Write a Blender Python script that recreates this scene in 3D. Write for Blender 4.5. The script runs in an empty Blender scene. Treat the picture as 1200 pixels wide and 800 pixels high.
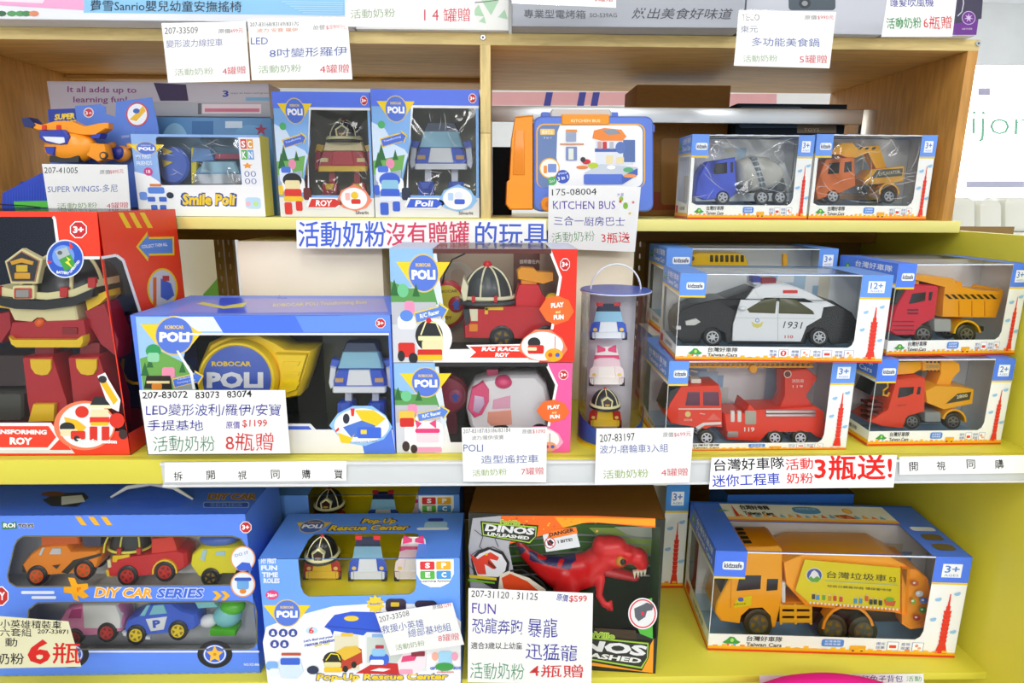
import bpy, bmesh, math, random
from mathutils import Vector as V, Matrix
from mathutils.geometry import tessellate_polygon
random.seed(7)
S = bpy.context.scene
# ---------------------------------------------------------------- camera
DC = 0.80; EYE = 1.30; FL = 740.0; PITCH = math.atan(168 / FL); YAW = math.radians(1.5); ROLL = math.radians(0.35)
cp, sp, cy, sy = math.cos(PITCH), math.sin(PITCH), math.cos(YAW), math.sin(YAW)
fwd = V((sy * cp, cy * cp, -sp)); r0 = V((cy, -sy, 0)); u0 = r0.cross(fwd)
rt = r0 * math.cos(ROLL) + u0 * math.sin(ROLL); up = u0 * math.cos(ROLL) - r0 * math.sin(ROLL)
EYEP = V((0, -DC, EYE))
cam = bpy.data.cameras.new('camera'); camo = bpy.data.objects.new('camera', cam); S.collection.objects.link(camo)
cam.sensor_width = 36; cam.lens = FL / 1200 * 36; cam.clip_start = 0.02; cam.clip_end = 60
camo.matrix_world = Matrix(((rt.x, up.x, -fwd.x, EYEP.x), (rt.y, up.y, -fwd.y, EYEP.y), (rt.z, up.z, -fwd.z, EYEP.z), (0, 0, 0, 1)))
S.camera = camo
# ---------------------------------------------------------------- light
S.view_settings.view_transform = 'Standard'; S.view_settings.look = 'None'; S.view_settings.gamma = 1
S.view_settings.use_curve_mapping = False; S.view_settings.exposure = -0.38
w = bpy.data.worlds.new('shop'); S.world = w; w.use_nodes = True
w.node_tree.nodes['Background'].inputs[0].default_value = (0.93, 0.97, 1.0, 1); w.node_tree.nodes['Background'].inputs[1].default_value = 1.15
LAMPS = ((-1.3, -1.5, .3, 1.6, 9), (0.0, -1.5, .3, 1.6, 9), (1.3, -1.5, .3, 1.6, 9), (-1.4, -4.0, .5, 1.6, 48), (0.2, -4.0, .5, 1.6, 48), (1.8, -4.0, .5, 1.6, 48), (0.4, 2.6, 2.5, .4, 30))  # the rear row is added, out of view, to light deep into the boxes
for (x, y, sx, sy_, e) in LAMPS:
    l = bpy.data.lights.new('ceiling_lamp_light', 'AREA'); l.shape = 'RECTANGLE'; l.size = sx; l.size_y = sy_; l.energy = e; l.color = (1, .985, .96)
    o = bpy.data.objects.new('ceiling_lamp_light', l); S.collection.objects.link(o); o.location = (x, y, 2.68)
cyc = S.cycles
cyc.max_bounces = 10; cyc.transparent_max_bounces = 24; cyc.glossy_bounces = 3; cyc.diffuse_bounces = 6; cyc.caustics_reflective = False; cyc.caustics_refractive = False
try:
    cyc.use_denoising = True; cyc.denoiser = 'OPENIMAGEDENOISE'; cyc.denoising_prefilter = 'ACCURATE'
except Exception: pass
# ---------------------------------------------------------------- materials
def lin(h):
    h = h.lstrip('#'); h = ''.join(c * 2 for c in h) if len(h) == 3 else h
    r = []
    for i in (0, 2, 4):
        c = int(h[i:i + 2], 16) / 255; r.append(c / 12.92 if c <= .04045 else ((c + .055) / 1.055) ** 2.4)
    return (*r, 1)
MC = {}
def mat(key):
    """'#hex' printed card, 'k#hex' moulded plastic, 'w..' wood, 'y..' painted board, 'f' clear film ..."""
    if key in MC: return MC[key]
    m = bpy.data.materials.new(key.replace('#', '_')); m.use_nodes = True; nt = m.node_tree; N = nt.nodes; L = nt.links
    b = N['Principled BSDF']; MC[key] = m
    kind, _, hx = key.partition('#')
    def noise(sc, det=4, dist=0, coord='Object', scale=None):
        tc = N.new('ShaderNodeTexCoord'); mp = N.new('ShaderNodeMapping'); n = N.new('ShaderNodeTexNoise')
        n.inputs['Scale'].default_value = sc; n.inputs['Detail'].default_value = det; n.inputs['Distortion'].default_value = dist
        if scale: mp.inputs['Scale'].default_value = scale
        L.new(tc.outputs[coord], mp.inputs[0]); L.new(mp.outputs[0], n.inputs['Vector']); return n
    def ramp(n, a, c, lo=.3, hi=.7):
        r = N.new('ShaderNodeValToRGB'); r.color_ramp.elements[0].color = a; r.color_ramp.elements[1].color = c
        r.color_ramp.elements[0].position = lo; r.color_ramp.elements[1].position = hi
        L.new(n.outputs[0], r.inputs[0]); return r
    def bump(n, st, d=.001):
        bp = N.new('ShaderNodeBump'); bp.inputs['Strength'].default_value = st; bp.inputs['Distance'].default_value = d
        L.new(n.outputs[0], bp.inputs['Height']); return bp
    if kind == 'x':            # film folds; their white glints are put into the milky colour
        out = N['Material Output']; tr = N.new('ShaderNodeBsdfTransparent'); ms = N.new('ShaderNodeMixShader'); ms.inputs[0].default_value = .5
        b.inputs['Base Color'].default_value = (.95, .96, .98, 1); b.inputs['Roughness'].default_value = .15
        L.new(tr.outputs[0], ms.inputs[1]); L.new(b.outputs[0], ms.inputs[2]); L.new(ms.outputs[0], out.inputs[0]); return m
    if kind in ('f', 'g', 's'):      # clear film / tube, wrinkled
        N.remove(b); out = N['Material Output']
        tr = N.new('ShaderNodeBsdfTransparent'); tr.inputs[0].default_value = {'f': (.985, .99, .99, 1), 'g': (.93, .94, .97, 1), 's': (1, 1, 1, 1)}[kind]
        gl = N.new('ShaderNodeBsdfGlossy'); gl.inputs['Roughness'].default_value = .06
        if hx == '1': gl.inputs['Roughness'].default_value = .1
        n = noise(11 if hx == '1' else 9, 3, 1.6 if hx == '1' else .8, scale=(1, 1, .35) if hx != '1' else (1, 1, 1)); bp = bump(n, 1.0 if hx == '1' else .25, .02 if hx == '1' else .004)
        if hx == '1': n.noise_type = 'RIDGED_MULTIFRACTAL'
        fr = N.new('ShaderNodeFresnel'); fr.inputs[0].default_value = 1.5; L.new(bp.outputs[0], fr.inputs['Normal']); L.new(bp.outputs[0], gl.inputs['Normal'])
        mx = N.new('ShaderNodeMath'); mx.operation = 'MULTIPLY'; mx.inputs[1].default_value = 1.5 if hx == '1' else .35 if kind == 's' else .6; L.new(fr.outputs[0], mx.inputs[0])
        ms = N.new('ShaderNodeMixShader'); L.new(mx.outputs[0], ms.inputs[0]); L.new(tr.outputs[0], ms.inputs[1]); L.new(gl.outputs[0], ms.inputs[2])
        L.new(ms.outputs[0], out.inputs[0]); return m
    col = lin(hx); dk = tuple(c * .86 for c in col[:3]) + (1,)
    if kind == 'e':
        b.inputs['Base Color'].default_value = col; b.inputs['Emission Color'].default_value = col; b.inputs['Emission Strength'].default_value = 6; return m
    if kind in ('w', 'wx', 'wz'):  # plywood; grain along X or Z
        n = noise(14, 7, .6, scale={'w': (1, 9, 9), 'wx': (1, 9, 9), 'wz': (9, 9, 1)}[kind]); n2 = noise(3, 2)
        r = ramp(n, tuple(c * .72 for c in col[:3]) + (1,), col, .3, .62); r2 = ramp(n2, (.86, .84, .8, 1), (1, 1, 1, 1), .35, .65)
        mm = N.new('ShaderNodeMixRGB'); mm.blend_type = 'MULTIPLY'; mm.inputs[0].default_value = 1
        L.new(r.outputs[0], mm.inputs[1]); L.new(r2.outputs[0], mm.inputs[2]); L.new(mm.outputs[0], b.inputs['Base Color'])
        L.new(bump(n, .15, .0005).outputs[0], b.inputs['Normal']); b.inputs['Roughness'].default_value = .5; return m
    if kind == 'c':  # corrugated carton
        n = noise(60, 5, 0, scale=(1, 1, 6)); L.new(ramp(n, dk, col).outputs[0], b.inputs['Base Color']); b.inputs['Roughness'].default_value = .85; return m
    n = noise({'y': 6, 't': 25}.get(kind, 18), 3); L.new(ramp(n, tuple(c * (.93 if kind == 'y' else .97) for c in col[:3]) + (1,), col).outputs[0], b.inputs['Base Color'])
    b.inputs['Roughness'].default_value = {'': .38, 'k': .28, 'y': .42, 'm': .3, 't': .55, 'r': .8}.get(kind, .4)
    b.inputs['Specular IOR Level'].default_value = {'': .4, 'k': .5, 'r': .2}.get(kind, .5)
    if kind == 'm': b.inputs['Metallic'].default_value = .9
    if kind == '': L.new(bump(noise(7, 2), .12, .002).outputs[0], b.inputs['Normal'])
    if kind == 't': b.inputs['Transmission Weight'].default_value = .0
    return m
# ---------------------------------------------------------------- frames (real planes in the shop; a pixel of the 1200x800 frame is turned into a point on them)
def ray(x, y): return (fwd * FL + rt * (x - 600) - up * (y - 400)).normalized()
def onY(x, y, Y):
    r = ray(x, y); return EYEP + r * ((Y + DC) / r.y)
def onZ(x, y, Z):
    r = ray(x, y); return EYEP + r * ((Z - EYE) / r.z)
class Fr:
    def __init__(s, o, u=V((1, 0, 0)), v=V((0, 0, 1))):
        s.o = V(o); s.u = V(u).normalized(); s.v = V(v).normalized(); s.n = s.u.cross(s.v).normalized()
    def p(s, x, y, d=0):        # pixel -> plane, then d mm behind it
        r = ray(x, y); t = (s.o - EYEP).dot(s.n) / r.dot(s.n); return EYEP + r * t - s.n * (d * .001)
    def off(s, d): return Fr(s.o - s.n * d * .001, s.u, s.v)
    def sc(s, x, y): return (s.p(x + 1, y) - s.p(x, y)).length
class Cv(Fr):                   # a canvas on a face: nx units across, ny units down
    def __init__(s, f, W, H, nx, ny):
        Fr.__init__(s, f.o, f.u, f.v); s.W, s.H, s.nx, s.ny = W, H, nx, ny
    def p(s, x, y, d=0): return s.o + s.u * (x / s.nx * s.W) + s.v * ((1 - y / s.ny) * s.H) - s.n * (d * .001)
    def off(s, d):
        c = Cv(Fr(s.o - s.n * d * .001, s.u, s.v), s.W, s.H, s.nx, s.ny); return c
def vert(Y): return Fr((0, Y, 0))
# ---------------------------------------------------------------- things and parts
ZM = {}
def name_key(o): return o.name
def thing(name, label, cat, loc, group=None):
    o = bpy.data.objects.new(name, None); S.collection.objects.link(o); o.location = loc; o.empty_display_size = .02
    o['label'] = label; o['category'] = cat
    if group: o['group'] = group
    if cat.startswith('toy'): ZM[name_key(o)] = loc[2]
    return o
def tagit(o, label, cat, group=None):
    o['label'] = label; o['category'] = cat
    if group: o['group'] = group
    return o
TX = {}
def textmesh(s, off, shear, sp):
    k = (s, off, shear, sp)
    if k in TX: return TX[k]
    c = bpy.data.curves.new('t', 'FONT'); c.body = s; c.resolution_u = 2; c.offset = off; c.shear = shear; c.space_character = sp
    o = bpy.data.objects.new('t', c); S.collection.objects.link(o)
    dg = bpy.context.evaluated_depsgraph_get(); me = bpy.data.meshes.new_from_object(o.evaluated_get(dg))
    vs = [tuple(v.co[:2]) for v in me.vertices]; fs = [tuple(p.vertices) for p in me.polygons]
    bpy.data.objects.remove(o); bpy.data.curves.remove(c); bpy.data.meshes.remove(me)
    x0 = min(v[0] for v in vs); x1 = max(v[0] for v in vs); y0 = min(v[1] for v in vs); y1 = max(v[1] for v in vs)
    TX[k] = ([((v[0] - x0) / (x1 - x0), (v[1] - y0) / (y1 - y0)) for v in vs], fs); return TX[k]
def ctr(pts): return sum((V(p) for p in pts), V((0, 0, 0))) / len(pts)
class P:
    """one mesh object being collected in world coordinates"""
    def __init__(s, name, parent=None, h=.25): s.name, s.par, s.v, s.f, s.m, s.ms, s.h = name, parent, [], [], [], [], h
    def mi(s, c):
        if c not in s.ms: s.ms.append(c)
        return s.ms.index(c)
    def add(s, vs, fs, c):
        b = len(s.v); s.v += [V(v) for v in vs]; i = s.mi(c)
        for f in fs: s.f.append(tuple(b + k for k in f)); s.m.append(i)
        return s
    # flat shapes, printed on a face; each one a hair above the last
    def poly(s, fr, pts, c):
        w = [fr.p(x, y, -s.h) for x, y in pts]; s.h += .03
        tr = tessellate_polygon([w])
        fs = []
        for t in tr:
            n = (w[t[1]] - w[t[0]]).cross(w[t[2]] - w[t[0]]); fs.append(t if n.dot(fr.n) > 0 else t[::-1])
        return s.add(w, fs, c)
    def rect(s, fr, x0, y0, x1, y1, c, r=0, k=0):  # k: slant in px
        if r: return s.poly(fr, rr(x0, y0, x1, y1, r), c)
        return s.poly(fr, [(x0 + k, y0), (x1 + k, y0), (x1, y1), (x0, y1)], c)
    def ell(s, fr, cx, cy, rx, ry, c, n=28, a0=0):
        return s.poly(fr, [(cx + rx * math.cos(2 * math.pi * i / n + a0), cy + ry * math.sin(2 * math.pi * i / n + a0)) for i in range(n)], c)
    def ring(s, fr, cx, cy, rx, ry, t, c, c2): s.ell(fr, cx, cy, rx, ry, c); return s.ell(fr, cx, cy, rx - t, ry - t, c2)
    def line(s, fr, pts, w_, c):
        for (a, b) in zip(pts, pts[1:]):
            d = math.hypot(b[0] - a[0], b[1] - a[1]) or 1; nx, ny = -(b[1] - a[1]) / d * w_ / 2, (b[0] - a[0]) / d * w_ / 2
            s.poly(fr, [(a[0] + nx, a[1] + ny), (b[0] + nx, b[1] + ny), (b[0] - nx, b[1] - ny), (a[0] - nx, a[1] - ny)], c)
        return s
    def text(s, fr, t, x0, y0, x1, y1, h, c, off=0, shear=0, sp=1, hand=0, out=None):
        if out: s.text(fr, t, x0 - out[1] * .5, y0 + out[1] * .5, x1 + out[1] * .5, y1 + out[1] * .5, h + out[1], out[0], off=off + .045, shear=shear, sp=sp)
        if off > .008 and any(ord(ch) > 0x2e80 for ch in t):   # heavy marker strokes: the character repeated with a small shift
            for dx, dy in ((-.5, -.35), (.5, -.35), (0, .5)): s.text(fr, t, x0 + dx * off * h * 1.7, y0 + dy * off * h * 1.7, x1 + dx * off * h * 1.7, y1 + dy * off * h * 1.7, h, c, 0, shear, sp, 0)
            return s
        q, fs = textmesh(t, off, shear, sp)
        a = fr.p(x0, y0, -s.h); b = fr.p(x1, y1, -s.h); s.h += .03
        mx, my = (x0 + x1) / 2, (y0 + y1) / 2; dx, dy = x1 - x0, y1 - y0; L = math.hypot(dx, dy); nx, ny = dy / L, -dx / L
        U = fr.p(x0 + nx * h, y0 + ny * h, -s.h + .03) - a; U2 = fr.p(x1 + nx * h, y1 + ny * h, -s.h + .03) - b
        vs = []; sd = random.random() * 9; ar = L / h
        for x, y in q:
            if hand:
                x2 = x + hand * .03 / ar * math.sin(y * 5 + x * 14 * ar / 3 + sd); y2 = y + hand * .03 * math.sin(x * ar * 4.1 + sd * 2) + hand * .02 * math.sin(x * 9 * ar + y * 3); x, y = x2, y2
            vs.append(a.lerp(b, x) + U.lerp(U2, x) * y)
        return s.add(vs, fs, c)
    # solid shapes
    def plate(s, outer, holes, n, t, c):   # outline(s) in world points, thickness t mm against n
        loops = [outer] + holes; b = [V(q) for lp in loops for q in lp]; k = len(b); tr = tessellate_polygon(loops)
        fs = []
        for q in tr:
            nn = (b[q[1]] - b[q[0]]).cross(b[q[2]] - b[q[0]]); q = tuple(q) if nn.dot(n) > 0 else tuple(q[::-1])
            fs.append(q); fs.append(tuple(i + k for i in q[::-1]))
        st = 0
        for lp in loops:
            L = len(lp)
            for i in range(L): fs.append((st + i, st + (i + 1) % L, st + (i + 1) % L + k, st + i + k))
            st += L
        return s.add(b + [q - n * (t * .001) for q in b], fs, c)
    def slab(s, fr, pts, t, c, holes=(), d=0):
        return s.plate([fr.p(x, y, d) for x, y in pts], [[fr.p(x, y, d) for x, y in h] for h in holes], fr.n, t, c)
    def loft(s, fr, pts, layers, c, cen=None, sx=None):
        """outline pts (px) repeated at depth d mm scaled k about its centre, for (d,k) or (d,kx,ky) in layers"""
        n = len(pts); cx = sum(p[0] for p in pts) / n; cy_ = sum(p[1] for p in pts) / n
        if cen: cx, cy_ = cen
        vs = []
        for l in layers:
            d, kx = l[0], l[1]; ky = l[2] if len(l) > 2 else kx
            vs += [fr.p(cx + (x - cx) * kx, cy_ + (y - cy_) * ky, d) for x, y in pts]
        fs = []
        for j in range(len(layers) - 1):
            for i in range(n): fs.append((j * n + i, j * n + (i + 1) % n, (j + 1) * n + (i + 1) % n, (j + 1) * n + i))
        for base in (0, (len(layers) - 1) * n):
            w = vs[base:base + n]
            for t in tessellate_polygon([w]): fs.append(tuple(base + i for i in t))
        return s.add(vs, fs, c)
    def pr(s, fr, pts, d0, d1, c, b=1.2, k=.94):   # prism with softened rims, d0 front, d1 back
        if not b: return s.loft(fr, pts, [(d0, 1), (d1, 1)], c)
        return s.loft(fr, pts, [(d0, k), (d0 + b, 1), (d1 - b, 1), (d1, k)], c)
    def bx(s, fr, x0, y0, x1, y1, d0, d1, c, b=1.0, k=None, sl=0):
        r = min(abs(x1 - x0), abs(y1 - y0)) * .12
        return s.pr(fr, rr(x0, y0, x1, y1, r, 2) if not sl else [(x0 + sl, y0), (x1 + sl, y0), (x1, y1), (x0, y1)], d0, d1, c, b, k or .95)
    def cyl(s, fr, cx, cy_, r, d0, d1, c, n=20, b=1.0, k=.88, ry=None):
        return s.pr(fr, [(cx + r * math.cos(2 * math.pi * i / n), cy_ + (ry or r) * math.sin(2 * math.pi * i / n)) for i in range(n)], d0, d1, c, b, k)
    def hub(s, fr, cx, cy_, r, d0, hub, spokes):
        n = 24; R = lambda k: [(cx + r * k * math.cos(2 * math.pi * i / n), cy_ + r * k * math.sin(2 * math.pi * i / n)) for i in range(n)]
        s.loft(fr, R(.66), [(d0 - .1, .9), (d0 - .1, 1), (d0 + 3, 1)], hub, (cx, cy_))
        dk = 'k#2b2b2e' if hub.startswith('m') or hub == 'k#e9e9ee' else 'k#7a1512' if hub == 'k#c3241c' else 'k#8a6d10'
        for i in range(spokes):
            a = 2 * math.pi * i / spokes + .5; q = []
            for (rr_, da) in ((.28, -.2), (.56, -.38), (.56, .38), (.28, .2)): q.append((cx + r * rr_ * math.cos(a + da), cy_ + r * rr_ * math.sin(a + da)))
            s.loft(fr, q, [(d0 - .25, 1), (d0, 1)], dk)
        return s.loft(fr, R(.14), [(d0 - .8, .8), (d0 - .3, 1), (d0 + 1, 1)], hub, (cx, cy_))
    def tyre(s, fr, cx, cy_, r, d0, w_, c):
        n = 24; q = [(cx + r * math.cos(2 * math.pi * i / n), cy_ + r * math.sin(2 * math.pi * i / n)) for i in range(n)]
        return s.loft(fr, q, [(d0 + .6, .62), (d0, .7), (d0, .9), (d0 + 1.2, 1), (d0 + w_ - 1, 1), (d0 + w_, .88)], c, (cx, cy_))
    def ball(s, fr, cx, cy_, rx, ry, d, rd, c, nu=20, nv=12, top=1.0, bot=-1.0):
        """ellipsoid, centre d mm behind the frame, rd mm deep; top/bot cut its height"""
        vs, fs = [], []
        a0, a1 = math.asin(bot), math.asin(top)
        for j in range(nv + 1):
            a = a0 + (a1 - a0) * j / nv
            for i in range(nu):
                t = 2 * math.pi * i / nu; vs.append(fr.p(cx + rx * math.cos(a) * math.cos(t), cy_ - ry * math.sin(a), d - rd * math.cos(a) * math.sin(t)))
        for j in range(nv):
            for i in range(nu): fs.append((j * nu + i, j * nu + (i + 1) % nu, (j + 1) * nu + (i + 1) % nu, (j + 1) * nu + i))
        fs.append(tuple(range(nu))[::-1]); fs.append(tuple(nv * nu + i for i in range(nu)))
        return s.add(vs, fs, c)
    def tube(s, pts, r, c, n=8, closed=False):   # world points, r in mm
        pts = [V(p) for p in pts]; vs, fs = [], []; N = len(pts)
        for i, p in enumerate(pts):
            t = (pts[(i + 1) % N if closed else min(i + 1, N - 1)] - pts[(i - 1) % N if closed else max(i - 1, 0)]).normalized()
            a = t.cross(V((.13, .37, .91))).normalized(); b = t.cross(a)
            ri = r[i] if isinstance(r, (list, tuple)) else r
            for k in range(n): vs.append(p + (a * math.cos(2 * math.pi * k / n) + b * math.sin(2 * math.pi * k / n)) * ri * .001)
        for i in range(N if closed else N - 1):
            for k in range(n): fs.append((i * n + k, i * n + (k + 1) % n, (i + 1) % N * n + (k + 1) % n, (i + 1) % N * n + k))
        if not closed: fs += [tuple(range(n))[::-1], tuple((N - 1) * n + k for k in range(n))]
        return s.add(vs, fs, c)
    def wbox(s, a, b, c, ch=0):   # world box from min corner a to max corner b
        x0, y0, z0 = a; x1, y1, z1 = b
        vs = [(x, y, z) for x in (x0, x1) for y in (y0, y1) for z in (z0, z1)]
        bm = bmesh.new(); q = [bm.verts.new(v) for v in vs]
        for f in ((0, 1, 3, 2), (4, 6, 7, 5), (0, 4, 5, 1), (2, 3, 7, 6), (0, 2, 6, 4), (1, 5, 7, 3)): bm.faces.new([q[i] for i in f])
        if ch: bmesh.ops.bevel(bm, geom=bm.edges[:], offset=ch * .001, segments=2, affect='EDGES', profile=.5)
        bm.verts.index_update(); r = s.add([v.co.copy() for v in bm.verts], [tuple(v.index for v in f.verts) for f in bm.faces], c); bm.free(); return r
    def done(s, kind=None, smooth=True):
        me = bpy.data.meshes.new(s.name); o = bpy.data.objects.new(s.name, me); S.collection.objects.link(o)
        if s.par is not None: org = s.worldloc(s.par); o.parent = s.par
        else: org = V(((min(v.x for v in s.v) + max(v.x for v in s.v)) / 2, (min(v.y for v in s.v) + max(v.y for v in s.v)) / 2, min(v.z for v in s.v))); o.location = org
        rt_ = s.par
        while rt_ is not None and rt_.parent is not None: rt_ = rt_.parent
        if rt_ is not None and rt_.name in ZM:
            zmn = ZM[rt_.name] + .0001
            for v in s.v: v.z = max(v.z, zmn)
        me.from_pydata([v - org for v in s.v], [], s.f); o['org'] = list(org)
        for c in s.ms: me.materials.append(mat(c))
        me.polygons.foreach_set('material_index', s.m); me.validate()
        solid = False
        bm = bmesh.new(); bm.from_mesh(me)
        if any(len(e.link_faces) == 2 for e in bm.edges) : 
            if not getattr(s, 'flat', False): bmesh.ops.recalc_face_normals(bm, faces=bm.faces)
        bm.to_mesh(me); bm.free()
        if smooth: me.polygons.foreach_set('use_smooth', [True] * len(me.polygons)); me.set_sharp_from_angle(angle=math.radians(38))
        if kind: o['kind'] = kind
        return o
    @staticmethod
    def worldloc(o):
        return V(o['org']) if 'org' in o else (V(o.location) + (P.worldloc(o.parent) if o.parent else V((0, 0, 0))))
def wh(t, G, x, y, r, d0, w_, tyre='k#1d1d1f', hub='m#b9bcc0', sp_=5):
    p = P('wheel', t); p.tyre(G, x, y, r, d0, w_, tyre); w = p.done(); q = P('hub', w); q.hub(G, x, y, r, d0, hub, sp_); q.done()
def rr(x0, y0, x1, y1, r, n=4):
    if x1 < x0: x0, x1 = x1, x0
    if y1 < y0: y0, y1 = y1, y0
    o = []
    for cx, cy_, a in ((x1 - r, y0 + r, -90), (x1 - r, y1 - r, 0), (x0 + r, y1 - r, 90), (x0 + r, y0 + r, 180)):
        for i in range(n + 1):
            t = math.radians(a + 90 * i / n); o.append((cx + r * math.cos(t), cy_ + r * math.sin(t)))
    return o
def arrow(x0, y0, x1, y1, w_, hw, hl):
    L = math.hypot(x1 - x0, y1 - y0); ux, uy = (x1 - x0) / L, (y1 - y0) / L; nx, ny = -uy, ux; bx_, by_ = x1 - ux * hl, y1 - uy * hl
    return [(x0 + nx * w_, y0 + ny * w_), (bx_ + nx * w_, by_ + ny * w_), (bx_ + nx * hw, by_ + ny * hw), (x1, y1), (bx_ - nx * hw, by_ - ny * hw), (bx_ - nx * w_, by_ - ny * w_), (x0 - nx * w_, y0 - ny * w_)]
def star(cx, cy_, r, k=.5, n=5, a0=-math.pi / 2): return [(cx + (r if i % 2 == 0 else r * k) * math.cos(a0 + math.pi * i / n), cy_ + (r if i % 2 == 0 else r * k) * math.sin(a0 + math.pi * i / n)) for i in range(2 * n)]
# ---------------------------------------------------------------- levels
Y1 = .205                      # the wooden upper cabinet stands this far behind the lower shelves
Zmid = onY(600, 532.5, 0).z; Zbot = onY(600, 795, 0).z; Zs2 = onY(600, 256, Y1).z; Ztop = onY(600, 53, Y1).z; Zbt = onY(600, 39, Y1).z
XR = onY(1158, 782, 0).x; XWo = onY(1148, 52, Y1).x; XWi = onY(1134, 62, Y1).x; XL = onY(-67, 60, Y1).x
YB = Y1 + .40; YBL = .50
def st(name): return P(name)
def sdone(p): return p.done('structure')
# room
p = st('floor'); p.wbox((-3.2, -4.5, -.05), (4.5, 5.0, 0), 'y#c9c6bf'); sdone(p)
p = st('ceiling'); p.wbox((-3.2, -4.5, 2.75), (4.5, 5.0, 2.8), 'y#eceef0'); sdone(p)
p = st('wall_back'); p.wbox((-3.2, 4.95, 0), (4.5, 5.0, 2.75), 'r#f4f6f7'); sdone(p)
p = st('trim_1'); p.wbox((-3.2, 4.3, 2.32), (4.5, 4.9, 2.75), 'y#d6d8d8', 3); sdone(p)
# ceiling lamps
LN = ('front row, left end', 'front row, middle', 'front row, right end', 'added rear row, left end', 'added rear row, middle', 'added rear row, right end', 'beyond the shelving unit, the widest one')
for li, (x, y, a, b_, _e) in enumerate(LAMPS):
    t = thing('ceiling_lamp', 'white flat ceiling lamp panel above the shop, ' + LN[li], 'lamp', (x, y, 2.70), 'flat lamps in the shop ceiling')
    q = P('housing', t); q.wbox((x - a / 2 - .03, y - b_ / 2 - .03, 2.71), (x + a / 2 + .03, y + b_ / 2 + .03, 2.75), 'k#f2f2f2', 4); q.done()
    q = P('diffuser', t); q.wbox((x - a / 2, y - b_ / 2, 2.695), (x + a / 2, y + b_ / 2, 2.71), 'e#ffffff', 2); q.done()
# shelving unit: two painted bays below, a plywood cabinet on top
unit = thing('display_shelving', 'yellow painted shelving unit with a plywood cabinet on top, full of boxed toys', 'shelving', ((XL + XR) / 2, .25, 0))
Yl = 'y#d9cf45'; Zp = onY(1180, 271, Y1).z
XLL = onY(-230, 400, 0).x
p = P('side_panel', unit); p.wbox((XR, -.07, .0005), (XR + .018, YBL, Zp), Yl, .8); p.done()
p = P('side_panel', unit); p.wbox((XLL - .018, -.07, .0005), (XLL, YBL, Zp), Yl, .8); p.done()
p = P('shelf_board', unit); p.wbox((XLL, 0, Zmid - .02), (XR, YBL, Zmid), Yl, .8); p.done()
fz = onY(600, 560, 0).z
p = P('shelf_front_edge', unit); p.wbox((XLL, -.012, fz), (XR - .001, -.0002, Zmid), Yl, .6); p.done()
p = P('shelf_board', unit); p.wbox((XLL, .0, Zbot - .012), (XR, YBL, Zbot), Yl, 1.2); p.done()
p = P('shelf_board', unit); p.wbox((XLL, .02, Zbot - .32), (XR, YBL, Zbot - .30), Yl, .8); p.done()
p = P('price_rail', unit); x0 = onY(192, 555, -.012).x
p.wbox((x0, -.0165, fz - .002), (XR - .001, -.0125, Zmid - .002), 'k#cdd1d4', .4); p.wbox((x0, -.019, fz - .002), (XR - .001, -.0165, fz + .0015), 'k#dadcde', .3); p.wbox((x0, -.019, Zmid - .0055), (XR - .001, -.0165, Zmid - .002), 'k#dadcde', .3); p.done()
# upper cabinet
Wd = 'wx#dcae66'; Wz = 'wz#cf9648'; We = 'wx#f0d692'
p = P('top_board', unit); p.wbox((XL - .02, Y1 + .002, Ztop), (XWo, YB, Zbt), Wd, .6); p.done()
p = P('board_edging', unit); p.wbox((XL - .02, Y1, Ztop), (XWo, Y1 + .002, Zbt), We, .3); p.done()
p = P('cabinet_side', unit); p.wbox((XWi, Y1, Zs2), (XWo, YB, Ztop), Wz, .6); p.done()
p = P('cabinet_side', unit); p.wbox((XL - .02, Y1, Zs2), (XL, YB, Ztop), Wz, .6); p.done()
xa, xb = onY(563, 150, Y1).x, onY(575, 150, Y1).x
zj = onY(569, 156, Y1).z
p = P('divider', unit); p.wbox((xa, Y1 + .002, Zs2), (xb, YB, Ztop), Wz, .6); p.done()
for z0, z1 in ((Zs2, zj - .0004), (zj + .0004, Ztop)):
    p = P('divider_edging', unit); p.wbox((xa, Y1, z0), (xb, Y1 + .002, z1), 'wz#f0d692', .3); p.done()
for (x, y) in ((566, 44), (1146, 51)):
    f = vert(Y1); p = P('screw', unit); p.cyl(f, x, y, 3.4, -1.6, .2, 'm#c9ccd0', 16, .5); p.cyl(f, x, y, 1.4, -1.9, -1.4, 'k#4a4a4c', 6, .1); p.done()
p = P('rear_batten', unit); zb = onY(200, 93, Y1 + .27).z; p.wbox((XL, Y1 + .27, zb), (xa, Y1 + .29, Ztop - .0005), Wd, .6); p.done()
# the board across eye level
z2b = onY(600, 270, Y1).z; x2 = onY(1124, 262, Y1).x
p = P('shelf_board', unit); p.wbox((XL - .02, Y1 - .004, z2b), (x2, YB, Zs2), 'y#eee58a', 1.0); p.done()
p = P('cross_beam', unit); p.wbox((XLL, Y1 + .22, onY(300, 281, Y1 + .22).z), (XR, Y1 + .24, z2b - .0005), 'wx#a87836', .6); p.done()
p = P('shelf_bracket', unit); f = vert(Y1 + .14); p.bx(f, 1083, 271, 1096, 289, 0, 30, 'k#2b3038', 2); p.done()
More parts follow.
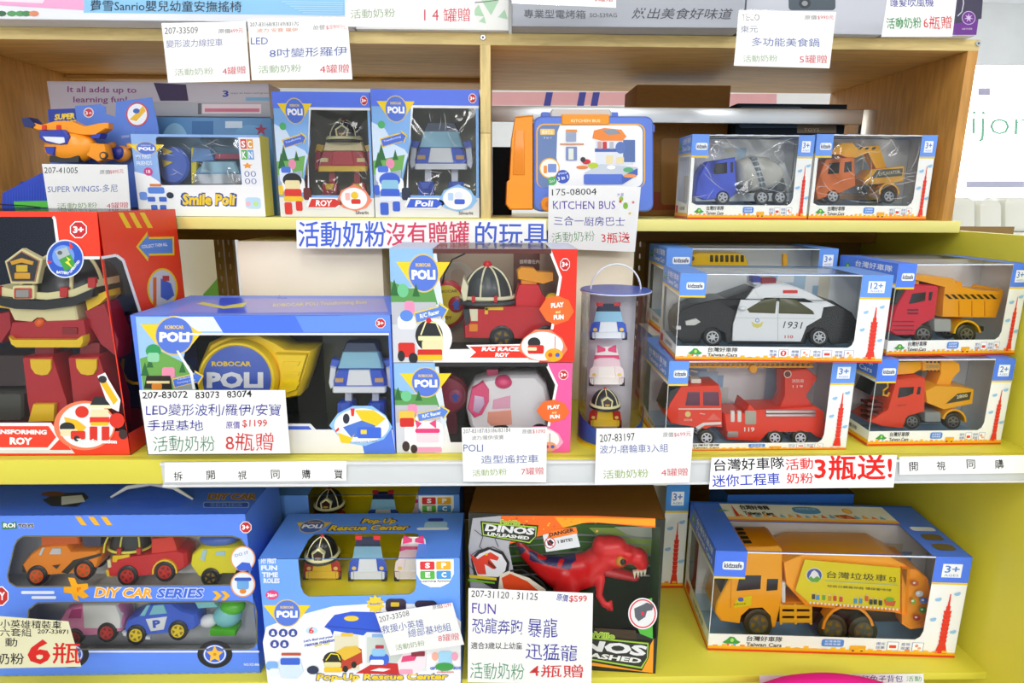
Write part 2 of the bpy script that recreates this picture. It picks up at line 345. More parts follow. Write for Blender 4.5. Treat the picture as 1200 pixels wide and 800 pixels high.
# rear of the middle bay
fb = vert(.46)
for (x0, x1, c) in ((252, 262, 'y#c79e58'), (264, 274, 'y#b98c46'), (744, 756, 'y#c79e58')):
    p = P('slotted_upright', unit); a = fb.p(x0, 300).x; b = fb.p(x1, 300).x
    n = 26; zz0 = Zbot + .02; zz1 = z2b - .002
    xm = (a + b) / 2
    holes = []
    for i in range(n):
        z = zz0 + (zz1 - zz0) * (i + .5) / n; holes.append([V((xm - .0015, .46, z - .005)), V((xm + .0015, .46, z - .005)), V((xm + .0015, .46, z + .005)), V((xm - .0015, .46, z + .005))])
    p.plate([V((a, .46, Zbot + .0005)), V((b, .46, Zbot + .0005)), V((b, .46, zz1)), V((a, .46, zz1))], holes, V((0, -1, 0)), 12, c); p.done()
def back(name, x0, x1, z0, z1, c, Y=.475):
    p = P(name, unit); p.wbox((fb.p(x0, 300).x, Y, z0), (fb.p(x1, 300).x, Y + .006, z1), c, .5); p.done()
back('back_panel', 277, 742, Zmid + .0005, z2b - .001, 'y#e6d4ae')
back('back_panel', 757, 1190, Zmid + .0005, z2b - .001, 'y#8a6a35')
back('back_panel', -60, 249, Zmid + .0005, onY(200, 368, .475).z, 'y#e9dcc0')
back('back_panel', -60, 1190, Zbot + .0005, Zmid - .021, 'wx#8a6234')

for lab, x0, x1 in (('plain cream carton behind the wide blue box', 279, 448), ('plain cream carton behind the clear tube', 642, 743)):
    fc = vert(.235); a, b = fc.p(x0, 300).x, fc.p(x1, 300).x; c = thing('cream_carton', lab, 'carton', ((a + b) / 2, .3, Zmid + .0005)); p = P('carton', c); p.wbox((a, .235, Zmid + .0005), (b, .38, fc.p(400, 283).z), '#fff4dd', .8); p.done()
    if x0 < 300: p = P('printed_mark', c, .2); p.poly(fc, arrow(336, 348, 324, 348, 1, 2.4, 4), '#3f66c8'); p.rect(fc, 350, 347, 359, 349.5, '#3f66c8'); p.done()
# ---------------------------------------------------------------- cartons
Zv = V((0, 0, 1))
class Box:
    def __init__(s, name, label, cat, bl, br, tl, dep, z=None, Y=None, group=None, H=None):
        if Y is not None:
            Y = Y if isinstance(Y, tuple) else (Y, Y); a = onY(*bl, Y[0]); b = onY(*br, Y[1])
            if z is not None: a.z = z
        else: a = onZ(*bl, z); b = onZ(*br, z)
        b.z = a.z; s.z0 = a.z; u = (b - a).normalized(); bk = Zv.cross(u)
        s.F = Fr(a, u, Zv); s.W = (b - a).length; s.H = H or (s.F.p(*tl).z - a.z); s.D = dep * .001; s.z1 = s.z0 + s.H
        s.a, s.b, s.u, s.bk = a, b, u, bk; h = Zv * s.H; d = bk * s.D
        s.L = Fr(a + d, -bk, Zv); s.R = Fr(b, bk, Zv); s.T = Fr(a + h, u, bk); s.B = Fr(b + d, -u, Zv)
        c = a + (b - a) / 2 + d / 2; c.z = a.z
        s.t = thing(name, label, cat, c, group)
        e = .0004; s.e = e
        s.q = {'front': [a, b, b + h, a + h], 'left': [a + d, a, a + h, a + d + h], 'right': [b, b + d, b + d + h, b + h],
               'top': [a + h, b + h, b + d + h, a + d + h], 'bottom': [a + d, b + d, b, a], 'back': [b + d, a + d, a + d + h, b + d + h]}
        s.n = {'front': s.F.n, 'left': s.L.n, 'right': s.R.n, 'top': Zv, 'bottom': -Zv, 'back': -s.F.n}
    def cv(s, face='front', nx=None, ny=100):
        f, w, h = {'front': (s.F, s.W, s.H), 'left': (s.L, s.D, s.H), 'right': (s.R, s.D, s.H), 'top': (s.T, s.W, s.D), 'back': (s.B, s.W, s.H), 'bottom': (s.T, s.W, s.D)}[face]
        return Cv(f, w, h, nx or ny * w / h, ny)
    def panel(s, p, face, col, holes=(), fr=None, t=.6):
        fr = fr or s.cv(face); p.plate(s.q[face], [[fr.p(x, y) for x, y in h] for h in holes], s.n[face], t, col)
    def shell(s, cols, holes={}, frs={}, nm='carton'):
        p = P(nm, s.t); n = 0
        for k, (f, c) in enumerate(cols.items()):
            if c: s.panel(p, f, c, holes.get(f, ()), frs.get(f), .55 + .03 * k); n += 1
        return p.done() if n else None
    def film(s, face, pts, fr=None, c='f#', h=.06, nm='window_film'):
        p = P(nm, s.t); p.h = h; p.poly(fr or s.cv(face), pts, c); return p.done(smooth=False)
    def fq(s, face, c='f#'):  # the whole face is film
        p = P('window_film', s.t); vs = s.q[face]; p.add([v + s.n[face] * -.0001 for v in vs], [(0, 1, 2, 3)], c); return p.done(smooth=False)
    def inner(s, front_d, cols=None): ...
    def P(s, nm, h=.25): return P(nm, s.t, h)
def age(p, fr, x, y, r, t='3+', c='#c4232b', w='#ffffff'):
    p.ell(fr, x, y, r * 1.12, r * 1.12, w, 8, .39); p.ell(fr, x, y, r, r, c, 8, .39); p.text(fr, t, x - r * .65, y + r * .42, x + r * .65, y + r * .42, r * .85, '#ffffff', .04)
def badge(B, fr, cx, cy_, r, top='ROBOCAR', main='POLI', c='#5577d6'):
    p = B.P('logo_badge', .3); wv = '#f1cf25'
    p.poly(fr, [(cx - r * 1.85, cy_ - r * .62), (cx + r * 1.85, cy_ - r * .62), (cx + r * 1.0, cy_ + r * .45), (cx - r * 1.0, cy_ + r * .45)], wv)
    p.ell(fr, cx, cy_, r * 1.08, r * 1.08, '#d9c26a'); p.ell(fr, cx, cy_, r, r, c)
    p.text(fr, top, cx - r * .52, cy_ - r * .36, cx + r * .52, cy_ - r * .36, r * .2, wv, .03)
    p.text(fr, main, cx - r * .82, cy_ + r * .36, cx + r * .82, cy_ + r * .36, r * .56, '#f8f8fa', .06, sp=1.05)
    p.done()
def towerpic(p, fr, x, y0, y1, w_, c='#d8301f', k=0):
    """the tall stepped tower printed in red; k = lean of the column"""
    h = y1 - y0; X = lambda t: x + k * (1 - t)
    p.poly(fr, [(X(0) - w_ * .04, y0), (X(0) + w_ * .04, y0), (X(.2) + w_ * .1, y0 + h * .2), (X(.2) - w_ * .1, y0 + h * .2)], c)
    p.rect(fr, X(.25) - w_ * .17, y0 + h * .2, X(.25) + w_ * .17, y0 + h * .28, c)
    for i in range(8):
        t0 = .28 + i * .07; t1 = t0 + .07; xx = X(t0)
        p.poly(fr, [(xx - w_ * .34, y0 + h * t0), (xx + w_ * .34, y0 + h * t0), (xx + w_ * .26, y0 + h * t1 - .1), (xx - w_ * .26, y0 + h * t1 - .1)], c)
    p.poly(fr, [(X(.84) - w_ * .3, y0 + h * .84), (X(.84) + w_ * .3, y0 + h * .84), (X(1) + w_ * .5, y1), (X(1) - w_ * .5, y1)], c)
def turtle(p, fr, x, y, s):
    g = '#3f9a45'; p.poly(fr, [(x - s, y), (x - .55 * s, y - .35 * s), (x - .2 * s, y - .75 * s), (x + .25 * s, y - .7 * s), (x + .6 * s, y - .3 * s), (x + s, y - .1 * s), (x + .7 * s, y + .15 * s), (x - .6 * s, y + .15 * s)], g)
    p.ell(fr, x + .05 * s, y - .3 * s, .2 * s, .25 * s, '#a8d86a', 10); p.ell(fr, x - .35 * s, y + .25 * s, .16 * s, .16 * s, '#e56a5a', 10); p.ell(fr, x + .35 * s, y + .25 * s, .16 * s, .16 * s, '#6ba6dc', 10)
def crease_glints(B, film, fr, x0, y0, x1, y1, n, seed):
    """white glints on the shrink wrap folds, put into thin curved milky ridges"""
    R = random.Random(seed); p = P('film_crease_glint', film)
    for i in range(n):
        x, y = R.uniform(x0, x1), R.uniform(y0, y1); a = R.uniform(-.9, .9) + (1.57 if R.random() < .35 else 0); l = R.uniform(.12, .34) * (x1 - x0); k = R.uniform(-.5, .5); pts = []
        for j in range(7):
            t = j / 6 - .5; px = x + l * t * math.cos(a) - k * l * (t * t) * math.sin(a); py = y + l * t * math.sin(a) + k * l * (t * t) * math.cos(a)
            pts.append(fr.p(min(max(px, x0), x1), min(max(py, y0), y1), -.25))
        p.tube(pts, [.02, .18, .3, .4 * R.random() + .1, .3, .18, .02], 'x#', 5)
    p.done('stuff')
def strip(B, fr, x0, x1, y0, y1, full=True):
    """lower printed strip: turtle mark, title, bubble, small truck, icons, skyline; x,y in canvas units"""
    w_ = x1 - x0; h = y1 - y0; X = lambda t: x0 + w_ * t; Y = lambda t: y0 + h * t
    p = B.P('skyline_print')
    p.rect(fr, x0, Y(.72), x1, Y(.9), '#f2b21f')
    random.seed(int(w_ * 7) + 3)
    for i in range(26):
        a = X(.02 + i * .037); p.rect(fr, a, Y(.72) - h * random.uniform(.02, .16), a + w_ * .02, Y(.73), '#f4b93a' if i % 3 else '#ee8f4a')
    p.rect(fr, x0, Y(.88), x1, Y(1), '#d9411f'); p.done()
    p = B.P('title_lettering', .5); turtle(p, fr, X(.095), Y(.5), min(w_ * .042, h * .48))
    for dy, t, hh in ((.37, '台灣好車隊', .31), (.69, 'Taiwan Cars', .24)):
        p.text(fr, t, X(.155), Y(dy), X(.3), Y(dy), h * hh, '#55565c', .03, out=('#f8f8f6', h * .03)); p.text(fr, t, X(.155), Y(dy), X(.3), Y(dy), h * hh, '#2f2f33', .008)
    p.done()
    if not full:
        p = B.P('bubble_print', .5)
        p.rect(fr, X(.46), Y(.12), X(.55), Y(.56), '#4f86d8', h * .12); p.text(fr, '台灣車隊', X(.473), Y(.31), X(.537), Y(.31), h * .13, '#eef4ff'); p.text(fr, '經典收藏', X(.473), Y(.48), X(.537), Y(.48), h * .13, '#eef4ff')
        p.rect(fr, X(.575), Y(.46), X(.64), Y(.72), '#e8a92a', h * .04); p.ell(fr, X(.59), Y(.75), h * .07, h * .07, '#3a3022', 10); p.ell(fr, X(.625), Y(.75), h * .07, h * .07, '#3a3022', 10); p.done()
    for i, (a, tt) in enumerate(((.455, '聲光'), (.56, '磨輪'), (.665, '燈光'), (.77, '音效')) if full else ((.68, '燈光'), (.78, '音效'))):
        p = B.P('icon_print', .5); p.text(fr, tt, X(a), Y(.38), X(a + .036), Y(.38), h * .18, '#3f5fae'); p.text(fr, '效果', X(a), Y(.62), X(a + .036), Y(.62), h * .18, '#3f5fae')
        p.rect(fr, X(a + .044), Y(.16), X(a + .09), Y(.68), '#5a7ab8'); p.rect(fr, X(a + .046), Y(.18), X(a + .088), Y(.66), '#f4f4f4')
        if full and i == 0: p.ell(fr, X(a + .067), Y(.42), h * .2, h * .2, '#d8302c', 18); p.poly(fr, arrow(X(a + .067), Y(.54), X(a + .067), Y(.28), h * .05, h * .1, h * .1), '#ffffff')
        elif i % 2 == 0: p.rect(fr, X(a + .053), Y(.36), X(a + .081), Y(.54), '#d8443c', h * .04)
        else: p.ell(fr, X(a + .062), Y(.36), h * .09, h * .09, '#e0907a', 12); p.ell(fr, X(a + .074), Y(.5), h * .1, h * .08, '#e8a890', 12)
        p.done()
BLU = '#6496e8'; WHT = '#eceeec'
def car_box(name, label, bl, br, tl, dep, z=None, Y=None, group=None, agetxt='3+', blue=BLU, back='#cfdde4', wrap='f#', tabw=.155, colw=.155, win_left=.003, topcard=False, H=None, left=True, wb=83):
    B = Box(name, label, 'toy box', bl, br, tl, dep, z, Y, group, H)
    c = B.cv(); nx = c.nx; cw = nx * (1 - colw); tb = nx * tabw
    hole = [(nx * win_left, 27), (tb, 27), (tb, 1.5), (cw, 1.5), (cw, wb - 9), (cw - 2, wb - 3), (cw - 6, wb), (nx * win_left + (0 if win_left < .01 else 6), wb), (nx * win_left, wb - (0 if win_left < .01 else 3))]
    lc = B.cv('left', 100, 100); lh = [(12, 24), (99.2, 26), (99.2, wb - .5), (16, 79), (12, 70)] if win_left < .01 else [(12, 24), (92, 26), (92, 79), (86, 82), (16, 78), (12, 70)]
    tc = B.cv('top', 100, 100)
    th = [(tabw * 100, 1.5), (99 - colw * 100, 1.5), (99 - colw * 100, 97), (tabw * 100, 97)]
    if topcard: th = [(tabw * 100, 42), (99 - colw * 100, 42), (99 - colw * 100, 99), (tabw * 100, 99)]
    B.shell({'front': WHT, 'left': WHT, 'right': WHT, 'back': back, 'bottom': '#a4d0ec', 'top': blue}, {'front': [hole], 'left': [lh] if left else [], 'top': [th]}, {'front': c, 'left': lc, 'top': tc})
    fo = B.film('front', hole, c, wrap)
    if wrap == 'f#1': crease_glints(B, fo, c, nx * .05, 4, cw - 2, 80, 26, int(nx * 10) + int(bl[0]))
    if left: B.film('left', lh, lc)
    B.film('top', th, tc, wrap)
    dd = min(B.D * 1000 - 5, 80 if B.D < .15 else 96); g = c.off(dd); R = random.Random(int(bl[0])); p = B.P('backdrop_card')
    p.plate([g.p(1, 99), g.p(nx - 1, 99), g.p(nx - 1, 1), g.p(1, 1)], [], g.n, .4, '#f2f6f8'); p.h = .2
    for i in range(9): x = R.uniform(8, nx - 30); w_ = R.uniform(8, 26); y = R.uniform(8, 55); p.rect(g, x, y, x + w_, 92, ('#b9d6ec', '#dfe6e2', '#a4c6e4', '#e6e0cc')[i % 4])
    p.rect(g, 1, 80, nx - 1, 99, '#c2dcee'); p.done()
    p = B.P('corner_tab'); p.rect(c, 0, 0, tb, 25, blue); p.rect(c, 0, 25, tb, 27, '#e8c63a'); p.rect(c, tb * .25, 10, tb * .92, 18, '#e9eef6', 2); p.text(c, 'kidzsafe', tb * .3, 16.4, tb * .87, 16.4, 5, '#3b4660', .03); p.done(); p = B.P('corner_tab'); p.rect(c, cw, 0, nx, 25, blue); p.rect(c, cw, 25, nx, 27, '#e8c63a')
    m = (cw + nx) / 2; w2 = (nx - cw) * .27; p.rect(c, m - w2, 7, m + w2, 20, '#eef2f8'); p.text(c, agetxt, m - w2 * .75, 15.5, m + w2 * .75, 15.5, 7, '#4f7fcf', .02); p.text(c, 'AGES', m - w2 * .75, 19, m + w2 * .75, 19, 2.2, '#4f7fcf'); p.done()
    strip(B, c, 0, nx, wb, 100, agetxt == '12+')
    p = B.P('tower_print', .6); towerpic(p, c, m + (nx - cw) * .08, 36, 96, (nx - cw) * .34, '#dd3526')
    for (a, b_) in ((.25, 42), (.75, 36), (.2, 62), (.82, 74)): p.ell(c, cw + (nx - cw) * a, b_, 2.6, 1.6, '#8fbfe4', 10); p.ell(c, cw + (nx - cw) * a + 1.5, b_ - 1, 1.5, 1.3, '#8fbfe4', 8)
    p.done()
    if left:
        p = B.P('side_print'); p.rect(lc, 0, 0, 100, 21, blue); p.rect(lc, 0, 21, 100, 23, '#e8c63a'); p.text(lc, '台灣好車隊', 30, 10, 92, 10, 7, '#eaf2ff', .02); p.text(lc, 'Taiwan Cars', 30, 18, 92, 18, 6, '#eaf2ff', .02); turtle(p, lc, 16, 14, 9)
        p.rect(lc, 0, 93, 100, 97, '#f2b21f'); p.rect(lc, 0, 97, 100, 100, '#d9411f'); p.rect(lc, 8, 84, 24, 93, '#d9411f'); p.text(lc, '台灣好車隊', 40, 90, 80, 90, 5, '#444444'); p.done()
    if topcard:
        p = B.P('top_print'); p.rect(tc, tabw * 100, 12 - 12, 100 - colw * 100, 40, WHT); p.rect(tc, tabw * 0, 0, 100, 4, '#2f66cc')
        p.rect(tc, tabw * 100, 33, 100 - colw * 100, 38, '#f4c66a'); p.rect(tc, tabw * 100, 38, 100 - colw * 100, 41, '#e08a1f'); turtle(p, tc, 12, 20, 3.4)
        p.done()
    return B
# ---------------------------------------------------------------- price tags
def tag(label, pts, Y, items, extra=None, card='#ffffff', sleeve=True, group=None, cat='price tag', name='price_tag'):
    """pts: tl tr br bl in the photo; a card at depth Y"""
    f = vert(Y); q = [f.p(*x) for x in pts]; c = ctr(q)
    t = thing(name, label, cat, (c.x, Y + .001, min(v.z for v in q)), group)
    p = P('card', t); p.plate(q[::-1], [], f.n, .5, 't' + card); p.done()
    for it in items:
        p = P('lettering', t, .06); s, x0, y0, x1, y1, h, col = it[:7]; o = it[7] if len(it) > 7 else 0; hd = it[8] if len(it) > 8 else 0
        p.text(f, s, x0, y0, x1, y1, h, 'r' + col, o, 0, 1, hd); p.done()
    if extra: p = P('printed_marks', t, .06); extra(p, f); p.done()
    if sleeve:
        m = .8; cx = sum(a[0] for a in pts) / 4; cy_ = sum(a[1] for a in pts) / 4
        p = P('clear_sleeve', t, 1.8 if not extra else 2.2); p.poly(f, [(x + math.copysign(m, x - cx), y + math.copysign(m, y - cy_)) for x, y in pts], 's#'); p.done(smooth=False)
    return t
# ---------------------------------------------------------------- big cartons on the top board
zt = Zbt
B = Box('baby_rocker_box', 'wide light blue and pink carton at the left end of the top board', 'carton', (-40, 22), (409, 27), (-20, -60), 220, z=zt + .0005); B.H = min(B.H, .16)
def plain(B, col, tape=None, nm='carton'):
    B.shell({f: col for f in ('front', 'left', 'right', 'top', 'bottom', 'back')}, nm=nm)
plain(B, '#e4e6ec')
F = B.F; p = B.P('colour_print'); p.poly(F, [(98, -55), (404, -55), (404, 18), (98, 15)], '#8cc6ee'); p.poly(F, [(-38, -50), (96, -50), (99, 12), (-38, 4)], '#e9a6cf'); p.poly(F, [(-36, -48), (85, -48), (50, 4), (-36, 0)], '#f4dcea')
for x in (2, 14, 24, 31, 40): p.ell(F, x, 16, 6, 3.4, ('#d98a6a', '#4f8a5a', '#3f6a4a', '#e9b9a0', '#5a9a62')[x % 5], 8)
for i in range(7): p.line(F, [(330 + i * 5, 2 + i * 2.6), (402, 3 + i * 2.5)], .7, '#b9dff4')
p.done()
p = B.P('title_lettering', .6); p.text(F, '費雪Sanrio嬰兒幼童安撫搖椅', 106, 13, 283, 14.5, 13, '#2f3a4a', .004); p.done()
B = Box('patterned_box', 'white carton with pale leaf print behind tag 14 on the top board', 'carton', (417, 34), (596, 36), (411, -60), 200, z=zt + .0005)
plain(B, '#e9e9e6'); p = B.P('leaf_print')
for x, y, r in ((560, 14, 9), (575, 6, 12), (590, 18, 7), (566, 24, 5)): p.poly(B.F, star(x, y, r, .5, 3, r), '#a9cfae')
p.line(B.F, [(556, 3), (570, 2), (584, 0)], .8, '#4a4a50'); p.done()
B = Box('oven_box', 'long light grey oven carton with grey characters on the top board', 'carton', (600, 31), (871, 33), (600, -70), 260, z=zt + .0005)
plain(B, '#a4a8b2'); F = B.F; p = B.P('title_lettering'); p.text(F, '專業型電烤箱', 614, 21, 686, 22, 10, '#5a5d66', .012); p.text(F, 'SO-539AG', 691, 20.5, 723, 20.5, 5, '#5f6068', .01); p.text(F, '烘出美食好味道', 740, 22, 859, 23, 13, '#4a4c55', .005, .25); p.done()
B = Box('cooker_box', 'pale grey carton with a dark knob picture on the top board', 'carton', (872, 38), (1034, 41), (872, -70), 240, z=zt + .0005)
plain(B, '#c4c7d2'); F = B.F; p = B.P('knob_picture'); p.rect(F, 924, -8, 979, 12, '#4a5560', 4); p.ell(F, 943, 4, 7, 6, '#2c333a'); p.ell(F, 943, 4, 3.5, 3, '#8d949c'); p.done()
B = Box('hair_dryer_box', 'white and purple carton at the right end of the top board', 'carton', (1034, 42), (1142, 42), (1034, -70), 180, z=zt + .0005)
plain(B, '#e9e9ee'); F = B.F; p = B.P('purple_print'); p.poly(F, [(1122, -60), (1158, -60), (1144, 41), (1115, 41)], '#6a2f8c'); p.poly(F, [(1127, -60), (1156, -60), (1150, 22), (1118, 28)], '#3c3850'); p.ring(F, 1135, 21, 8, 8, .8, '#cdb6dc', '#6a2f8c'); p.poly(F, star(1135, 21, 5.5, .35, 7), '#cdb6dc'); p.line(F, [(1122, 19), (1127, 14), (1129, 4), (1128, -6)], 1.2, '#c9c9d4')
p.text(F, '負離子吹風機', 1127, 35, 1139, 35, 2.2, '#d9c6e6'); p.done()
# ---------------------------------------------------------------- behind the cabinet: other stock, a rail, bright sign boards
zs = Zs2 + .0005
def stock(name, label, cat, x0, x1, y0, Y, dep, col, prints=None, y1=None, nm='carton'):
    """a plain box standing on the eye-level board (or lifted to y1) between pixels x0..x1"""
    f = vert(Y); a = f.p(x0, 200); b = f.p(x1, 200); z1 = f.p(x0, y0).z; z0 = zs if y1 is None else f.p(x0, y1).z
    t = thing(name, label, cat, ((a.x + b.x) / 2, Y + dep * .0005, z0)); p = P(nm, t); p.wbox((a.x, Y, z0), (b.x, Y + dep * .001, z1), col, .8); p.done()
    if prints: p = P('print', t, .15); prints(p, f); p.done()
    return t
def _a(p, f):
    p.text(f, 'It all adds up to', 79, 110, 160, 111, 9, '#8a3f86', .015); p.text(f, 'learning fun!', 86, 122, 149, 122, 9, '#8a3f86', .015)
    p.poly(f, [(180, 97), (218, 99), (221, 118), (188, 118)], '#3c2a55'); p.text(f, '3', 261, 113.5, 268, 113.5, 7.5, '#2f46a8', .03); p.text(f, 'ways to learn and grow', 270, 110.5, 315, 110.5, 2.5, '#6a6a74'); p.rect(f, 288, 114, 316, 118, '#7fb4dc')
stock('learning_toy_box', 'white carton with purple lettering lying behind the orange toy plane', 'carton', 70, 322, 95, .33, 60, '#c9c4d2', _a, y1=None)
stock('blue_toy_box', 'dim blue patterned carton standing behind the light blue box', 'carton', 184, 322, 137, .30, 28, '#5a8fc4', lambda p, f: [p.ell(f, 205, 170, 16, 26, '#8fc0e2'), p.ell(f, 292, 156, 16, 10, '#6fa8d8'), p.rect(f, 264, 142, 284, 150, '#cfe0f2'), p.poly(f, star(306, 152, 8, .4), '#a03a5a'), p.rect(f, 225, 142, 250, 160, '#3f73ae')])
stock('striped_carton', 'grey and pink carton strip between two boxes at the cabinet rear', 'carton', 184, 322, 119.5, .325, 4, '#b9bcc6', lambda p, f: [p.rect(f, 237, 122, 306, 133, '#f1dfe6'), p.rect(f, 240, 127, 304, 131, '#dd7a92'), p.rect(f, 232, 121, 236, 134, '#6a6a74')], y1=136)
stock('brown_carton', 'plain brown carton behind the toy case', 'carton', 742, 849, 99, .40, 110, 'c#94672f', lambda p, f: [p.rect(f, 744, 225, 846, 246, '#8a3f22'), p.rect(f, 774, 161, 812, 240, '#6f4f22', 4), p.rect(f, 775, 162, 811, 240, '#9a6d33', 4), p.text(f, 'UP', 783, 153, 802, 153, 3, '#6f4f22')])
stock('black_bag', 'dark navy bag on the shelf at the cabinet rear', 'bag', 858, 984, 121, .37, 60, 'r#1c2733', lambda p, f: [p.rect(f, 866, 125, 940, 150, '#2d4a66', 4), p.rect(f, 934, 146, 980, 156, '#7d6a55'), p.text(f, 'TOYS', 942, 154, 960, 154, 4, '#c9b48a', .02)], nm='bag_body')
stock('dark_case', 'dark case standing at the left end behind the orange and blue case', 'case', 577, 600, 172, .40, 40, 'r#15181c', nm='case_body')
f = vert(.345); t = thing('steel_rail', 'silver steel rail crossing behind the boxes in the right cabinet bay', 'rail', (f.p(800, 134).x, .35, f.p(800, 145).z))
p = P('bar', t); a, b = f.p(577, 126), f.p(1010, 144); p.wbox((xb + .0005, .345, onY(800, 144, .345).z), (b.x, .357, onY(800, 126, .345).z), 'm#dfe3e6', 1)
p.done(); p = P('rail_end', t); q = f.p(1022, 180); p.wbox((b.x + .0002, .345, zs), (q.x, .357, onY(800, 126, .345).z), 'm#b9b4aa', 1); p.done()
# shop behind: bright lettered boards
f = vert(2.3); t = thing('sign_board', 'blurred pink and white board with blue stripes behind the cabinet', 'sign', (f.p(700, 200).x, 2.3, 0))
a, b = f.p(560, 105), f.p(1030, 132); p = P('board', t); p.wbox((a.x, 2.3, b.z), (b.x, 2.33, a.z), '#fdfbfb', 2); p.wbox((a.x, 2.31, 0), (a.x + .04, 2.33, b.z), 'k#dddddd'); p.wbox((b.x - .04, 2.31, 0), (b.x, 2.33, b.z), 'k#dddddd'); p.done()
p = P('stripes', t, 1)
p.rect(f, 566, 108, 735, 123, '#f3b4b8'); p.rect(f, 850, 110, 910, 124, '#f3b4b8')
for x, c in ((637, '#3b3fa0'), (676, '#3b3fa0'), (692, '#3b3fa0')): p.rect(f, x, 108, x + 8, 124, c, 0, 3)
p.done()
f = vert(2.6); t = thing('shop_sign', 'white wall board with an added glow and thin green letters at the far right', 'sign', (f.p(1190, 200).x, 2.6, 0))
a, b = f.p(1128, 76), f.p(1420, 262); p = P('board', t); p.wbox((a.x, 2.6, b.z), (b.x, 2.66, a.z), 'e#ffffff', 3); p.wbox((a.x + .1, 2.62, 0), (b.x - .1, 2.65, b.z - .001), 'k#e6e8ea'); p.done()  # board emits: the brightness of the shop is put into its material
p = P('lettering', t, 2); p.text(f, 'ijon', 1138, 166, 1206, 168, 36, '#8fd9b4', -.01); p.text(f, 'fashion baby store', 1136, 181, 1230, 182, 5, '#c9c6e0'); p.rect(f, 1146, 103, 1160, 112, '#c9c6e0'); p.rect(f, 1132, 212, 1200, 220, '#cfcfe8'); p.done()
# wrapped nappy packs beside the cabinet
f = vert(.66)
for i, (x0, x1) in enumerate(((1114, 1145), (1146, 1176), (1178, 1226))):
    a = f.p(x0, 270); b = f.p(x1, 238); t = tagit_ = P('wrapped_pack')
    t.loft(f, rr(x0, 231 + i % 2 * 3, x1, 272, 7, 4), [(0, .8), (4, .93), (14, 1), (70, 1), (84, .85)], 'k#e9ebe2')
    o = t.done(); tagit(o, ['white plastic wrapped pack nearest the plywood cabinet', 'white plastic wrapped pack in the middle of three beyond the yellow panel', 'white plastic wrapped pack at the right edge of the picture'][i], 'pack', 'wrapped packs on the counter behind')
zc = min(v.z for v in t.v); p = P('counter'); p.wbox((f.p(1095, 300).x, .64, zc - .03), (f.p(1300, 300).x, 1.0, zc - .0002), 'y#e6e7e2', 1); p.wbox((f.p(1105, 300).x, .62, 0), (f.p(1290, 300).x, .98, zc - .03), 'y#d9dad4', 1); tagit(p.done(), 'white counter top behind the shelving at the right', 'counter')
t = thing('white_bag', 'white sack with green print seen through the gap in the shelf rear', 'bag', (vert(.75).p(225, 320).x, .75, 0)); f = vert(.75)
p = P('sack', t); p.bx(f, 196, 268, 262, 388, 0, 60, 'r#ffffff'); p.h = 1; p.poly(f, [(238, 345), (256, 325), (258, 350), (240, 350)], '#7ac25a'); p.done(); zc = f.p(228, 388).z
p = P('stand', t); p.wbox((f.p(190, 388).x, .75, 0), (f.p(268, 388).x, .87, zc), 'y#dddddd', 1); p.done()
# ---------------------------------------------------------------- eye-level board, left bay
# display tray under the plane
t = thing('blue_display_tray', 'low blue paper tray with a green stripe at the left cabinet side', 'tray', (vert(.2).p(40, 220).x, .22, zs)); f = vert(Y1 + .012)
p = P('tray', t); p.slab(f, [(2, 244), (150, 244), (150, 214), (64, 214), (50, 202), (3, 226)], .8, '#2c46b8'); p.wbox((f.p(3, 244).x, Y1 + .013, zs), (f.p(150, 244).x, Y1 + .09, zs + .001), '#2c46b8'); p.slab(f.off(76), [(24, 243), (150, 243), (150, 205), (24, 213)], .8, '#2540a8'); p.done()
p = P('green_stripe', t); p.slab(f.off(-1.2), [(16, 236), (150, 233), (150, 243), (17, 243)], .3, '#58c04a'); p.done()
p = P('tray_lines', t, .3)
for i in range(16): p.line(f, [(8 + i * 3.2, 226 - i * .9), (8 + i * 3.2, 243)], .5, '#3f5fd6')
p.done()
t = P('black_strap'); f = vert(Y1 + .006); t.tube([f.p(-20, 238), f.p(10, 240), f.p(30, 241), f.p(47, 243)], .9, 'k#141416'); tagit(t.done(), 'thin black strap lying on the board edge at the far left', 'strap')
# blister card with toy plane
f = vert(Y1 + .055); t = thing('plane_blister_card', 'blue hanging card behind the orange toy plane, fully visible at its right edge', 'toy pack', (f.p(120, 250).x, Y1 + .055, zs))
p = P('backing_card', t); sh = [(56, 128), (88, 127), (88, 124), (117, 122), (124, 125), (124, 133), (135, 137), (136, 119), (178, 114), (186, 152), (184, 243), (62, 243)]
p.slab(f, sh, .7, '#5a7fd6'); p.done()
p = P('card_print', t, .3); p.poly(f, [(56, 128), (88, 127), (90, 142), (58, 146)], '#2b3f9c'); p.text(f, 'SUPER', 64, 141, 88, 139, 7, '#f0d030', .05, .2); p.text(f, 'WINGS', 66, 148, 90, 146, 6, '#f0d030', .05, .2)
p.ring(f, 104, 132, 6, 6, 1.2, '#d9d9e6', '#c2404a'); p.text(f, '3+', 100, 134.5, 108, 134.5, 4, '#ffffff')
p.ring(f, 161, 134, 13, 14, 1.6, '#d9483a', '#e8edf6'); p.poly(f, [(152, 140), (168, 124), (171, 130), (160, 142)], '#e8b838'); p.ell(f, 160, 130, 4, 3, '#3f63b8', 12)
p.text(f, 'DONNIE', 143, 162, 152, 161, 3, '#dfe6f8'); p.done()
p = P('clear_blister', t); g = f.off(-20)
p.poly(g, [(60, 150), (158, 146), (158, 192), (60, 192)], 'f#'); p.poly(Fr(f.p(158, 150), V((0, 1, 0)), Zv), [(158, 150), (163, 150), (163, 192), (158, 192)], 'f#'); p.done(smooth=False)
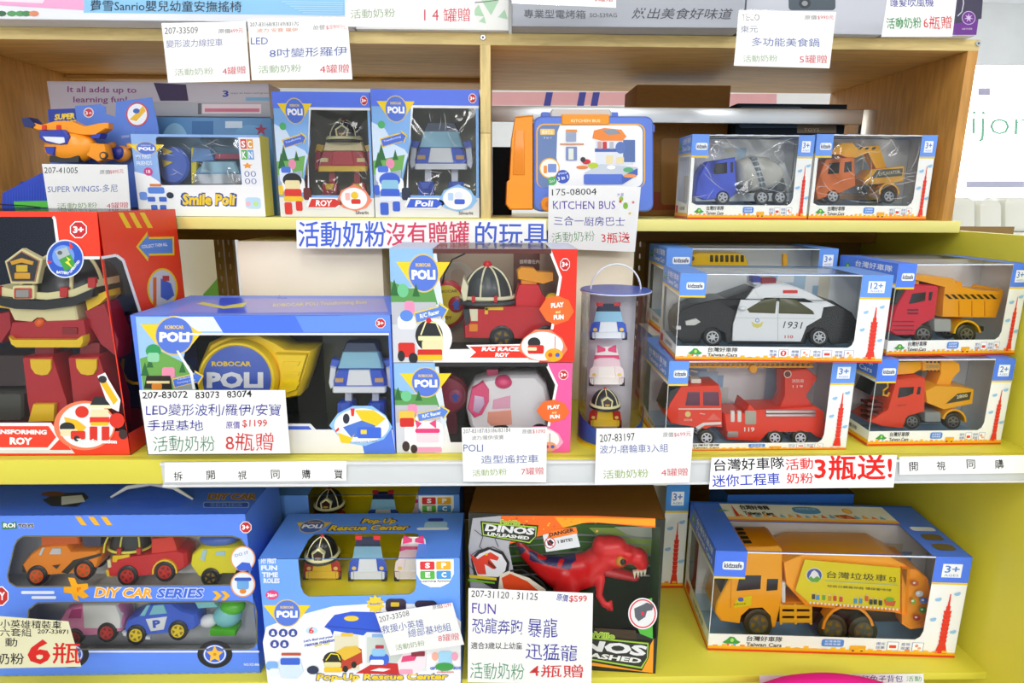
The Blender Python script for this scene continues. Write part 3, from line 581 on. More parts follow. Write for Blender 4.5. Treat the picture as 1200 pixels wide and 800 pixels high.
# the toy plane in front of the card
f = vert(Y1 + .008); O = 'k#f79a1c'; Bb = 'k#2c3fae'
t = thing('toy_plane', 'chunky orange toy plane with blue windscreen on a blue card', 'toy plane', (f.p(80, 192).x, Y1 + .02, f.p(80, 192).z))
p = P('fuselage', t); p.ball(f, 76, 172, 31, 20, 14, 16, O, 24, 14, top=.96, bot=-.85); p.bx(f, 56, 182, 92, 190, 2, 26, 'k#30302f', 2); p.done()
p = P('tail', t); p.pr(f, [(92, 164), (108, 167), (120, 168), (124, 186), (112, 190), (98, 182)], 6, 24, O, 2.5, .9); p.cyl(f, 119, 182, 4.6, 3.5, 8, 'k#3a3632', 16, .6); p.cyl(f, 119, 182, 3, 3, 5, O, 14, .4); p.done()
p = P('wing', t); p.pr(f, [(27, 141), (44, 146), (62, 141), (82, 141), (98, 148), (116, 144), (124, 143), (124, 150), (112, 158), (96, 158), (60, 152), (40, 152), (30, 148)], 4, 22, O, 3, .93); p.done()
p = P('wing_tip', t); p.pr(f, [(23, 138), (32, 137), (40, 146), (36, 150), (26, 148)], 3, 24, 'k#1f2c66', 2); p.done()
p = P('wing_tip', t); p.pr(f, [(104, 158), (117, 156), (115, 162), (106, 162)], 3, 20, Bb, 1.5); p.done()
p = P('windscreen', t); p.pr(f, [(47, 153), (76, 152), (82, 160), (80, 169), (72, 170), (54, 167), (48, 162)], -3.5, 6, Bb, 1.6, .9); p.pr(f, [(52, 160), (77, 161), (78, 167), (72, 169), (56, 165)], -4.2, -3, 'k#e9eef6', .4); p.done()
p = P('nose_panel', t); p.pr(f, [(53, 172), (66, 172), (64, 182), (56, 180)], -3.0, 4, Bb, 1, .9); p.done()
for x in (50, 67): p = P('roof_mark', t); p.bx(f, x - 2.5, 146, x + 2.5, 152, 2.5, 6, 'k#d8321f', .6); p.done()
f2 = vert(Y1 + .039); t = thing('small_toy_plane', 'tiny orange and blue toy plane in the blister beside the large plane', 'toy plane', (f2.p(138, 190).x, Y1 + .04, f2.p(138, 190).z))
p = P('body', t); p.ball(f2, 139, 180, 12, 10, 8, 8, O, 18, 10); p.done(); p = P('windscreen', t); p.ball(f2, 137, 179, 8, 8, 3, 6, Bb, 16, 10); p.done()
for x, k in ((128, -1), (152, 1)): p = P('wing', t); p.pr(f2, [(x - 5, 168), (x + 4, 166), (x + 5, 173), (x - 4, 174)], 2, 10, O, 1); p.done()
# ---------------------------------------------------------------- open-window light blue set
B = Box('light_blue_toy_box', 'low white and light blue toy box left of the two robot boxes', 'toy box', (163, 246), (311, 248), (160, 157), 40, z=zs, Y=Y1 + .012)
F = B.F; c = B.cv(nx=100); hole = [(19, 4), (84, 2), (84, 58), (19, 62)]
hole = [(20, 26), (80, 12), (82, 62), (20, 62)]
hw = rr(19.5, 3, 83, 62, 3)
B.shell({'front': '#8fb2e8', 'left': '#8fb2e8', 'right': '#d8cf3a', 'back': '#5a7f9a', 'bottom': '#d9d040'}, {'front': [hw]}, {'front': c}); crease_glints(B, B.film('front', hw, c, 'f#1'), c, 22, 6, 80, 58, 14, 5); B.fq('top', 'f#1')
p = B.P('front_print'); p.poly(c, [(0, 62), (100, 60), (100, 100), (0, 100)], '#f4f5f6'); p.poly(c, [(0, 45), (12, 50), (19, 58), (19, 64), (0, 64)], '#f4f5f6'); p.poly(c, [(83.5, 3), (100, 3), (100, 62), (83.5, 62)], '#f0f2f4')
p.text(c, 'Smile Poli', 35, 86, 77, 86, 14, '#f2cf2e', .045, .15, out=('#2f4a9c', 3.5)); p.text(c, 'Smile Poli', 35, 86, 77, 86, 14, '#f2cf2e', .03, .15)
for i, (ch, x, y, cc) in enumerate((('S', 85.5, 15, '#d9483a'), ('C', 90.5, 15, '#e8a33a'), ('K', 85.5, 28, '#5ab45a'), ('N', 90.5, 28, '#6fa6dc'))): p.rect(c, x - .6, y - 10, x + 4, y + 1.5, cc); p.text(c, ch, x, y, x + 3, y, 8, '#ffffff', .03)
for x, y in ((88, 47), (93, 47), (88, 56), (93, 56)): p.ring(c, x, y, 2, 3.4, .7, '#4a5fae', '#f0f2f4')
p.poly(c, star(89, 37, 4, .5), '#f0a03a'); p.ell(c, 11, 50 - 5, 3.4, 5, '#d0448a'); p.text(c, '18', 9.5, 47, 12.5, 47, 4, '#fff')
p.rect(c, 85, 76, 97, 90, '#bcdcf2', 3); p.ell(c, 87, 84, 2, 3, '#f0b8c8'); p.ell(c, 93, 84, 2, 3, '#b8e08a')
p.text(c, 'MY FIRST', 3, 30, 15, 29, 5, '#e8f2ff', .02); p.text(c, 'FRIENDS', 3, 38, 15, 37, 5, '#e8f2ff', .02); p.done()
p = B.P('picture_print', .8)   # generic blue toy vehicle
p.rect(c, 7, 66, 24, 84, '#e8eef8', 2); p.rect(c, 9, 64, 22, 72, '#5a86dc', 2); p.rect(c, 8, 76, 14, 82, '#4468c8', 1); p.rect(c, 17, 76, 23, 82, '#4468c8', 1); p.rect(c, 10, 86, 15, 97, '#4468c8', 1); p.rect(c, 17, 86, 22, 96, '#4468c8', 1); p.rect(c, 11, 60, 20, 63, '#e07a3a', .5); p.rect(c, 2, 70, 8, 80, '#6f96e4', 2); p.ell(c, 26, 74, 3, 4, '#2c3348', 10); p.done()
badge(B, c, 11.5, 17, 7.5)
# toy inside: rounded light blue car and a round base
G = F.off(14); t = thing('toy_disc', 'round blue toy disc with yellow marks inside the light blue box', 'toy', (G.p(203, 212).x, G.o.y, zs + .002))
p = P('disc', t); p.cyl(G, 203, 194, 18, 0, 18, 'k#4a6fd6', 26, 3, ry=22); p.done(); p = P('yellow_mark', t); p.pr(G, [(190, 172), (203, 178), (192, 182)], -1.2, 1, 'k#f0cf2a', .3); p.pr(G, [(190, 187), (203, 190), (192, 196)], -1.2, 1, 'k#f0cf2a', .3); p.done()
t = thing('blue_toy_car', 'light blue toy car with a red light bar inside the light blue box', 'toy car', (G.p(253, 215).x, G.o.y, zs + .002))
p = P('body', t); p.ball(G, 255, 205, 30, 17, 10, 13, 'k#7fb4e0', top=.9, bot=-.6); p.bx(G, 228, 204, 285, 216, -5, 22, 'k#dfe8f2', 4); p.done()
p = P('windscreen', t); p.pr(G, [(238, 189), (276, 189), (281, 203), (234, 203)], -4, 6, 'k#9fd0e8', 3, .9); p.done()
p = P('roof', t); p.pr(G, [(225, 172), (245, 174), (250, 188), (222, 190)], 4, 20, 'k#6fa2e4', 3); p.done(); p = P('light_bar', t); p.bx(G, 250, 180, 282, 186, 4, 12, 'k#a83a5a', 1.2); p.done()
p = P('yellow_post', t); p.bx(G, 222, 172, 228, 216, 6, 18, 'k#e8d82a', 1.5); p.done()
# ---------------------------------------------------------------- robot boxes
def robot(G, name, label, x, y0, h, C, z=0, arms=True, thick=1.0):
    """upright toy robot: feet at y0 (px), height h px; car-front chest, windscreen, roof, block legs"""
    s = h / 100; X = lambda a: x + a * s; Y = lambda b: y0 - b * s
    t = thing(name, label, 'toy robot', (G.p(x, y0).x, G.p(x, y0).y, G.p(x, y0).z)); k = thick
    R = lambda p, a0, b0, a1, b1, d0, d1, c, b=1.5: p.bx(G, X(a0), Y(b1), X(a1), Y(b0), d0 * k, d1 * k, c, b)
    for sg in (-1, 1):
        p = P('leg', t); R(p, sg * 18 - 9.5, 0, sg * 18 + 9.5, 26, -2, 22, C['leg'], 2); R(p, sg * 16 - 4, 24, sg * 16 + 4, 44, 6, 16, C['shin'], 1); p.done()
        p = P('knee_cap', t); p.pr(G, [(X(sg * 18 - 6), Y(25)), (X(sg * 18 + 6), Y(25)), (X(sg * 18 + 4), Y(17)), (X(sg * 18 - 4), Y(17))], (-3.4) * k, -.5 * k, C['knee'], .6); p.done()
    p = P('chest', t); p.pr(G, [(X(-26), Y(66)), (X(26), Y(66)), (X(31), Y(52)), (X(30), Y(42)), (X(-30), Y(42)), (X(-31), Y(52))], -10 * k, 22 * k, C['body'], 4, .93); p.done()
    p = P('bumper', t); R(p, -31, 40, 31, 47, -13, 0, C['bumper'], 2); p.done()
    for sg in (-1, 1): p = P('head_lamp', t); R(p, sg * 23 - 5, 52, sg * 23 + 5, 57, -12, -8, C['lamp'], .8); p.done()
    p = P('bonnet', t); p.pr(G, [(X(-12), Y(66)), (X(12), Y(66)), (X(15), Y(48)), (X(-15), Y(48))], -11.5 * k, -6 * k, C['bonnet'], 1); p.done()
    p = P('windscreen', t); p.pr(G, [(X(-21), Y(86)), (X(21), Y(86)), (X(27), Y(66)), (X(-27), Y(66))], -5 * k, 16 * k, C['glass'], 3, .93); p.done()
    p = P('roof', t); p.pr(G, [(X(-17), Y(96)), (X(17), Y(96)), (X(22), Y(85)), (X(-22), Y(85))], -3 * k, 20 * k, C['roof'], 3, .92); p.done()
    if arms:
        for sg in (-1, 1):
            p = P('arm', t); p.pr(G, [(X(sg * 25), Y(74)), (X(sg * 35), Y(76)), (X(sg * 38), Y(66)), (X(sg * 30), Y(62))], 4 * k, 20 * k, C['arm'], 2, .9)
            p.pr(G, [(X(sg * 29), Y(66)), (X(sg * 36), Y(68)), (X(sg * 38), Y(48)), (X(sg * 36), Y(40)), (X(sg * 31), Y(44))], 0 * k, 18 * k, C['hand'], 3, .88); p.done()
    return t
RC = dict(leg='k#c42a35', shin='k#a8242e', knee='k#efc62a', body='k#b82530', bumper='k#efc62a', lamp='k#e8d890', bonnet='k#c42a35', glass='k#e8dba8', roof='k#26262a', arm='k#e0b830', hand='k#b82a44')
PC = dict(leg='k#2f57cf', shin='k#dfe4ee', knee='k#4a70e0', body='k#2f57cf', bumper='k#e6eaf0', lamp='k#c9a070', bonnet='k#e6eaf0', glass='k#8ec4dc', roof='k#3a4a66', arm='k#3f63d0', hand='k#e2e8f0')
def helmet(t, G, cx, cy_, rx, ry, d, k=1.0, ribs=True, lamp=True, badge_=True, rim=True):
    """black dome with cream ribs and band, red lamp on top, five-sided plate in front"""
    p = P('helmet_dome', t); p.ball(G, cx, cy_, rx, ry, d, rx * k * G.sc(cx, cy_) * 1000, 'k#202226', 24, 10, top=1, bot=-.02); p.done()
    rd = rx * k * G.sc(cx, cy_) * 1000
    if ribs:
        for a in (-62, -22, 22, 62) if rx > 25 else (-50, 0, 50):
            p = P('helmet_rib', t); pts = []
            for j in range(9):
                e = math.radians(5 + 84 * j / 8); pts.append(G.p(cx + (rx + .6) * math.cos(e) * math.sin(math.radians(a)), cy_ - (ry + .6) * math.sin(e), d - (rd + .5) * math.cos(e) * math.cos(math.radians(a))))
            p.tube(pts, max(.7, rx * .035 * G.sc(cx, cy_) * 1000), 'k#eee7b4', 6); p.done()
    if rim:
        p = P('helmet_band', t); pts = [G.p(cx + rx * 1.03 * math.cos(2 * math.pi * i / 28), cy_ - ry * .03, d - rd * 1.03 * math.sin(2 * math.pi * i / 28)) for i in range(28)]
        p.tube(pts, max(.9, ry * .1 * G.sc(cx, cy_) * 1000), 'k#eee7b4', 8, True); p.done()
        p = P('helmet_brim', t); pts = [G.p(cx + rx * 1.05 * math.cos(2 * math.pi * i / 28), cy_ + ry * .12, d - rd * 1.08 * math.sin(2 * math.pi * i / 28)) for i in range(28)]
        p.tube(pts, max(.9, ry * .09 * G.sc(cx, cy_) * 1000), 'k#202226', 8, True); p.done()
    if lamp: p = P('top_lamp', t); p.ball(G, cx, cy_ - ry * 1.02, rx * .13, rx * .13, d, rx * .13 * G.sc(cx, cy_) * 1000, 'k#c9242c', 14, 8); p.done()
    if badge_:
        s = rx * .42; x, y = (cx + (badge_ if badge_ is not True else 0), cy_ - ry * .38); dd = d - rd * 1.02
        p = P('helmet_plate', t); q = [(x - s, y - s * .3), (x, y - s), (x + s, y - s * .3), (x + s * .8, y + s * .95), (x - s * .8, y + s * .95)]
        p.pr(G, q, dd, dd + rd * .3, 'k#eee7b4', .4); p.loft(G, q, [(dd - .4, .72), (dd, .74)], 'k#3a2a22'); p.bx(G, x - s * .4, y + s * .25, x + s * .4, y + s * .5, dd - .9, dd - .3, 'k#e8b32a', .1); p.done()
def rescue_box(name, label, bl, br, tl, Y, z, word, ac, red):
    B = Box(name, label, 'toy box', bl, br, tl, 95, z=z, Y=Y); c = B.cv(nx=100); F = B.F
    hole = [(40, 14), (97, 14), (97, 84), (86, 86), (40, 83)] if red else [(36, 14), (97, 14), (97, 84), (38, 83)]
    hole = [(38, 14), (97, 14), (97, 83), (40, 84), (18, 60), (33, 46), (38, 30)]
    hole = [(37, 14), (97, 14), (97, 82), (30, 82), (26, 74), (36, 40)]
    B.shell({'front': '#7fb0e8', 'left': '#e9e9ec', 'right': '#e9e9ec', 'back': '#9a9a80', 'bottom': '#c9c9c4', 'top': '#5a78e6'}, {'front': [hole]}, {'front': c}); crease_glints(B, B.film('front', hole, c, 'f#1'), c, 42, 16, 95, 68, 12, len(word))
    p = B.P('front_print'); p.rect(c, 0, 0, 100, 13, '#5a78e6'); p.rect(c, 32, 12, 100, 14, '#e6e8ec')
    p.poly(c, [(0, 25), (12, 30), (20, 42), (30, 46), (33, 50), (26, 66), (0, 66)], '#cfe2f6'); p.poly(c, [(0, 55), (30, 50), (25, 72), (0, 72)], '#6fae58'); p.poly(c, [(0, 66), (26, 62), (24, 86), (0, 86)], '#9fb0c4')
    for x, y, r in ((8, 48, 4), (5, 54, 4), (21, 50, 2.6)): p.poly(c, [(x - r, y + r * 1.6), (x, y - r * 1.6), (x + r, y + r * 1.6)], '#2c6a38')
    p.rect(c, 0, 84, 100, 100, '#e4e4e2'); p.poly(c, [(30, 82), (37, 14), (39, 14), (33, 50), (32, 84)], '#eceef0')
    p.ell(c, 9, 27, 3.4, 3, '#4fae6a'); p.ell(c, 16, 57, 4, 4, '#e88fae'); p.rect(c, 2, 60, 16, 72, '#dfe8f6', 3); p.rect(c, 4, 59, 14, 64, '#4a74d8', 1.5); p.done()
    p = B.P('arrow_print', .8); p.poly(c, arrow(8, 41, 33, 35, 3.6, 5.2, 5), '#e8c83a'); p.poly(c, arrow(9, 41, 31.5, 35.6, 2.8, 4.2, 4.2), '#4a6fd2'); p.text(c, 'Transforming', 11, 41, 27, 37, 2, '#e8eefa'); p.done()
    p = B.P('vehicle_print', 1.2)
    a, b_ = (('#d8352a', '#efc62a') if red else ('#3f63d0', '#e4eaf4'))
    p.rect(c, 4, 68, 28, 80, '#f2f2f2', 4); p.ell(c, 15, 70, 10, 6, '#26262a' if red else '#3f63d0', 20); p.rect(c, 7, 70, 23, 78, '#ecdfa8' if red else '#8ec4dc', 2); p.rect(c, 6, 77, 24, 84, a, 2); p.rect(c, 5, 83, 25, 87, b_, 1); p.rect(c, 5, 88, 13, 98, a, 1.5); p.rect(c, 17, 87, 24, 95, a, 1.5); p.rect(c, 0, 74, 5, 82, b_ if red else a, 1.5); p.rect(c, 26, 76, 34, 86, '#6a2a2a' if red else '#2c3348', 2)
    p.done()
    p = B.P('name_banner', 1.6); ac2 = ac; p.poly(c, [(28, 91), (32, 84), (60, 84), (68, 88), (60, 93), (32, 93)], '#f2f2f2'); p.poly(c, [(30, 92), (34, 85), (59, 85), (65, 88.5), (59, 92), (31, 92)], ac2); p.text(c, word, 38, 91, 56, 91, 5, '#fff', .035, .15); p.done()
    p = B.P('oval_picture', 1.6); p.poly(c, [(60, 88), (66, 78), (80, 73), (92, 78), (98, 86), (92, 92), (80, 95), (67, 92)], '#f08a6a' if red else '#8fc0ec'); p.ell(c, 79, 84.5, 14, 8.8, '#f4f4f2'); p.ell(c, 80, 82, 4, 3, b_, 12); p.rect(c, 76, 85, 86, 89, a, 1.4); p.rect(c, 70, 80, 75, 86, '#f4b8b0' if red else '#b8d0f4', 1); p.done()
    p = B.P('maker_mark', 1); p.text(c, 'Silverlit', 80, 97.5, 94, 97.5, 2.6, '#5a4a55', .02); p.done()
    p = B.P('age_mark', 1); age(p, c, 94, 6.5, 3.4, t='3+'); p.done()
    badge(B, c, 22.5 if red else 23, 15, 9.5); return B
B1 = rescue_box('robot_toy_box', 'tall blue toy box with a red robot, left of the divider pair', (329, 252), (439, 253), (319, 107), Y1 + .012, zs, 'ROY', '#d8352a', True)
B2 = rescue_box('robot_toy_box', 'tall blue toy box with a white and blue robot beside the divider', (440, 253), (562, 254), (437, 104), Y1 + .008, zs, 'Poli', '#3f63d0', False)
G = B1.F.off(38); t = robot(G, 'toy_robot', 'red fire engine toy robot with a black helmet in the left tall blue box', 403, 238, 92, RC, arms=True, thick=.75)
helmet(t, G, 403, 163, 19, 22, 4, .7)
p = P('ladder_accessory', t); p.bx(G, 352, 150, 360, 205, 4, 12, 'k#e8a024', 1); p.bx(G, 348, 205, 362, 236, 2, 14, 'k#7a1f24', 2); p.done()
G = B2.F.off(38); robot(G, 'toy_robot', 'white and blue toy robot with a pale windscreen in the right tall blue box', 517, 238, 98, PC, thick=.75)
# ---------------------------------------------------------------- kitchen play case
Yk = Y1 + .02; f = vert(Yk); t = thing('toy_kitchen_case', 'orange and blue plastic carry case printed with a toy kitchen', 'toy case', (f.p(690, 250).x, Yk + .04, zs))
OR = 'k#f99a1e'; BC = 'k#6080dc'
p = P('orange_half', t); p.loft(f, [(604, 136), (625, 134), (625, 246), (598, 246), (593, 240), (594, 213), (597, 211), (600, 160)], [(3, .96), (7, 1), (85, 1), (90, .96)], OR); p.pr(f, [(604, 152), (614, 152), (615, 205), (601, 205)], 1.5, 5, 'k#f08c14', 1); p.done()
p = P('blue_half', t); p.loft(f, rr(625.5, 136, 766, 248, 9, 4), [(0, .975, .97), (3, 1), (85, 1), (90, .96)], BC); p.done()
p = P('hinge', t); p.bx(f, 764, 144, 771, 153, 20, 50, BC, 2); p.done(); p = P('hinge', t); p.bx(f, 762, 222, 768, 238, 20, 50, BC, 2); p.done()
for x in (641, 724): p = P('handle_bracket', t); p.bx(f, x - 5, 128, x + 5, 137, 30, 50, BC, 2); p.done()
p = P('carry_handle', t); p.loft(f, rr(646, 125, 721, 136, 5, 4), [(26, .94), (29, 1), (52, 1), (55, .94)], 'k#d9d6cf'); p.done()
p = P('orange_latch', t); p.bx(f, 658, 134, 714, 146, -2.5, 40, OR, 1.5); p.done()
p = P('latch_lettering', t, 2.9); p.text(f, 'KITCHEN BUS', 669, 143.5, 703, 143.5, 3.6, '#f6e3b0', .03); p.done()
p = P('wheel', t); p.cyl(f, 642, 239, 8.5, -6, 8, OR, 26, 2); p.cyl(f, 642, 239, 3.5, -7, -5, 'k#e8861a', 14, .5); p.done()
p = P('kitchen_label', t, .6); p.rect(f, 628.5, 145, 756, 220, '#f0b53a', 9); p.rect(f, 630, 146.5, 754.5, 220, '#6b83b4', 8); p.poly(f, [(656, 147)] + rr(656, 146.8, 753, 219, 8)[0:10] + [(648, 219), (656, 200), (652, 185), (653, 155)], '#f3f3f4')
p.rect(f, 633, 151, 650, 158, '#f0c86a', 1); p.text(f, '廚房巴士', 635, 157, 648, 157, 4.5, '#ffffff'); p.text(f, '3 in 1', 637, 162.5, 646, 162.5, 2.2, '#e8e8f0')
p.ring(f, 644, 197, 12, 12, 1.4, '#f0b53a', '#f7f4ea'); p.rect(f, 642, 192, 652, 202, '#7a92d4', 1); p.rect(f, 637, 194, 641, 203, '#e8923a', 1); p.ell(f, 647, 212, 5.2, 5.2, '#55b06a'); p.ell(f, 659.5, 207, 8, 8, '#3c5cc0'); p.text(f, '2in1', 644, 214, 650, 213, 3, '#fff'); p.text(f, '3 in 1', 654, 212, 666, 209, 4.5, '#fff', .02); p.text(f, 'Play', 655, 206, 665, 203, 3, '#fff')
p.done()
p = P('kitchen_picture', t, 1.4)
p.poly(f, [(696, 153), (708, 150), (728, 152), (734, 160), (728, 166), (705, 165), (694, 162)], '#ee8a3c'); p.poly(f, [(706, 153), (720, 151), (728, 157), (712, 158)], '#8c98a4'); p.rect(f, 698, 165, 742, 193, '#dfe4ee'); p.rect(f, 730, 164, 744, 190, '#5a74ae'); p.rect(f, 697, 174, 726, 178, '#4a63ae')
for x, cc in ((702, '#c9a0a0'), (708, '#c63a3a'), (716, '#b8bcc6')): p.rect(f, x - 2, 166, x + 3, 174.5, cc, 1)
p.rect(f, 710, 182, 718, 192, '#ead9a8', 1); p.rect(f, 722, 184, 731, 192, '#ead9a8', 1); p.ell(f, 727, 173, 6, 7, '#5d78b8'); p.poly(f, [(684, 203), (704, 192), (747, 196), (736, 210)], '#c6cfdb'); p.rect(f, 684, 204, 730, 216, '#5a78d4', 2, ); p.poly(f, [(728, 207), (747, 197), (747, 205), (729, 216)], '#4a66be')
p.ell(f, 695, 194, 6, 3.4, '#b9cc3a'); p.ell(f, 687, 189.5, 5, 3, '#cc2f3f'); p.ell(f, 683, 187, 3, 3, '#3a3a3a'); p.ell(f, 682, 196, 7, 2, '#e8863a'); p.ell(f, 716, 196, 5, 2.4, '#ffffff'); p.ell(f, 736, 199, 6, 3, '#5fae7a'); p.ell(f, 738, 206, 8, 2.2, '#ee9a5a')
p.rect(f, 663, 153, 675, 166, '#9aa8c8', 1); p.rect(f, 663, 152, 676, 155, '#e8923a'); p.line(f, [(656, 169), (684, 169)], 1.6, '#d08a5a'); p.rect(f, 663, 172, 676, 188, '#7a8cc0', 1); p.rect(f, 666, 174, 672, 187, '#dfe6d8'); p.done()
# ---------------------------------------------------------------- truck boxes in the right bay
B3 = car_box('truck_toy_box', 'clear-fronted toy box with a blue mixer truck beside the toy case', (805, 255), (945, 255), (800, 157), 70, z=zs, Y=Y1 + .012, wrap='f#1', tabw=.14, blue='#6a98ea', colw=.13, win_left=.03)
B4 = car_box('truck_toy_box', 'clear-fronted toy box with an orange digger truck at the cabinet right side', (947, 255), (1085, 255), (955, 157), 70, z=zs, Y=Y1 + .012, wrap='f#1', tabw=.14, blue='#6a98ea', colw=.13, win_left=.03)
def truck_cab(G, t, pts, win, C, w_=34, extra=True, dark='k#23262c', glass=None):
    p = P('cab', t); p.loft(G, pts, [(0, .96), (2, 1), (w_ - 2, 1), (w_, .96)], C); p.done()
    for q in win: p = P('cab_window', t); p.pr(G, q, -.7, 2, dark, .4); p.done()
def fender(p, G, cx, cy_, r, d0, d1, c, a0=-8, a1=188, t_=2.2):
    n = 10; o = [(cx + (r + t_) * math.cos(math.radians(a0 + (a1 - a0) * i / n)), cy_ - (r + t_) * math.sin(math.radians(a0 + (a1 - a0) * i / n))) for i in range(n + 1)]
    i_ = [(cx + r * math.cos(math.radians(a0 + (a1 - a0) * i / n)), cy_ - r * math.sin(math.radians(a0 + (a1 - a0) * i / n))) for i in range(n, -1, -1)]
    p.loft(G, o + i_, [(d0, 1), (d1, 1)], c)
# blue mixer truck
G = B3.F.off(14); t = thing('toy_mixer_truck', 'blue toy cement mixer truck with a white striped drum', 'toy truck', (G.p(870, 235).x, G.p(870, 235).y + .015, zs + .002))
C = 'k#4664f0'; truck_cab(G, t, [(829, 189), (862, 184), (864, 226), (856, 232), (824, 234), (815, 230), (818, 208)], [[(838, 192), (852, 190), (852, 203), (836, 204)], [(856, 190), (859, 190), (859, 202), (856, 202)]], C)
p = P('chassis', t); p.bx(G, 816, 226, 930, 236, 4, 30, 'k#c9d3da', 1); p.done(); p = P('drum', t); p.loft(G, [(866, 188), (884, 181), (905, 184), (922, 196), (924, 206), (912, 219), (886, 224), (868, 216)], [(0, .35), (3, .75), (8, .93), (17, 1), (26, .93), (31, .75), (34, .35)], 'k#d9dbd4'); p.done()
p = P('drum_stripe', t)
for i in range(6): p.pr(G, [(880 + i * 2, 184 + i * 6.2), (886 + i * 2, 183 + i * 6.2), (888 + i * 2, 187 + i * 6.2), (882 + i * 2, 188.5 + i * 6.2)], -.6, 14, 'k#64788a', .2)
p.done('stuff')
p = P('chute', t); p.pr(G, [(915, 192), (922, 190), (934, 222), (926, 226)], 8, 24, 'k#c9ced0', 1); p.done()
for x in (847, 893, 914): wh(t, G, x, 231, 8.5, 0, 8, 'k#3a4048'); wh(t, G, x, 231, 8.5, 0 + 26, 8, 'k#3a4048')
# orange digger truck
G = B4.F.off(14); t = thing('toy_digger_truck', 'orange toy digger truck with a yellow folded arm', 'toy truck', (G.p(1010, 235).x, G.p(1010, 235).y + .015, zs + .002))
C = 'k#f0781e'; Yw = 'k#f6b21e'
truck_cab(G, t, [(968, 186), (1002, 184), (1003, 218), (985, 226), (958, 234), (955, 222), (960, 205)], [[(972, 191), (984, 190), (983, 203), (970, 204)], [(990, 190), (998, 189), (998, 201), (989, 202)]], C)
p = P('chassis', t); p.bx(G, 958, 226, 1054, 234, 5, 29, 'k#7a5a3a', 1); p.done()
p = P('arm', t); p.pr(G, [(976, 180), (990, 167), (1003, 166), (1008, 172), (1035, 169), (1044, 196), (1032, 198), (1022, 178), (1008, 184), (1002, 186), (984, 180)], 10, 26, Yw, 1.5); p.done()
p = P('arm_stripes', t, 0)
for i in range(3): p.poly(G.off(9.6), [(1007 + i * 8, 172.5), (1011 + i * 8, 172), (1009 + i * 8, 175), (1005 + i * 8, 175.5)], 'k#2a2a2a')
p.done()
p = P('turntable', t); p.pr(G, [(1012, 209), (1022, 198), (1061, 194), (1060, 213), (1014, 217)], 0, 34, Yw, 2); p.done(); p = P('digger_print', t, .2); p.poly(G, [(1020, 209), (1028, 199), (1058, 197), (1057, 206)], 'k#5a5a50'); p.text(G, 'EXCAVATOR', 1030, 206, 1055, 203, 4, '#f0e6c0'); p.done()
p = P('mudguard', t); fender(p, G, 1042, 226, 10, 0, 34, Yw); p.done()
for x in (976, 1042): wh(t, G, x, 230, 8.5, 0, 8); wh(t, G, x, 230, 8.5, 0 + 26, 8)
# ================================================================ middle shelf
zm = Zmid + .0005
# ---------------------------------------------------------------- large red robot box at the left
B = Box('large_robot_box', 'large red toy box with a big robot behind clear film at the far left', 'toy box', (-150, 531), (153, 531), (-150, 247), 192, z=zm, Y=.003); F = B.F; Rr = B.R
B.H = F.p(110, 248).z - B.a.z; RD = '#ee3c22'
hf = [(-170, 252), (66, 250), (80, 300), (124, 301), (146, 522), (138, 502), (132, 496), (100, 520), (96, 524), (-170, 524)]
hf = [(-150, 254), (64, 254), (71, 301), (117.9, 301), (148.4, 505), (120, 505), (100, 498), (70, 497), (55, 497), (-150, 497)]
hr = [(118.7, 301), (136, 299), (143, 304), (164, 366), (184, 440), (192, 490), (172, 496), (150.4, 508)]
p = P('carton', B.t)
B.H = F.p(110, 248).z - B.a.z; h = Zv * B.H; a, b, d = B.a, B.b, B.bk * B.D
p.plate([a, b, b + h, a + h], [[F.p(*q) for q in hf]], F.n, .6, RD); p.plate([b, b + d, b + d + h, b + h], [[Rr.p(*q) for q in hr]], Rr.n, .63, RD)
p.plate([a + d, b + d, b + d + h, a + d + h][::-1], [], -F.n, .66, '#2a3448'); p.plate([a + d, a, a + h, a + d + h], [], -B.u, .6, '#2a3448'); p.plate([a + d, b + d, b, a], [], -Zv, .6, '#8a1f1c'); p.done()
p = P('window_film', B.t); p.h = .05; p.poly(F, hf, 'f#'); p.done(smooth=False); p = P('window_film', B.t); p.h = .05; p.poly(Rr, hr, 'f#'); p.done(smooth=False)
p = P('window_film', B.t); p.add([a + h, b + h, b + d + h, a + d + h], [(0, 1, 2, 3)], 'f#'); p.done(smooth=False)
p = P('window_border', B.t); p.line(F, [(62, 254), (64, 256), (70, 302), (117, 302)], 3.4, '#eceef0'); p.line(Rr, [(118.5, 302), (136, 299), (144, 305), (164, 366), (184, 440)], 3.4, '#eceef0'); p.done()
p = P('age_mark', B.t); age(p, F, 92, 269, 9.5); p.done()
p = P('side_print', B.t)
for x in (148, 160.5, 173): p.rect(Rr, x, 249, x + 6, 267, '#f2c61f', 0, -10)
p.poly(Rr, arrow(204, 288, 159, 289, 11, 18, 14), '#f2c61f'); p.poly(Rr, arrow(202, 288, 162, 289, 8.5, 14, 12), '#5b8ada'); p.text(Rr, 'COLLECT THEM ALL', 166, 291, 196, 288, 4, '#dfe8fa', .03)
p.ring(Rr, 190, 338, 18, 24, 2.2, '#f2c61f', '#c9ccd6'); p.rect(Rr, 179, 325, 183, 358, '#d9641f'); p.poly(Rr, [(188, 326), (200, 332), (204, 346), (196, 352), (188, 348)], '#3f63c8'); p.rect(Rr, 190, 323, 198, 329, '#b8323a'); p.done()
p = P('name_banner', B.t); p.poly(F, [(-150, 495), (60, 495), (72, 512), (58, 527), (-150, 527)], '#e4e6e8'); p.poly(F, [(-150, 499), (57, 499), (66, 512), (56, 524), (-150, 524)], RD); p.poly(F, [(-150, 527), (84, 527), (72, 512), (88, 531), (-150, 531)], '#d9dad8')
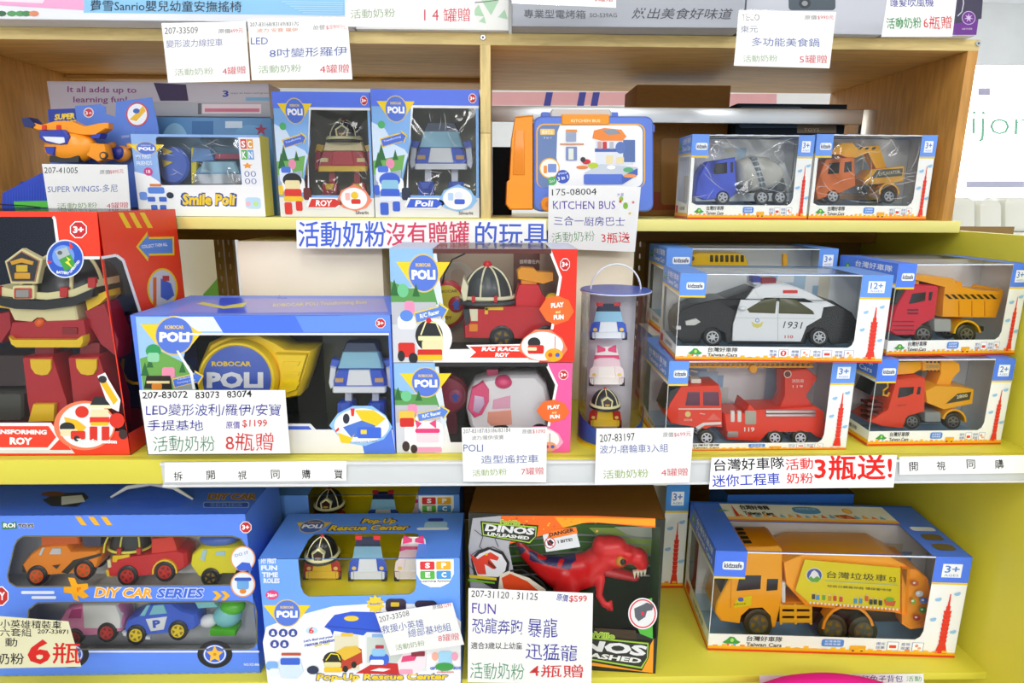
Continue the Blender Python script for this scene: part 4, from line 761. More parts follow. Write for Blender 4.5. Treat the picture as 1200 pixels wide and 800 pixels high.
p.text(F, 'TRANSFORMING', -18, 508, 55, 509, 5.5, '#f4f4f4', .05); p.text(F, 'ROY', 11.5, 520.5, 38, 521, 8.5, '#ffffff', .05); p.done()
p = P('battery_sticker', B.t, 1.2); p.ell(F, 77, 303, 22, 22.5, '#d9dfe8', 36); p.ell(F, 77, 303, 20.5, 21, '#2a56c0', 36); p.ell(F, 75, 300, 13, 13, '#6f98e0', 24); p.poly(F, [(66, 296), (80, 291), (90, 311), (77, 318)], '#3f9a3f'); p.poly(F, [(65, 294), (79, 289), (83, 298), (70, 304)], '#aab4bc'); p.ell(F, 71, 296, 3, 2.4, '#5a6068', 12); p.poly(F, [(78, 300), (84, 304), (81, 306), (86, 314), (77, 307), (81, 305)], '#e8e24a'); p.poly(F, [(82, 283), (87, 289), (83, 292)], '#e0342a'); p.poly(F, [(56, 305), (63, 306), (57, 309)], '#e0342a'); p.text(F, 'BATTERY', 67, 320, 82, 321.5, 3.2, '#eef2fa', .04); p.text(F, 'OPERATED', 84, 320, 95, 306, 3, '#eef2fa', .04); p.done()
p = P('oval_picture', B.t, 1.4); p.ell(F, 100, 498, 36, 29, '#ee7a55', 40); p.ell(F, 102, 498, 32, 26, '#e6e8ea', 40)   # pictured toys kept generic
p.poly(F, [(115, 440), (124, 436), (128, 444), (142, 468), (140, 482), (128, 476)], '#f2f2f0'); p.poly(F, [(117, 446), (124, 444), (139, 468), (134, 474)], '#f0b81f'); p.ell(F, 121, 444, 5, 4.4, '#2f3038', 14)
p.poly(F, [(105, 476), (112, 464), (122, 464), (130, 474)], '#26282c'); p.rect(F, 104, 474, 131, 478, '#eee6b8', 1); p.rect(F, 107, 479, 128, 488, '#e6dcb0', 1); p.rect(F, 106, 488, 129, 495, '#e0342a', 1); p.rect(F, 107, 494, 128, 498, '#f0c020', 1)
p.rect(F, 106, 499, 115, 517, '#d8301f', 1); p.rect(F, 120, 499, 129, 517, '#d8301f', 1); p.ell(F, 97, 482, 8, 7, '#d8301f', 14); p.ell(F, 138, 492, 9, 9, '#d8301f', 14); p.ell(F, 145, 508, 5, 6, '#3a2a2a', 14)
p.poly(F, [(76, 488), (92, 492), (102, 500), (96, 506), (80, 500)], '#f0b81f'); p.ell(F, 80, 500, 9, 6, '#26282c', 16); p.rect(F, 72, 502, 92, 510, '#e6dcb0', 1); p.rect(F, 84, 504, 101, 514, '#d8301f', 2); p.ell(F, 91, 513, 3.4, 3.4, '#2a2a2a', 12)
p.text(F, 'Transformation', 91, 518, 138, 519, 5, '#f4f4f4', .05); p.done()
# the robot in it
G = F.off(30); cx = 57; t = thing('large_toy_robot', 'big red toy robot with a black and cream helmet in the far left box', 'toy robot', (G.p(57, 500).x, G.o.y + .03, zm + .002))
p = P('helmet', t); p.ball(G, 60, 352, 57, 56, 45, 52, 'k#1f2226', 30, 12, top=1, bot=-.02); p.done()
for a in (-58, -20, 26, 62):
    p = P('helmet_rib', t); pts = []
    for j in range(11):
        e = math.radians(4 + 84 * j / 10); pts.append(G.p(60 + 57.6 * math.cos(e) * math.sin(math.radians(a)), 352 - 56.6 * math.sin(e), 45 - 53 * math.cos(e) * math.cos(math.radians(a))))
    p.tube(pts, 2.4, 'k#ece4ac', 8); p.done()
p = P('helmet_band', t); p.loft(G, [(2, 334), (30, 340), (60, 342), (90, 338), (117, 327), (118, 335), (92, 346), (60, 350), (30, 348), (2, 345)], [(-8, 1), (-7, 1), (40, 1.03)], 'k#ece4ac'); p.done()
for x, y in ((80.5, 341), (113, 330), (3, 340)): p = P('band_clip', t); p.bx(G, x - 4.5, y - 6, x + 4.5, y + 6, -10.5, -5, 'k#c82a2a', .8); p.done()
p = P('helmet_brim', t); p.loft(G, [(2, 345), (30, 349), (60, 351), (92, 347), (118, 336), (116, 346), (92, 357), (60, 361), (26, 360), (3, 355)], [(-13, .98), (-11, 1), (40, 1)], 'k#1c1f23'); p.done()
q = [(14, 305), (34, 290), (58, 303), (52, 331), (21, 331)]
p = P('helmet_plate', t); p.pr(G, q, -13, -4, 'k#ece4ac', 1, .95); p.loft(G, q, [(-13.8, .86), (-13, .87)], 'k#b9805a'); p.loft(G, q, [(-14.2, .8), (-13.6, .81)], 'k#2a2e36'); p.done()
p = P('plate_relief', t); p.bx(G, 27, 318, 45, 325, -15.4, -14, 'k#e8ab28', .3); p.bx(G, 29, 309, 42, 317, -15.4, -14, 'k#e8c02a', .3); p.pr(G, [(22, 305), (35, 301), (49, 305), (48, 309), (35, 306), (24, 309)], -15.4, -14, 'k#e8ab28', .3); p.done()
p = P('band_buckle', t); p.bx(G, 22, 333, 48, 349, -11.5, -5, 'k#ece4ac', 1); p.bx(G, 24.5, 336, 45, 348, -12.5, -11, 'k#c43a34', .5); p.bx(G, 27, 338, 42, 346.5, -13.2, -12, 'k#9a9a98', .4); p.done()
p = P('top_lamp', t); p.ball(G, 51, 289, 9, 8, 40, 9, 'k#7a1a22', 16, 8); p.done()
p = P('visor', t); p.pr(G, [(13, 359), (91, 356), (95, 376), (62, 378), (54, 371), (47, 371), (40, 376), (20, 374)], -6, 30, 'k#e4dba6', 2, .96); p.done()
p = P('nose_lamp', t); p.ball(G, 51, 377, 6, 5.4, -6, 6, 'k#e8601f', 16, 8); p.done()
p = P('chest', t); p.pr(G, [(18, 376), (104, 373), (108, 396), (104, 404), (22, 404), (14, 396)], -8, 40, 'k#b0202c', 4, .96); p.bx(G, 78, 382, 96, 390, -9.5, -7, 'k#8a1a22', .6); p.done()
p = P('bumper', t); p.loft(G, [(19, 391), (24, 395), (100, 395), (107, 390), (108, 397), (104, 404), (28, 404), (22, 400)], [(-16, .96), (-13, 1), (-4, 1)], 'k#f0c81f'); p.done()
for k, x0 in ((0, 30), (1, 83)):
    w_ = 43 if not k else 44; p = P('leg', t); sl = 7
    p.pr(G, [(x0, 417), (x0 + w_ - 8, 415), (x0 + w_ + 9, 468), (x0 + w_ + 12, 502), (x0 + 12, 506), (x0 + 6, 470)], -6, 34, 'k#b9242e', 3, .97); p.bx(G, x0 + 8, 402, x0 + w_ - 12, 420, 4, 24, 'k#8c1c26', 2); p.done()
    p = P('knee_cap', t); p.pr(G, [(x0 + 10, 419), (x0 + 35, 419), (x0 + 35, 430), (x0 + 31, 437), (x0 + 24, 438), (x0 + 16, 436), (x0 + 11, 429)], -8.5, -5, 'k#f0c520', .8, .95); p.done()
    p = P('boot', t); p.pr(G, [(x0 + 16, 470), (x0 + 41, 470), (x0 + 40, 490), (x0 + 10, 491)], -12, -4, 'k#f0c520', 1, .96); p.done()
for sg in (-1, 1):
    p = P('shoulder', t); x = 112 if sg > 0 else 2
    p.pr(G, [(100, 350), (126, 340), (127, 347), (118, 356), (103, 364)] if sg > 0 else [(6, 356), (16, 358), (15, 362), (0, 360), (-20, 352), (-20, 346)], -2, 30, 'k#f0c520', 2); p.done()
    p = P('arm', t); p.pr(G, [(98, 362), (122, 354), (140, 400), (138, 420), (118, 404), (104, 380)] if sg > 0 else [(12, 364), (14, 384), (2, 402), (-26, 404), (-30, 372)], 0, 34, 'k#a81f2c', 4, .93); p.done()
wh(t, G.off(60), 149, 378, 13, 0, 16, 'k#1b1b20', 'k#7a1a30')
p = P('yellow_hose', t); p.tube([G.off(60).p(x_, y_) for x_, y_ in ((144, 420), (143, 435), (148, 445), (156, 449), (164, 449))], 2.2, 'k#e8b01f'); p.done()
t = thing('grey_tray_insert', 'dark grey folded tray insert at the left of the big robot', 'packing', (G.p(5, 500).x, G.o.y, zm + .001)); p = P('insert', t); p.bx(G, -60, 462, 24, 494, 4, 60, 'k#4a4a44', 3); p.bx(G, -60, 420, 30, 458, 20, 70, 'k#3a2c2c', 3); p.done()
# ---------------------------------------------------------------- wide blue case box
B = Box('carry_case_toy_box', 'wide blue toy box with a yellow carry case and a small robot', 'toy box', (173, 531), (464, 531), (158, 369), 165, z=zm, Y=.004)
F = B.F; T = B.T; hw = [(228, 396), (456, 396), (461, 500), (350, 500), (176, 500), (174, 470), (228, 450), (212, 418)]
hw = [(222, 391), (455, 391), (460, 503), (177, 503), (174, 480), (230, 455), (213, 430)]
p = P('carton', B.t); h = Zv * B.H; a, b, d = B.a, B.b, B.bk * B.D
p.plate([a, b, b + h, a + h], [[F.p(*q) for q in hw]], F.n, .6, '#5a82f0'); p.plate([b, b + d, b + d + h, b + h], [], B.u, .6, '#5a82f0'); p.plate([a + d, a, a + h, a + d + h], [], -B.u, .62, '#5a82f0')
p.plate([b + d, a + d, a + d + h, b + d + h], [], -F.n, .64, '#24302e'); p.plate([a + d, b + d, b, a], [], -Zv, .66, '#2f3a35'); p.plate([a + h, b + h, b + d + h, a + d + h], [], Zv, .6, '#6f90f4'); p.done()
p = P('window_film', B.t); p.h = .05; p.poly(F, hw, 'f#'); p.done(smooth=False)
p = P('front_print', B.t); p.poly(F, [(159, 371), (250, 371), (262, 390), (222, 391), (213, 428), (230, 456), (174, 479), (167, 456)], '#9cc4ee')
p.poly(F, [(164, 420), (190, 412), (222, 428), (230, 456), (174, 479), (168, 458)], '#6aa54e'); p.poly(F, [(200, 440), (225, 440), (228, 456), (205, 462)], '#8f9a98'); p.poly(F, [(205, 371), (250, 371), (262, 388), (232, 388), (218, 378)], '#dfe9f6')
p.poly(F, [(250, 371), (352, 370), (358, 389), (262, 390)], '#4a74f4'); p.poly(F, [(346, 370), (457, 369), (458, 388), (356, 389)], '#6490f8')
for x, y, r in ((170, 432, 5), (176, 424, 4), (214, 430, 4)): p.poly(F, [(x - r, y + r * 1.6), (x, y - r * 1.6), (x + r, y + r * 1.6)], '#2c6a38')
p.ell(F, 180, 411, 9, 8, '#2f9a5a', 18); p.rect(F, 173, 413, 187, 424, '#8fd0a8', 3); p.rect(F, 190, 430, 205, 443, '#e88fae', 3); p.poly(F, [(169, 455), (172, 440), (200, 440), (202, 456)], '#2a2420'); p.rect(F, 172, 446, 199, 449, '#e8d49a'); p.rect(F, 178, 449, 190, 456, '#d9842a', 2)
p.rect(F, 214, 390, 456, 392.5, '#e8eaf0'); p.poly(F, [(207, 411), (209, 410), (226, 436), (229, 456), (226, 456), (223, 438)], '#eef0f4')
p.poly(F, [(176, 503), (460, 503), (464, 531), (174, 531)], '#e6e4de'); p.poly(F, [(421, 503), (459, 503), (464, 531), (427, 531)], '#4f77e0'); p.done()
p = P('arrow_print', B.t, .6); p.poly(F, arrow(203, 449, 239, 440, 5.6, 9, 9), '#f0cf35'); p.poly(F, arrow(204, 449, 237, 440.6, 4.6, 7.4, 8), '#4a74d8'); p.text(F, 'Transforming', 208, 446, 227, 442, 2.6, '#eef'); p.text(F, 'Carrying Case', 208, 450, 229, 446, 2.6, '#eef'); p.done()
p = P('name_banner', B.t, .6); p.poly(F, [(300, 496), (364, 496), (378, 511), (363, 525), (300, 525)], '#dfe0e4'); p.poly(F, [(300, 499), (362, 499), (373, 511), (361, 522), (300, 522)], '#3c5fca'); p.text(F, 'Case &', 330, 509, 358, 509, 6, '#f2f4fa', .04); p.text(F, 'Transforming Poli', 300, 517.5, 368, 518, 6, '#f2f4fa', .04); p.done()
p = P('oval_picture', B.t, 1.2); p.poly(F, [(386, 498), (396, 484), (414, 475), (436, 475), (452, 486), (460, 500), (450, 514), (428, 522), (404, 518)], '#8ec0ee'); p.ell(F, 424, 498, 32, 20, '#f2f3f2', 36); p.poly(F, [(416, 480), (438, 480), (452, 490), (440, 500), (424, 492)], '#f0c81f'); p.poly(F, [(402, 500), (424, 492), (440, 498), (436, 510), (412, 512)], '#4a74d0'); p.rect(F, 419, 500, 447, 513, '#3a66d8', 2); p.poly(F, [(396, 506), (412, 512), (416, 508), (410, 519), (400, 518)], '#f0c81f'); p.ell(F, 406, 490, 4, 6, '#2a3040', 14); p.rect(F, 423, 503, 430, 508, '#f0d040'); p.poly(F, [(411, 478), (416, 478), (415, 487), (412, 487)], '#e0342a'); p.poly(F, [(393, 504), (397, 500), (398, 503), (394, 506)], '#e0342a'); p.text(F, '(Carrying Case)', 416, 519, 442, 517.5, 3, '#3f5fae'); p.done()
p = P('maker_mark', B.t, .6); p.text(F, 'Silverlit', 437, 529, 458, 529, 4.4, '#3a3a48', .01); p.done()
p = P('age_mark', B.t, .6); age(p, F, 446, 378.5, 5.5); p.done()
class CF(Fr): pass
badge(B, F, 204.5, 393, 21.5)
p = P('top_print', B.t, .3); p.poly(T, [(258, 349), (283, 349), (288, 367), (255, 367)], '#3350d8'); p.poly(T, [(196, 366), (230, 352), (256, 351), (254, 367)], '#8f8fe4'); p.poly(T, [(286, 350), (450, 350), (455, 366), (290, 367)], '#a9a3dc'); p.poly(T, [(230, 356), (238, 354), (262, 359), (290, 354), (285, 360), (262, 362)], '#d9d060'); p.text(T, 'ROBOCAR POLI Transforming Base', 320, 361, 430, 357, 5, '#e0d48a', .02); p.text(T, 'Poli', 326, 350.5, 336, 350.5, 2, '#4a66d8', .03); p.done()
# yellow case inside
G = F.off(22); t = thing('yellow_carry_case', 'yellow plastic carry case with a round blue lettered disc', 'toy case', (G.p(280, 510).x, G.o.y + .03, zm + .002)); YC = 'k#ffd91e'
p = P('case_body', t); p.loft(G, [(229, 430), (240, 404), (262, 394), (300, 392), (322, 402), (334, 410), (366, 411), (358, 440), (348, 467), (336, 470), (318, 468), (300, 488), (250, 488), (232, 462)], [(8, .93), (14, 1), (52, 1), (58, .95)], YC); p.done()
p = P('case_ring', t); n = 40
o = [(279 + 47 * math.cos(2 * math.pi * i / n), 444 + 46 * math.sin(2 * math.pi * i / n)) for i in range(n)]; p.loft(G, o, [(-4, .86), (-7, .9), (-7, .95), (-2, 1), (10, 1)], YC, (279, 444)); p.done()
p = P('blue_disc', t); p.cyl(G, 279, 444, 40, -4.5, 4, 'k#4a66c4', 40, .5, .98); p.done()
p = P('raised_lettering', t, 4.9); p.text(G, 'ROBOCAR', 250, 428, 296, 428, 5.8, 'k#f0cf2a', .03); p.done()
p = P('raised_lettering', t, 4.9); p.text(G, 'POLI', 244, 453.5, 310, 453.5, 19, 'k#eceef4', .055, sp=1.05); p.done()
p = P('side_wing', t); p.pr(G, [(322, 414), (360, 415), (347, 458), (335, 462), (326, 458), (328, 440)], 2, 14, YC, 3, .93); p.done()
for y in (424, 436, 448): p = P('wing_groove', t); p.pr(G, [(331, y), (352, y), (349, y + 5), (331, y + 5)], .6, 4, YC, 1.4, .9); p.done()
p = P('dark_backing', B.t); a1 = F.p(360, 398, 70); b1 = F.p(455, 500, 70); p.wbox((a1.x, a1.y, zm + .002), (b1.x, a1.y + .004, a1.z), 'k#3a4034', .5); p.done()
G = F.off(34); robot(G, 'toy_robot', 'blue and white toy robot standing right of the yellow carry case', 423, 497, 100, PC, thick=1.0)
# ---------------------------------------------------------------- remote control boxes, stacked
def rc_box(name, label, bl, br, tl, z, red, H=None):
    B = Box(name, label, 'toy box', bl, br, tl, 118, z=z, Y=.006, H=H); F = B.F; c = B.cv(nx=200); Cm = '#e0301f' if red else '#e85a9c'
    # window: left edge slants, right edge notched
    hw = [(28, 3), (168, 3), (181, 26), (176, 52), (183, 72), (176, 82), (176, 83), (62, 83), (50, 62), (44, 40)]
    hw = [(50, 4), (172, 4), (181, 24), (172, 88), (62, 88), (56, 60)]
    c3 = {'front': '#e8e8e8', 'left': '#bcd6f0', 'right': Cm, 'back': '#c9b49c' if red else '#2f2f30', 'bottom': '#55504a', 'top': '#c9d2ea'}
    tc = B.cv('top', 200, 100); th = [(46, 6), (172, 6), (172, 96), (46, 96)]
    B.shell(c3, {'front': [hw], 'top': [th]}, {'front': c, 'top': tc}); B.film('front', hw, c); B.film('top', th, tc)
    p = B.P('front_print'); p.poly(c, [(0, 0), (48, 0), (50, 8), (58, 62), (46, 100), (0, 100)], '#d4dfee'); p.poly(c, [(0, 0), (46, 0), (48, 30), (0, 36)], '#8fbce8'); p.poly(c, [(0, 28), (20, 34), (46, 34), (50, 48), (0, 50)], '#5a9a52'); p.poly(c, [(0, 46), (48, 46), (52, 66), (0, 70)], '#b9bcc6'); p.poly(c, [(0, 66), (52, 62), (46, 100), (0, 100)], '#cfd2da')
    for x, y, r in ((4, 34, 5), (27, 36, 4)): p.poly(c, [(x - r, y + r * 1.3), (x, y - r * 1.6), (x + r, y + r * 1.3)], '#2c6a38')
    p.ell(c, 13, 36, 6, 6, '#6fc48f'); p.rect(c, 14, 45, 25, 57, '#e890b8', 3); p.rect(c, 6, 58, 26, 70, '#e6ebf6', 4); p.ell(c, 16, 58, 7, 5, '#5a8ae0')
    p.poly(c, [(172, 0), (200, 0), (200, 100), (160, 100), (172, 86), (183, 24)], Cm); p.poly(c, [(170, 3), (173, 3), (184, 24), (176, 70), (173, 70), (181, 24)], '#f2f2f2')
    p.rect(c, 46, 0, 172, 4, '#5a2f2c' if red else '#2a2a2c')
    p.poly(c, [(46, 88), (174, 87), (160, 100), (44, 100)], '#e9e9e9'); p.done()
    p = B.P('arrow_print', .8); p.poly(c, arrow(25, 60, 62, 52, 5, 8.4, 9), '#e8cf4a'); p.poly(c, arrow(26, 60, 60, 52.6, 4, 7, 8), '#5a86dc'); p.text(c, 'R/C Racer', 31, 60.5, 52, 56, 4, '#eef2fa', .03); p.done()
    p = B.P('vehicle_print', 1.0)
    if red: p.ell(c, 45, 78, 20, 18, '#f4f4f4'); p.ell(c, 40, 76, 15, 14, '#26282c'); p.rect(c, 28, 76, 55, 80, '#ece4b0', 1); p.rect(c, 32, 80, 55, 90, '#e9dcae', 2); p.rect(c, 27, 88, 54, 94, '#cf2a24', 1.5); p.rect(c, 27, 93, 54, 98, '#f0c01f', 1.5); p.rect(c, 6, 82, 24, 95, '#cf2a24', 2); p.ell(c, 22, 96, 5, 5, '#26262a', 16); p.ell(c, 9, 94, 4, 5, '#26262a', 16); p.line(c, [(31, 75), (37, 63), (48, 64), (54, 76)], 1.5, '#ece4b0'); p.ell(c, 40, 62, 3, 2.4, '#cf2a24', 10)
    else: p.rect(c, 10, 64, 54, 99, '#f4f4f4', 8); p.rect(c, 18, 68, 52, 98, '#f2f0f2', 6); p.rect(c, 23, 74, 49, 88, '#f4d4e0', 3); p.rect(c, 22, 72, 50, 77, '#e03a7a', 2); p.rect(c, 22, 93, 52, 99, '#f09ac0', 2); p.poly(c, [(22, 62), (30, 66), (24, 72)], '#e0487a'); p.poly(c, [(46, 62), (38, 66), (46, 72)], '#e0487a'); p.ell(c, 11, 92, 4.4, 6, '#3a2a30', 14); p.ell(c, 20, 95, 4, 5, '#3a2a30', 14); p.rect(c, 4, 52, 22, 66, '#e8c04a', 3); p.rect(c, 5, 60, 21, 70, '#cf2a24', 2)
    p.done()
    if red:
        p = B.P('name_banner', 1.2); p.poly(c, [(80, 97), (88, 90.5), (80, 84), (152, 83), (160, 90), (152, 97)], '#f4f4f4'); p.poly(c, [(84, 95.5), (91, 90.5), (84, 85.4), (150, 84.6), (156, 90), (150, 95.8)], '#e0301f'); p.text(c, 'R/C RACER', 97, 89.6, 144, 89.6, 3.8, '#ffffff', .05, .15); p.text(c, 'ROY', 112, 94.8, 128, 94.8, 3.8, '#ffffff', .05, .15); p.done()
    p = B.P('play_sticker', 1.2); p.poly(c, star(182, 50, 17, .72, 8) if 0 else [(160, 52), (168, 42), (180, 40), (192, 44), (198, 54), (192, 62), (178, 66), (168, 62)], '#ee6a2a'); p.text(c, 'PLAY', 173, 51, 187, 50, 4.4, '#fff', .05); p.text(c, 'FUN', 176, 61.5, 187, 61, 4.4, '#fff', .05); p.text(c, 'and', 178, 55.5, 183, 55.5, 2.6, '#ffe08a', .03); p.done()
    p = B.P('oval_picture', 1.4); p.poly(c, [(137, 88), (143, 78), (156, 70), (172, 70), (186, 78), (192, 88), (186, 95), (170, 99), (150, 97)], '#f0805a' if red else '#f0a8c4'); p.ell(c, 164, 85, 23, 13, '#f3f1f0', 32)
    if red: p.ell(c, 155, 82, 7, 5, '#26282c'); p.rect(c, 148, 84, 166, 92, '#cf2a24', 2); p.rect(c, 148, 86, 158, 89, '#e9dcae', 1); p.line(c, [(178, 76), (178, 92)], .8, '#c03a2a'); p.ell(c, 177, 93, 10, 6, '#f0a81f', 20); p.ell(c, 173, 93, 2.5, 2, '#cf4a1f', 10); p.ell(c, 181, 93, 2.5, 2, '#3f5fc0', 10)
    else: p.rect(c, 142, 84, 160, 96, '#f4e4ea', 3); p.line(c, [(176, 78), (176, 90)], .8, '#806068'); p.ell(c, 176, 93, 8, 5.5, '#e8a07a', 20); p.ell(c, 173, 93, 2.3, 2, '#c8305a', 10); p.ell(c, 179.5, 93, 2.3, 2, '#3f5fc0', 10); p.line(c, [(148, 80), (160, 79)], 1.6, '#e04a6a')
    p.done()
    p = B.P('battery_mark', .8); p.rect(c, 170, 103 - 6, 178, 99.4, '#a8c46a'); p.done()
    p = B.P('age_mark', .8); age(p, c, 187 if red else 190, 13, 5); p.done()
    badge(B, c, 35.5, 21 if red else 21, 15.5)
    return B
Bp = rc_box('remote_car_toy_box', 'pink edged toy box with a white van, under the red one', (465, 531), (668, 530), (461, 425), zm, False)
Br = rc_box('remote_car_toy_box', 'red edged toy box with a helmeted fire engine, stacked on the pink one', (461, 422), (673, 422), (456, 291), Bp.z1 + .0006, True)
# red: fire engine with dome, round controller
G = Br.F.off(16); t = thing('toy_fire_engine', 'red toy fire engine with a ribbed dome roof in the upper box', 'toy vehicle', (G.p(600, 405).x, G.o.y + .03, Br.z0 + .002))
RDk = 'k#c9202a'
p = P('body', t); p.loft(G, [(546, 362), (572, 362), (576, 358), (604, 359), (652, 360), (654, 372), (652, 396), (625, 397), (580, 397), (544, 396), (543, 376)], [(0, .97), (3, 1), (42, 1), (45, .97)], RDk); p.done()
p = P('dome_glass', t); p.ball(G, 571, 352, 31, 38, 22, 24, 'k#3c4246', 28, 12, top=1, bot=-.02); p.done()
for a in (-60, -15, 28, 66):
    p = P('dome_rib', t); pts = []
    for j in range(11):
        e = math.radians(3 + 85 * j / 10); pts.append(G.p(571 + 31.4 * math.cos(e) * math.sin(math.radians(a)), 352 - 38.4 * math.sin(e), 22 - 24.6 * math.cos(e) * math.cos(math.radians(a))))
    p.tube(pts, 1.3, 'k#ece6c4', 7); p.done()
p = P('dome_band', t); pts = [G.p(571 + 32 * math.cos(2 * math.pi * i / 32), 350, 22 - 25.4 * math.sin(2 * math.pi * i / 32)) for i in range(32)]; p.tube(pts, 2.6, 'k#ece6c4', 8, True); p.done()
p = P('dome_skirt', t); pts = [G.p(572 + 33 * math.cos(2 * math.pi * i / 32), 356, 22 - 25.8 * math.sin(2 * math.pi * i / 32)) for i in range(32)]; p.tube(pts, 3.0, 'k#4a5054', 8, True); p.done()
for x in (555, 581): p = P('band_clip', t); p.bx(G, x - 2, 346, x + 2, 353.5, -6.5, -2, 'k#c9242c', .5); p.done()
p = P('top_lamp', t); p.ball(G, 571, 312, 5.4, 5, 22, 6, 'k#d8202c', 16, 8); p.done()
p = P('front_plate', t); p.pr(G, [(543, 324), (549, 335), (547, 352), (543, 353), (540, 340)], -2, 26, 'k#ece6c4', 1.5); p.done()
p = P('cab_face', t); p.pr(G, [(550, 362), (560, 362), (560, 376), (552, 376)], -1.5, 2, 'k#e6e0c0', .5); p.pr(G, [(543, 362), (550, 362), (551, 378), (545, 382)], -1.2, 30, 'k#2f3438', 1); p.done()
p = P('yellow_trim', t); p.bx(G, 568, 359.5, 590, 363, -2, 3, 'k#efc020', .6); p.bx(G, 568, 360, 572, 368, -2, 3, 'k#efc020', .6); p.bx(G, 550, 379, 560, 388, -2.5, 3, 'k#e8861f', 1); p.done()
p = P('ladder', t); p.pr(G, [(606, 318), (611, 314), (626, 315), (630, 319), (650, 320), (650, 330), (638, 334), (607, 328)], 8, 26, 'k#f2a01f', 2); p.bx(G, 611, 328, 630, 334, 10, 24, 'k#e8951c', 1); p.done()
p = P('ladder_mount', t); p.pr(G, [(608, 334), (632, 334), (636, 345), (642, 352), (642, 362), (604, 362), (604, 348)], 6, 30, 'k#d8202c', 3); p.done()
p = P('yellow_hook', t); p.ball(G, 648, 352, 9, 8, 8, 8, 'k#efc020', 14, 8); p.done()
for x in (588, 640): wh(t, G, x, 396, 15, -1, 12, 'k#1b1b1d', 'k#3a3a3c')
G2 = Br.F.off(68)
t = thing('toy_controller', 'round yellow and red remote controller behind the fire engine box film', 'toy controller', (G2.p(522, 400).x, G2.o.y, Br.z0 + .002))
p = P('shell', t); p.cyl(G2, 522, 357, 26, 0, 22, 'k#c9202a', 32, 3, ry=28); p.done(); p = P('face_plate', t); p.cyl(G2, 523, 357, 20, -3.5, 1, 'k#e8cf24', 32, .8, ry=23); p.done()
p = P('button', t); p.cyl(G2, 511, 357, 9, -5, -2, 'k#c22a26', 22, .8); p.poly(G2, [(506, 359), (511, 354), (516, 355), (514, 361), (508, 362)], 'k#e8a41f') if 0 else None; p.done()
p = P('button', t); p.cyl(G2, 535, 356, 9.5, -5, -2, 'k#c22a30', 22, .8); p.done()
p = P('button_arrow', t, 5.3); p.poly(G2, arrow(535, 362, 535, 350, 3, 5.5, 6), 'k#3a5cd0'); p.poly(G2, [(505, 356), (508, 352), (513, 352), (514, 355), (510, 355), (509, 359), (515, 359), (515, 362), (507, 362)], 'k#f0a01f'); p.done()
p = P('controller_lettering', t, 3.8); p.text(G2, 'ROBOCAR', 510, 343, 536, 342, 3.4, 'k#7a6a1c', .02); p.text(G2, 'ROY', 518, 373.5, 530, 373.5, 4, 'k#7a4a1c', .03); p.done()
p = P('cable_coil', t)
for k in range(6): p.tube([G2.p(536 + (18 - k * 1.6) * math.cos(2 * math.pi * i / 24), 325 + (17 - k * 1.4) * math.sin(2 * math.pi * i / 24), 8 + k * .8) for i in range(24)], .7, 'k#cfc6b8', 5, True)
p.done('stuff'); p = P('antenna_wire', t); p.tube([G2.p(518, 335, 2), G2.p(521, 320, -2), G2.p(530, 304, -2), G2.p(545, 297, 2)], 1.2, 'k#1c1c1e'); p.done()
p = P('brown_insert', Br.t); a1 = Br.F.p(604, 297, 80); b1 = Br.F.p(636, 400, 80); p.wbox((a1.x, a1.y, Br.z0 + .002), (b1.x, a1.y + .003, a1.z), '#6a3a2c', .3); p.done()
p = P('insert_lettering', Br.t, .4); f = Fr(a1 - V((0, .0004, 0))); p.text(f, '說明書在內', 609, 309, 632, 309, 5, '#e6dcd2', .02); p.done()
# pink: white van
G = Bp.F.off(16); t = thing('toy_van', 'white and pink toy ambulance van in the lower box', 'toy vehicle', (G.p(600, 525).x, G.o.y + .03, Bp.z0 + .002)); Wh = 'k#e9e6ea'; Pk = 'k#e0487a'
p = P('body', t); p.loft(G, [(548, 462), (556, 448), (570, 444), (600, 440), (630, 440), (641, 452), (645, 470), (643, 505), (620, 514), (560, 514), (550, 500), (546, 480)], [(0, .9), (4, .97), (9, 1), (38, 1), (42, .95)], Wh); p.done()
p = P('windscreen_frame', t); p.pr(G, [(553, 454), (566, 446), (573, 456), (573, 470), (565, 485), (556, 489), (548, 478)], -4, 6, Pk, 2, .93); p.done()
p = P('windscreen', t); p.pr(G, [(556, 462), (567, 464), (568, 472), (561, 483), (554, 480)], -5.4, -3, 'k#c9a8c8', .8, .9); p.done()
p = P('side_window', t); p.pr(G, [(578, 468), (598, 463), (598, 478), (577, 479)], -1.2, 2, 'k#e7a6c0', .6); p.done()
p = P('roof_bow', t); p.ball(G, 590, 448, 11, 8, 4, 12, Pk, 16, 8); p.done(); p = P('roof_light', t); p.bx(G, 570, 436, 584, 444, 14, 30, 'k#b02a58', 2); p.done()
p = P('lower_panel', t); p.pr(G, [(572, 482), (599, 480), (600, 497), (576, 499), (571, 494)], -1.2, 2, 'k#f2a590', .6); p.done()
for x in (587, 632): wh(t, G, x, 508, 12, -1, 10, 'k#222224', 'k#e9e6ea')
G2 = Bp.F.off(64); t = thing('toy_controller', 'round dark pink remote controller beside the white van', 'toy controller', (G2.p(523, 520).x, G2.o.y, Bp.z0 + .002)); p = P('shell', t); p.cyl(G2, 524, 463, 25, 0, 20, 'k#8c2038', 32, 3, ry=23); p.done(); p = P('face_plate', t); p.cyl(G2, 524, 463, 20, -2.5, 1, 'k#b02a50', 32, .8); p.done(); p = P('button', t); p.cyl(G2, 534, 464, 8, -4, -1, 'k#c25a84', 20, .8); p.done(); p = P('button_arrow', t, 4.4); p.poly(G2, arrow(534, 469, 534, 459, 2.6, 5, 5), 'k#3a5cd0'); p.done()
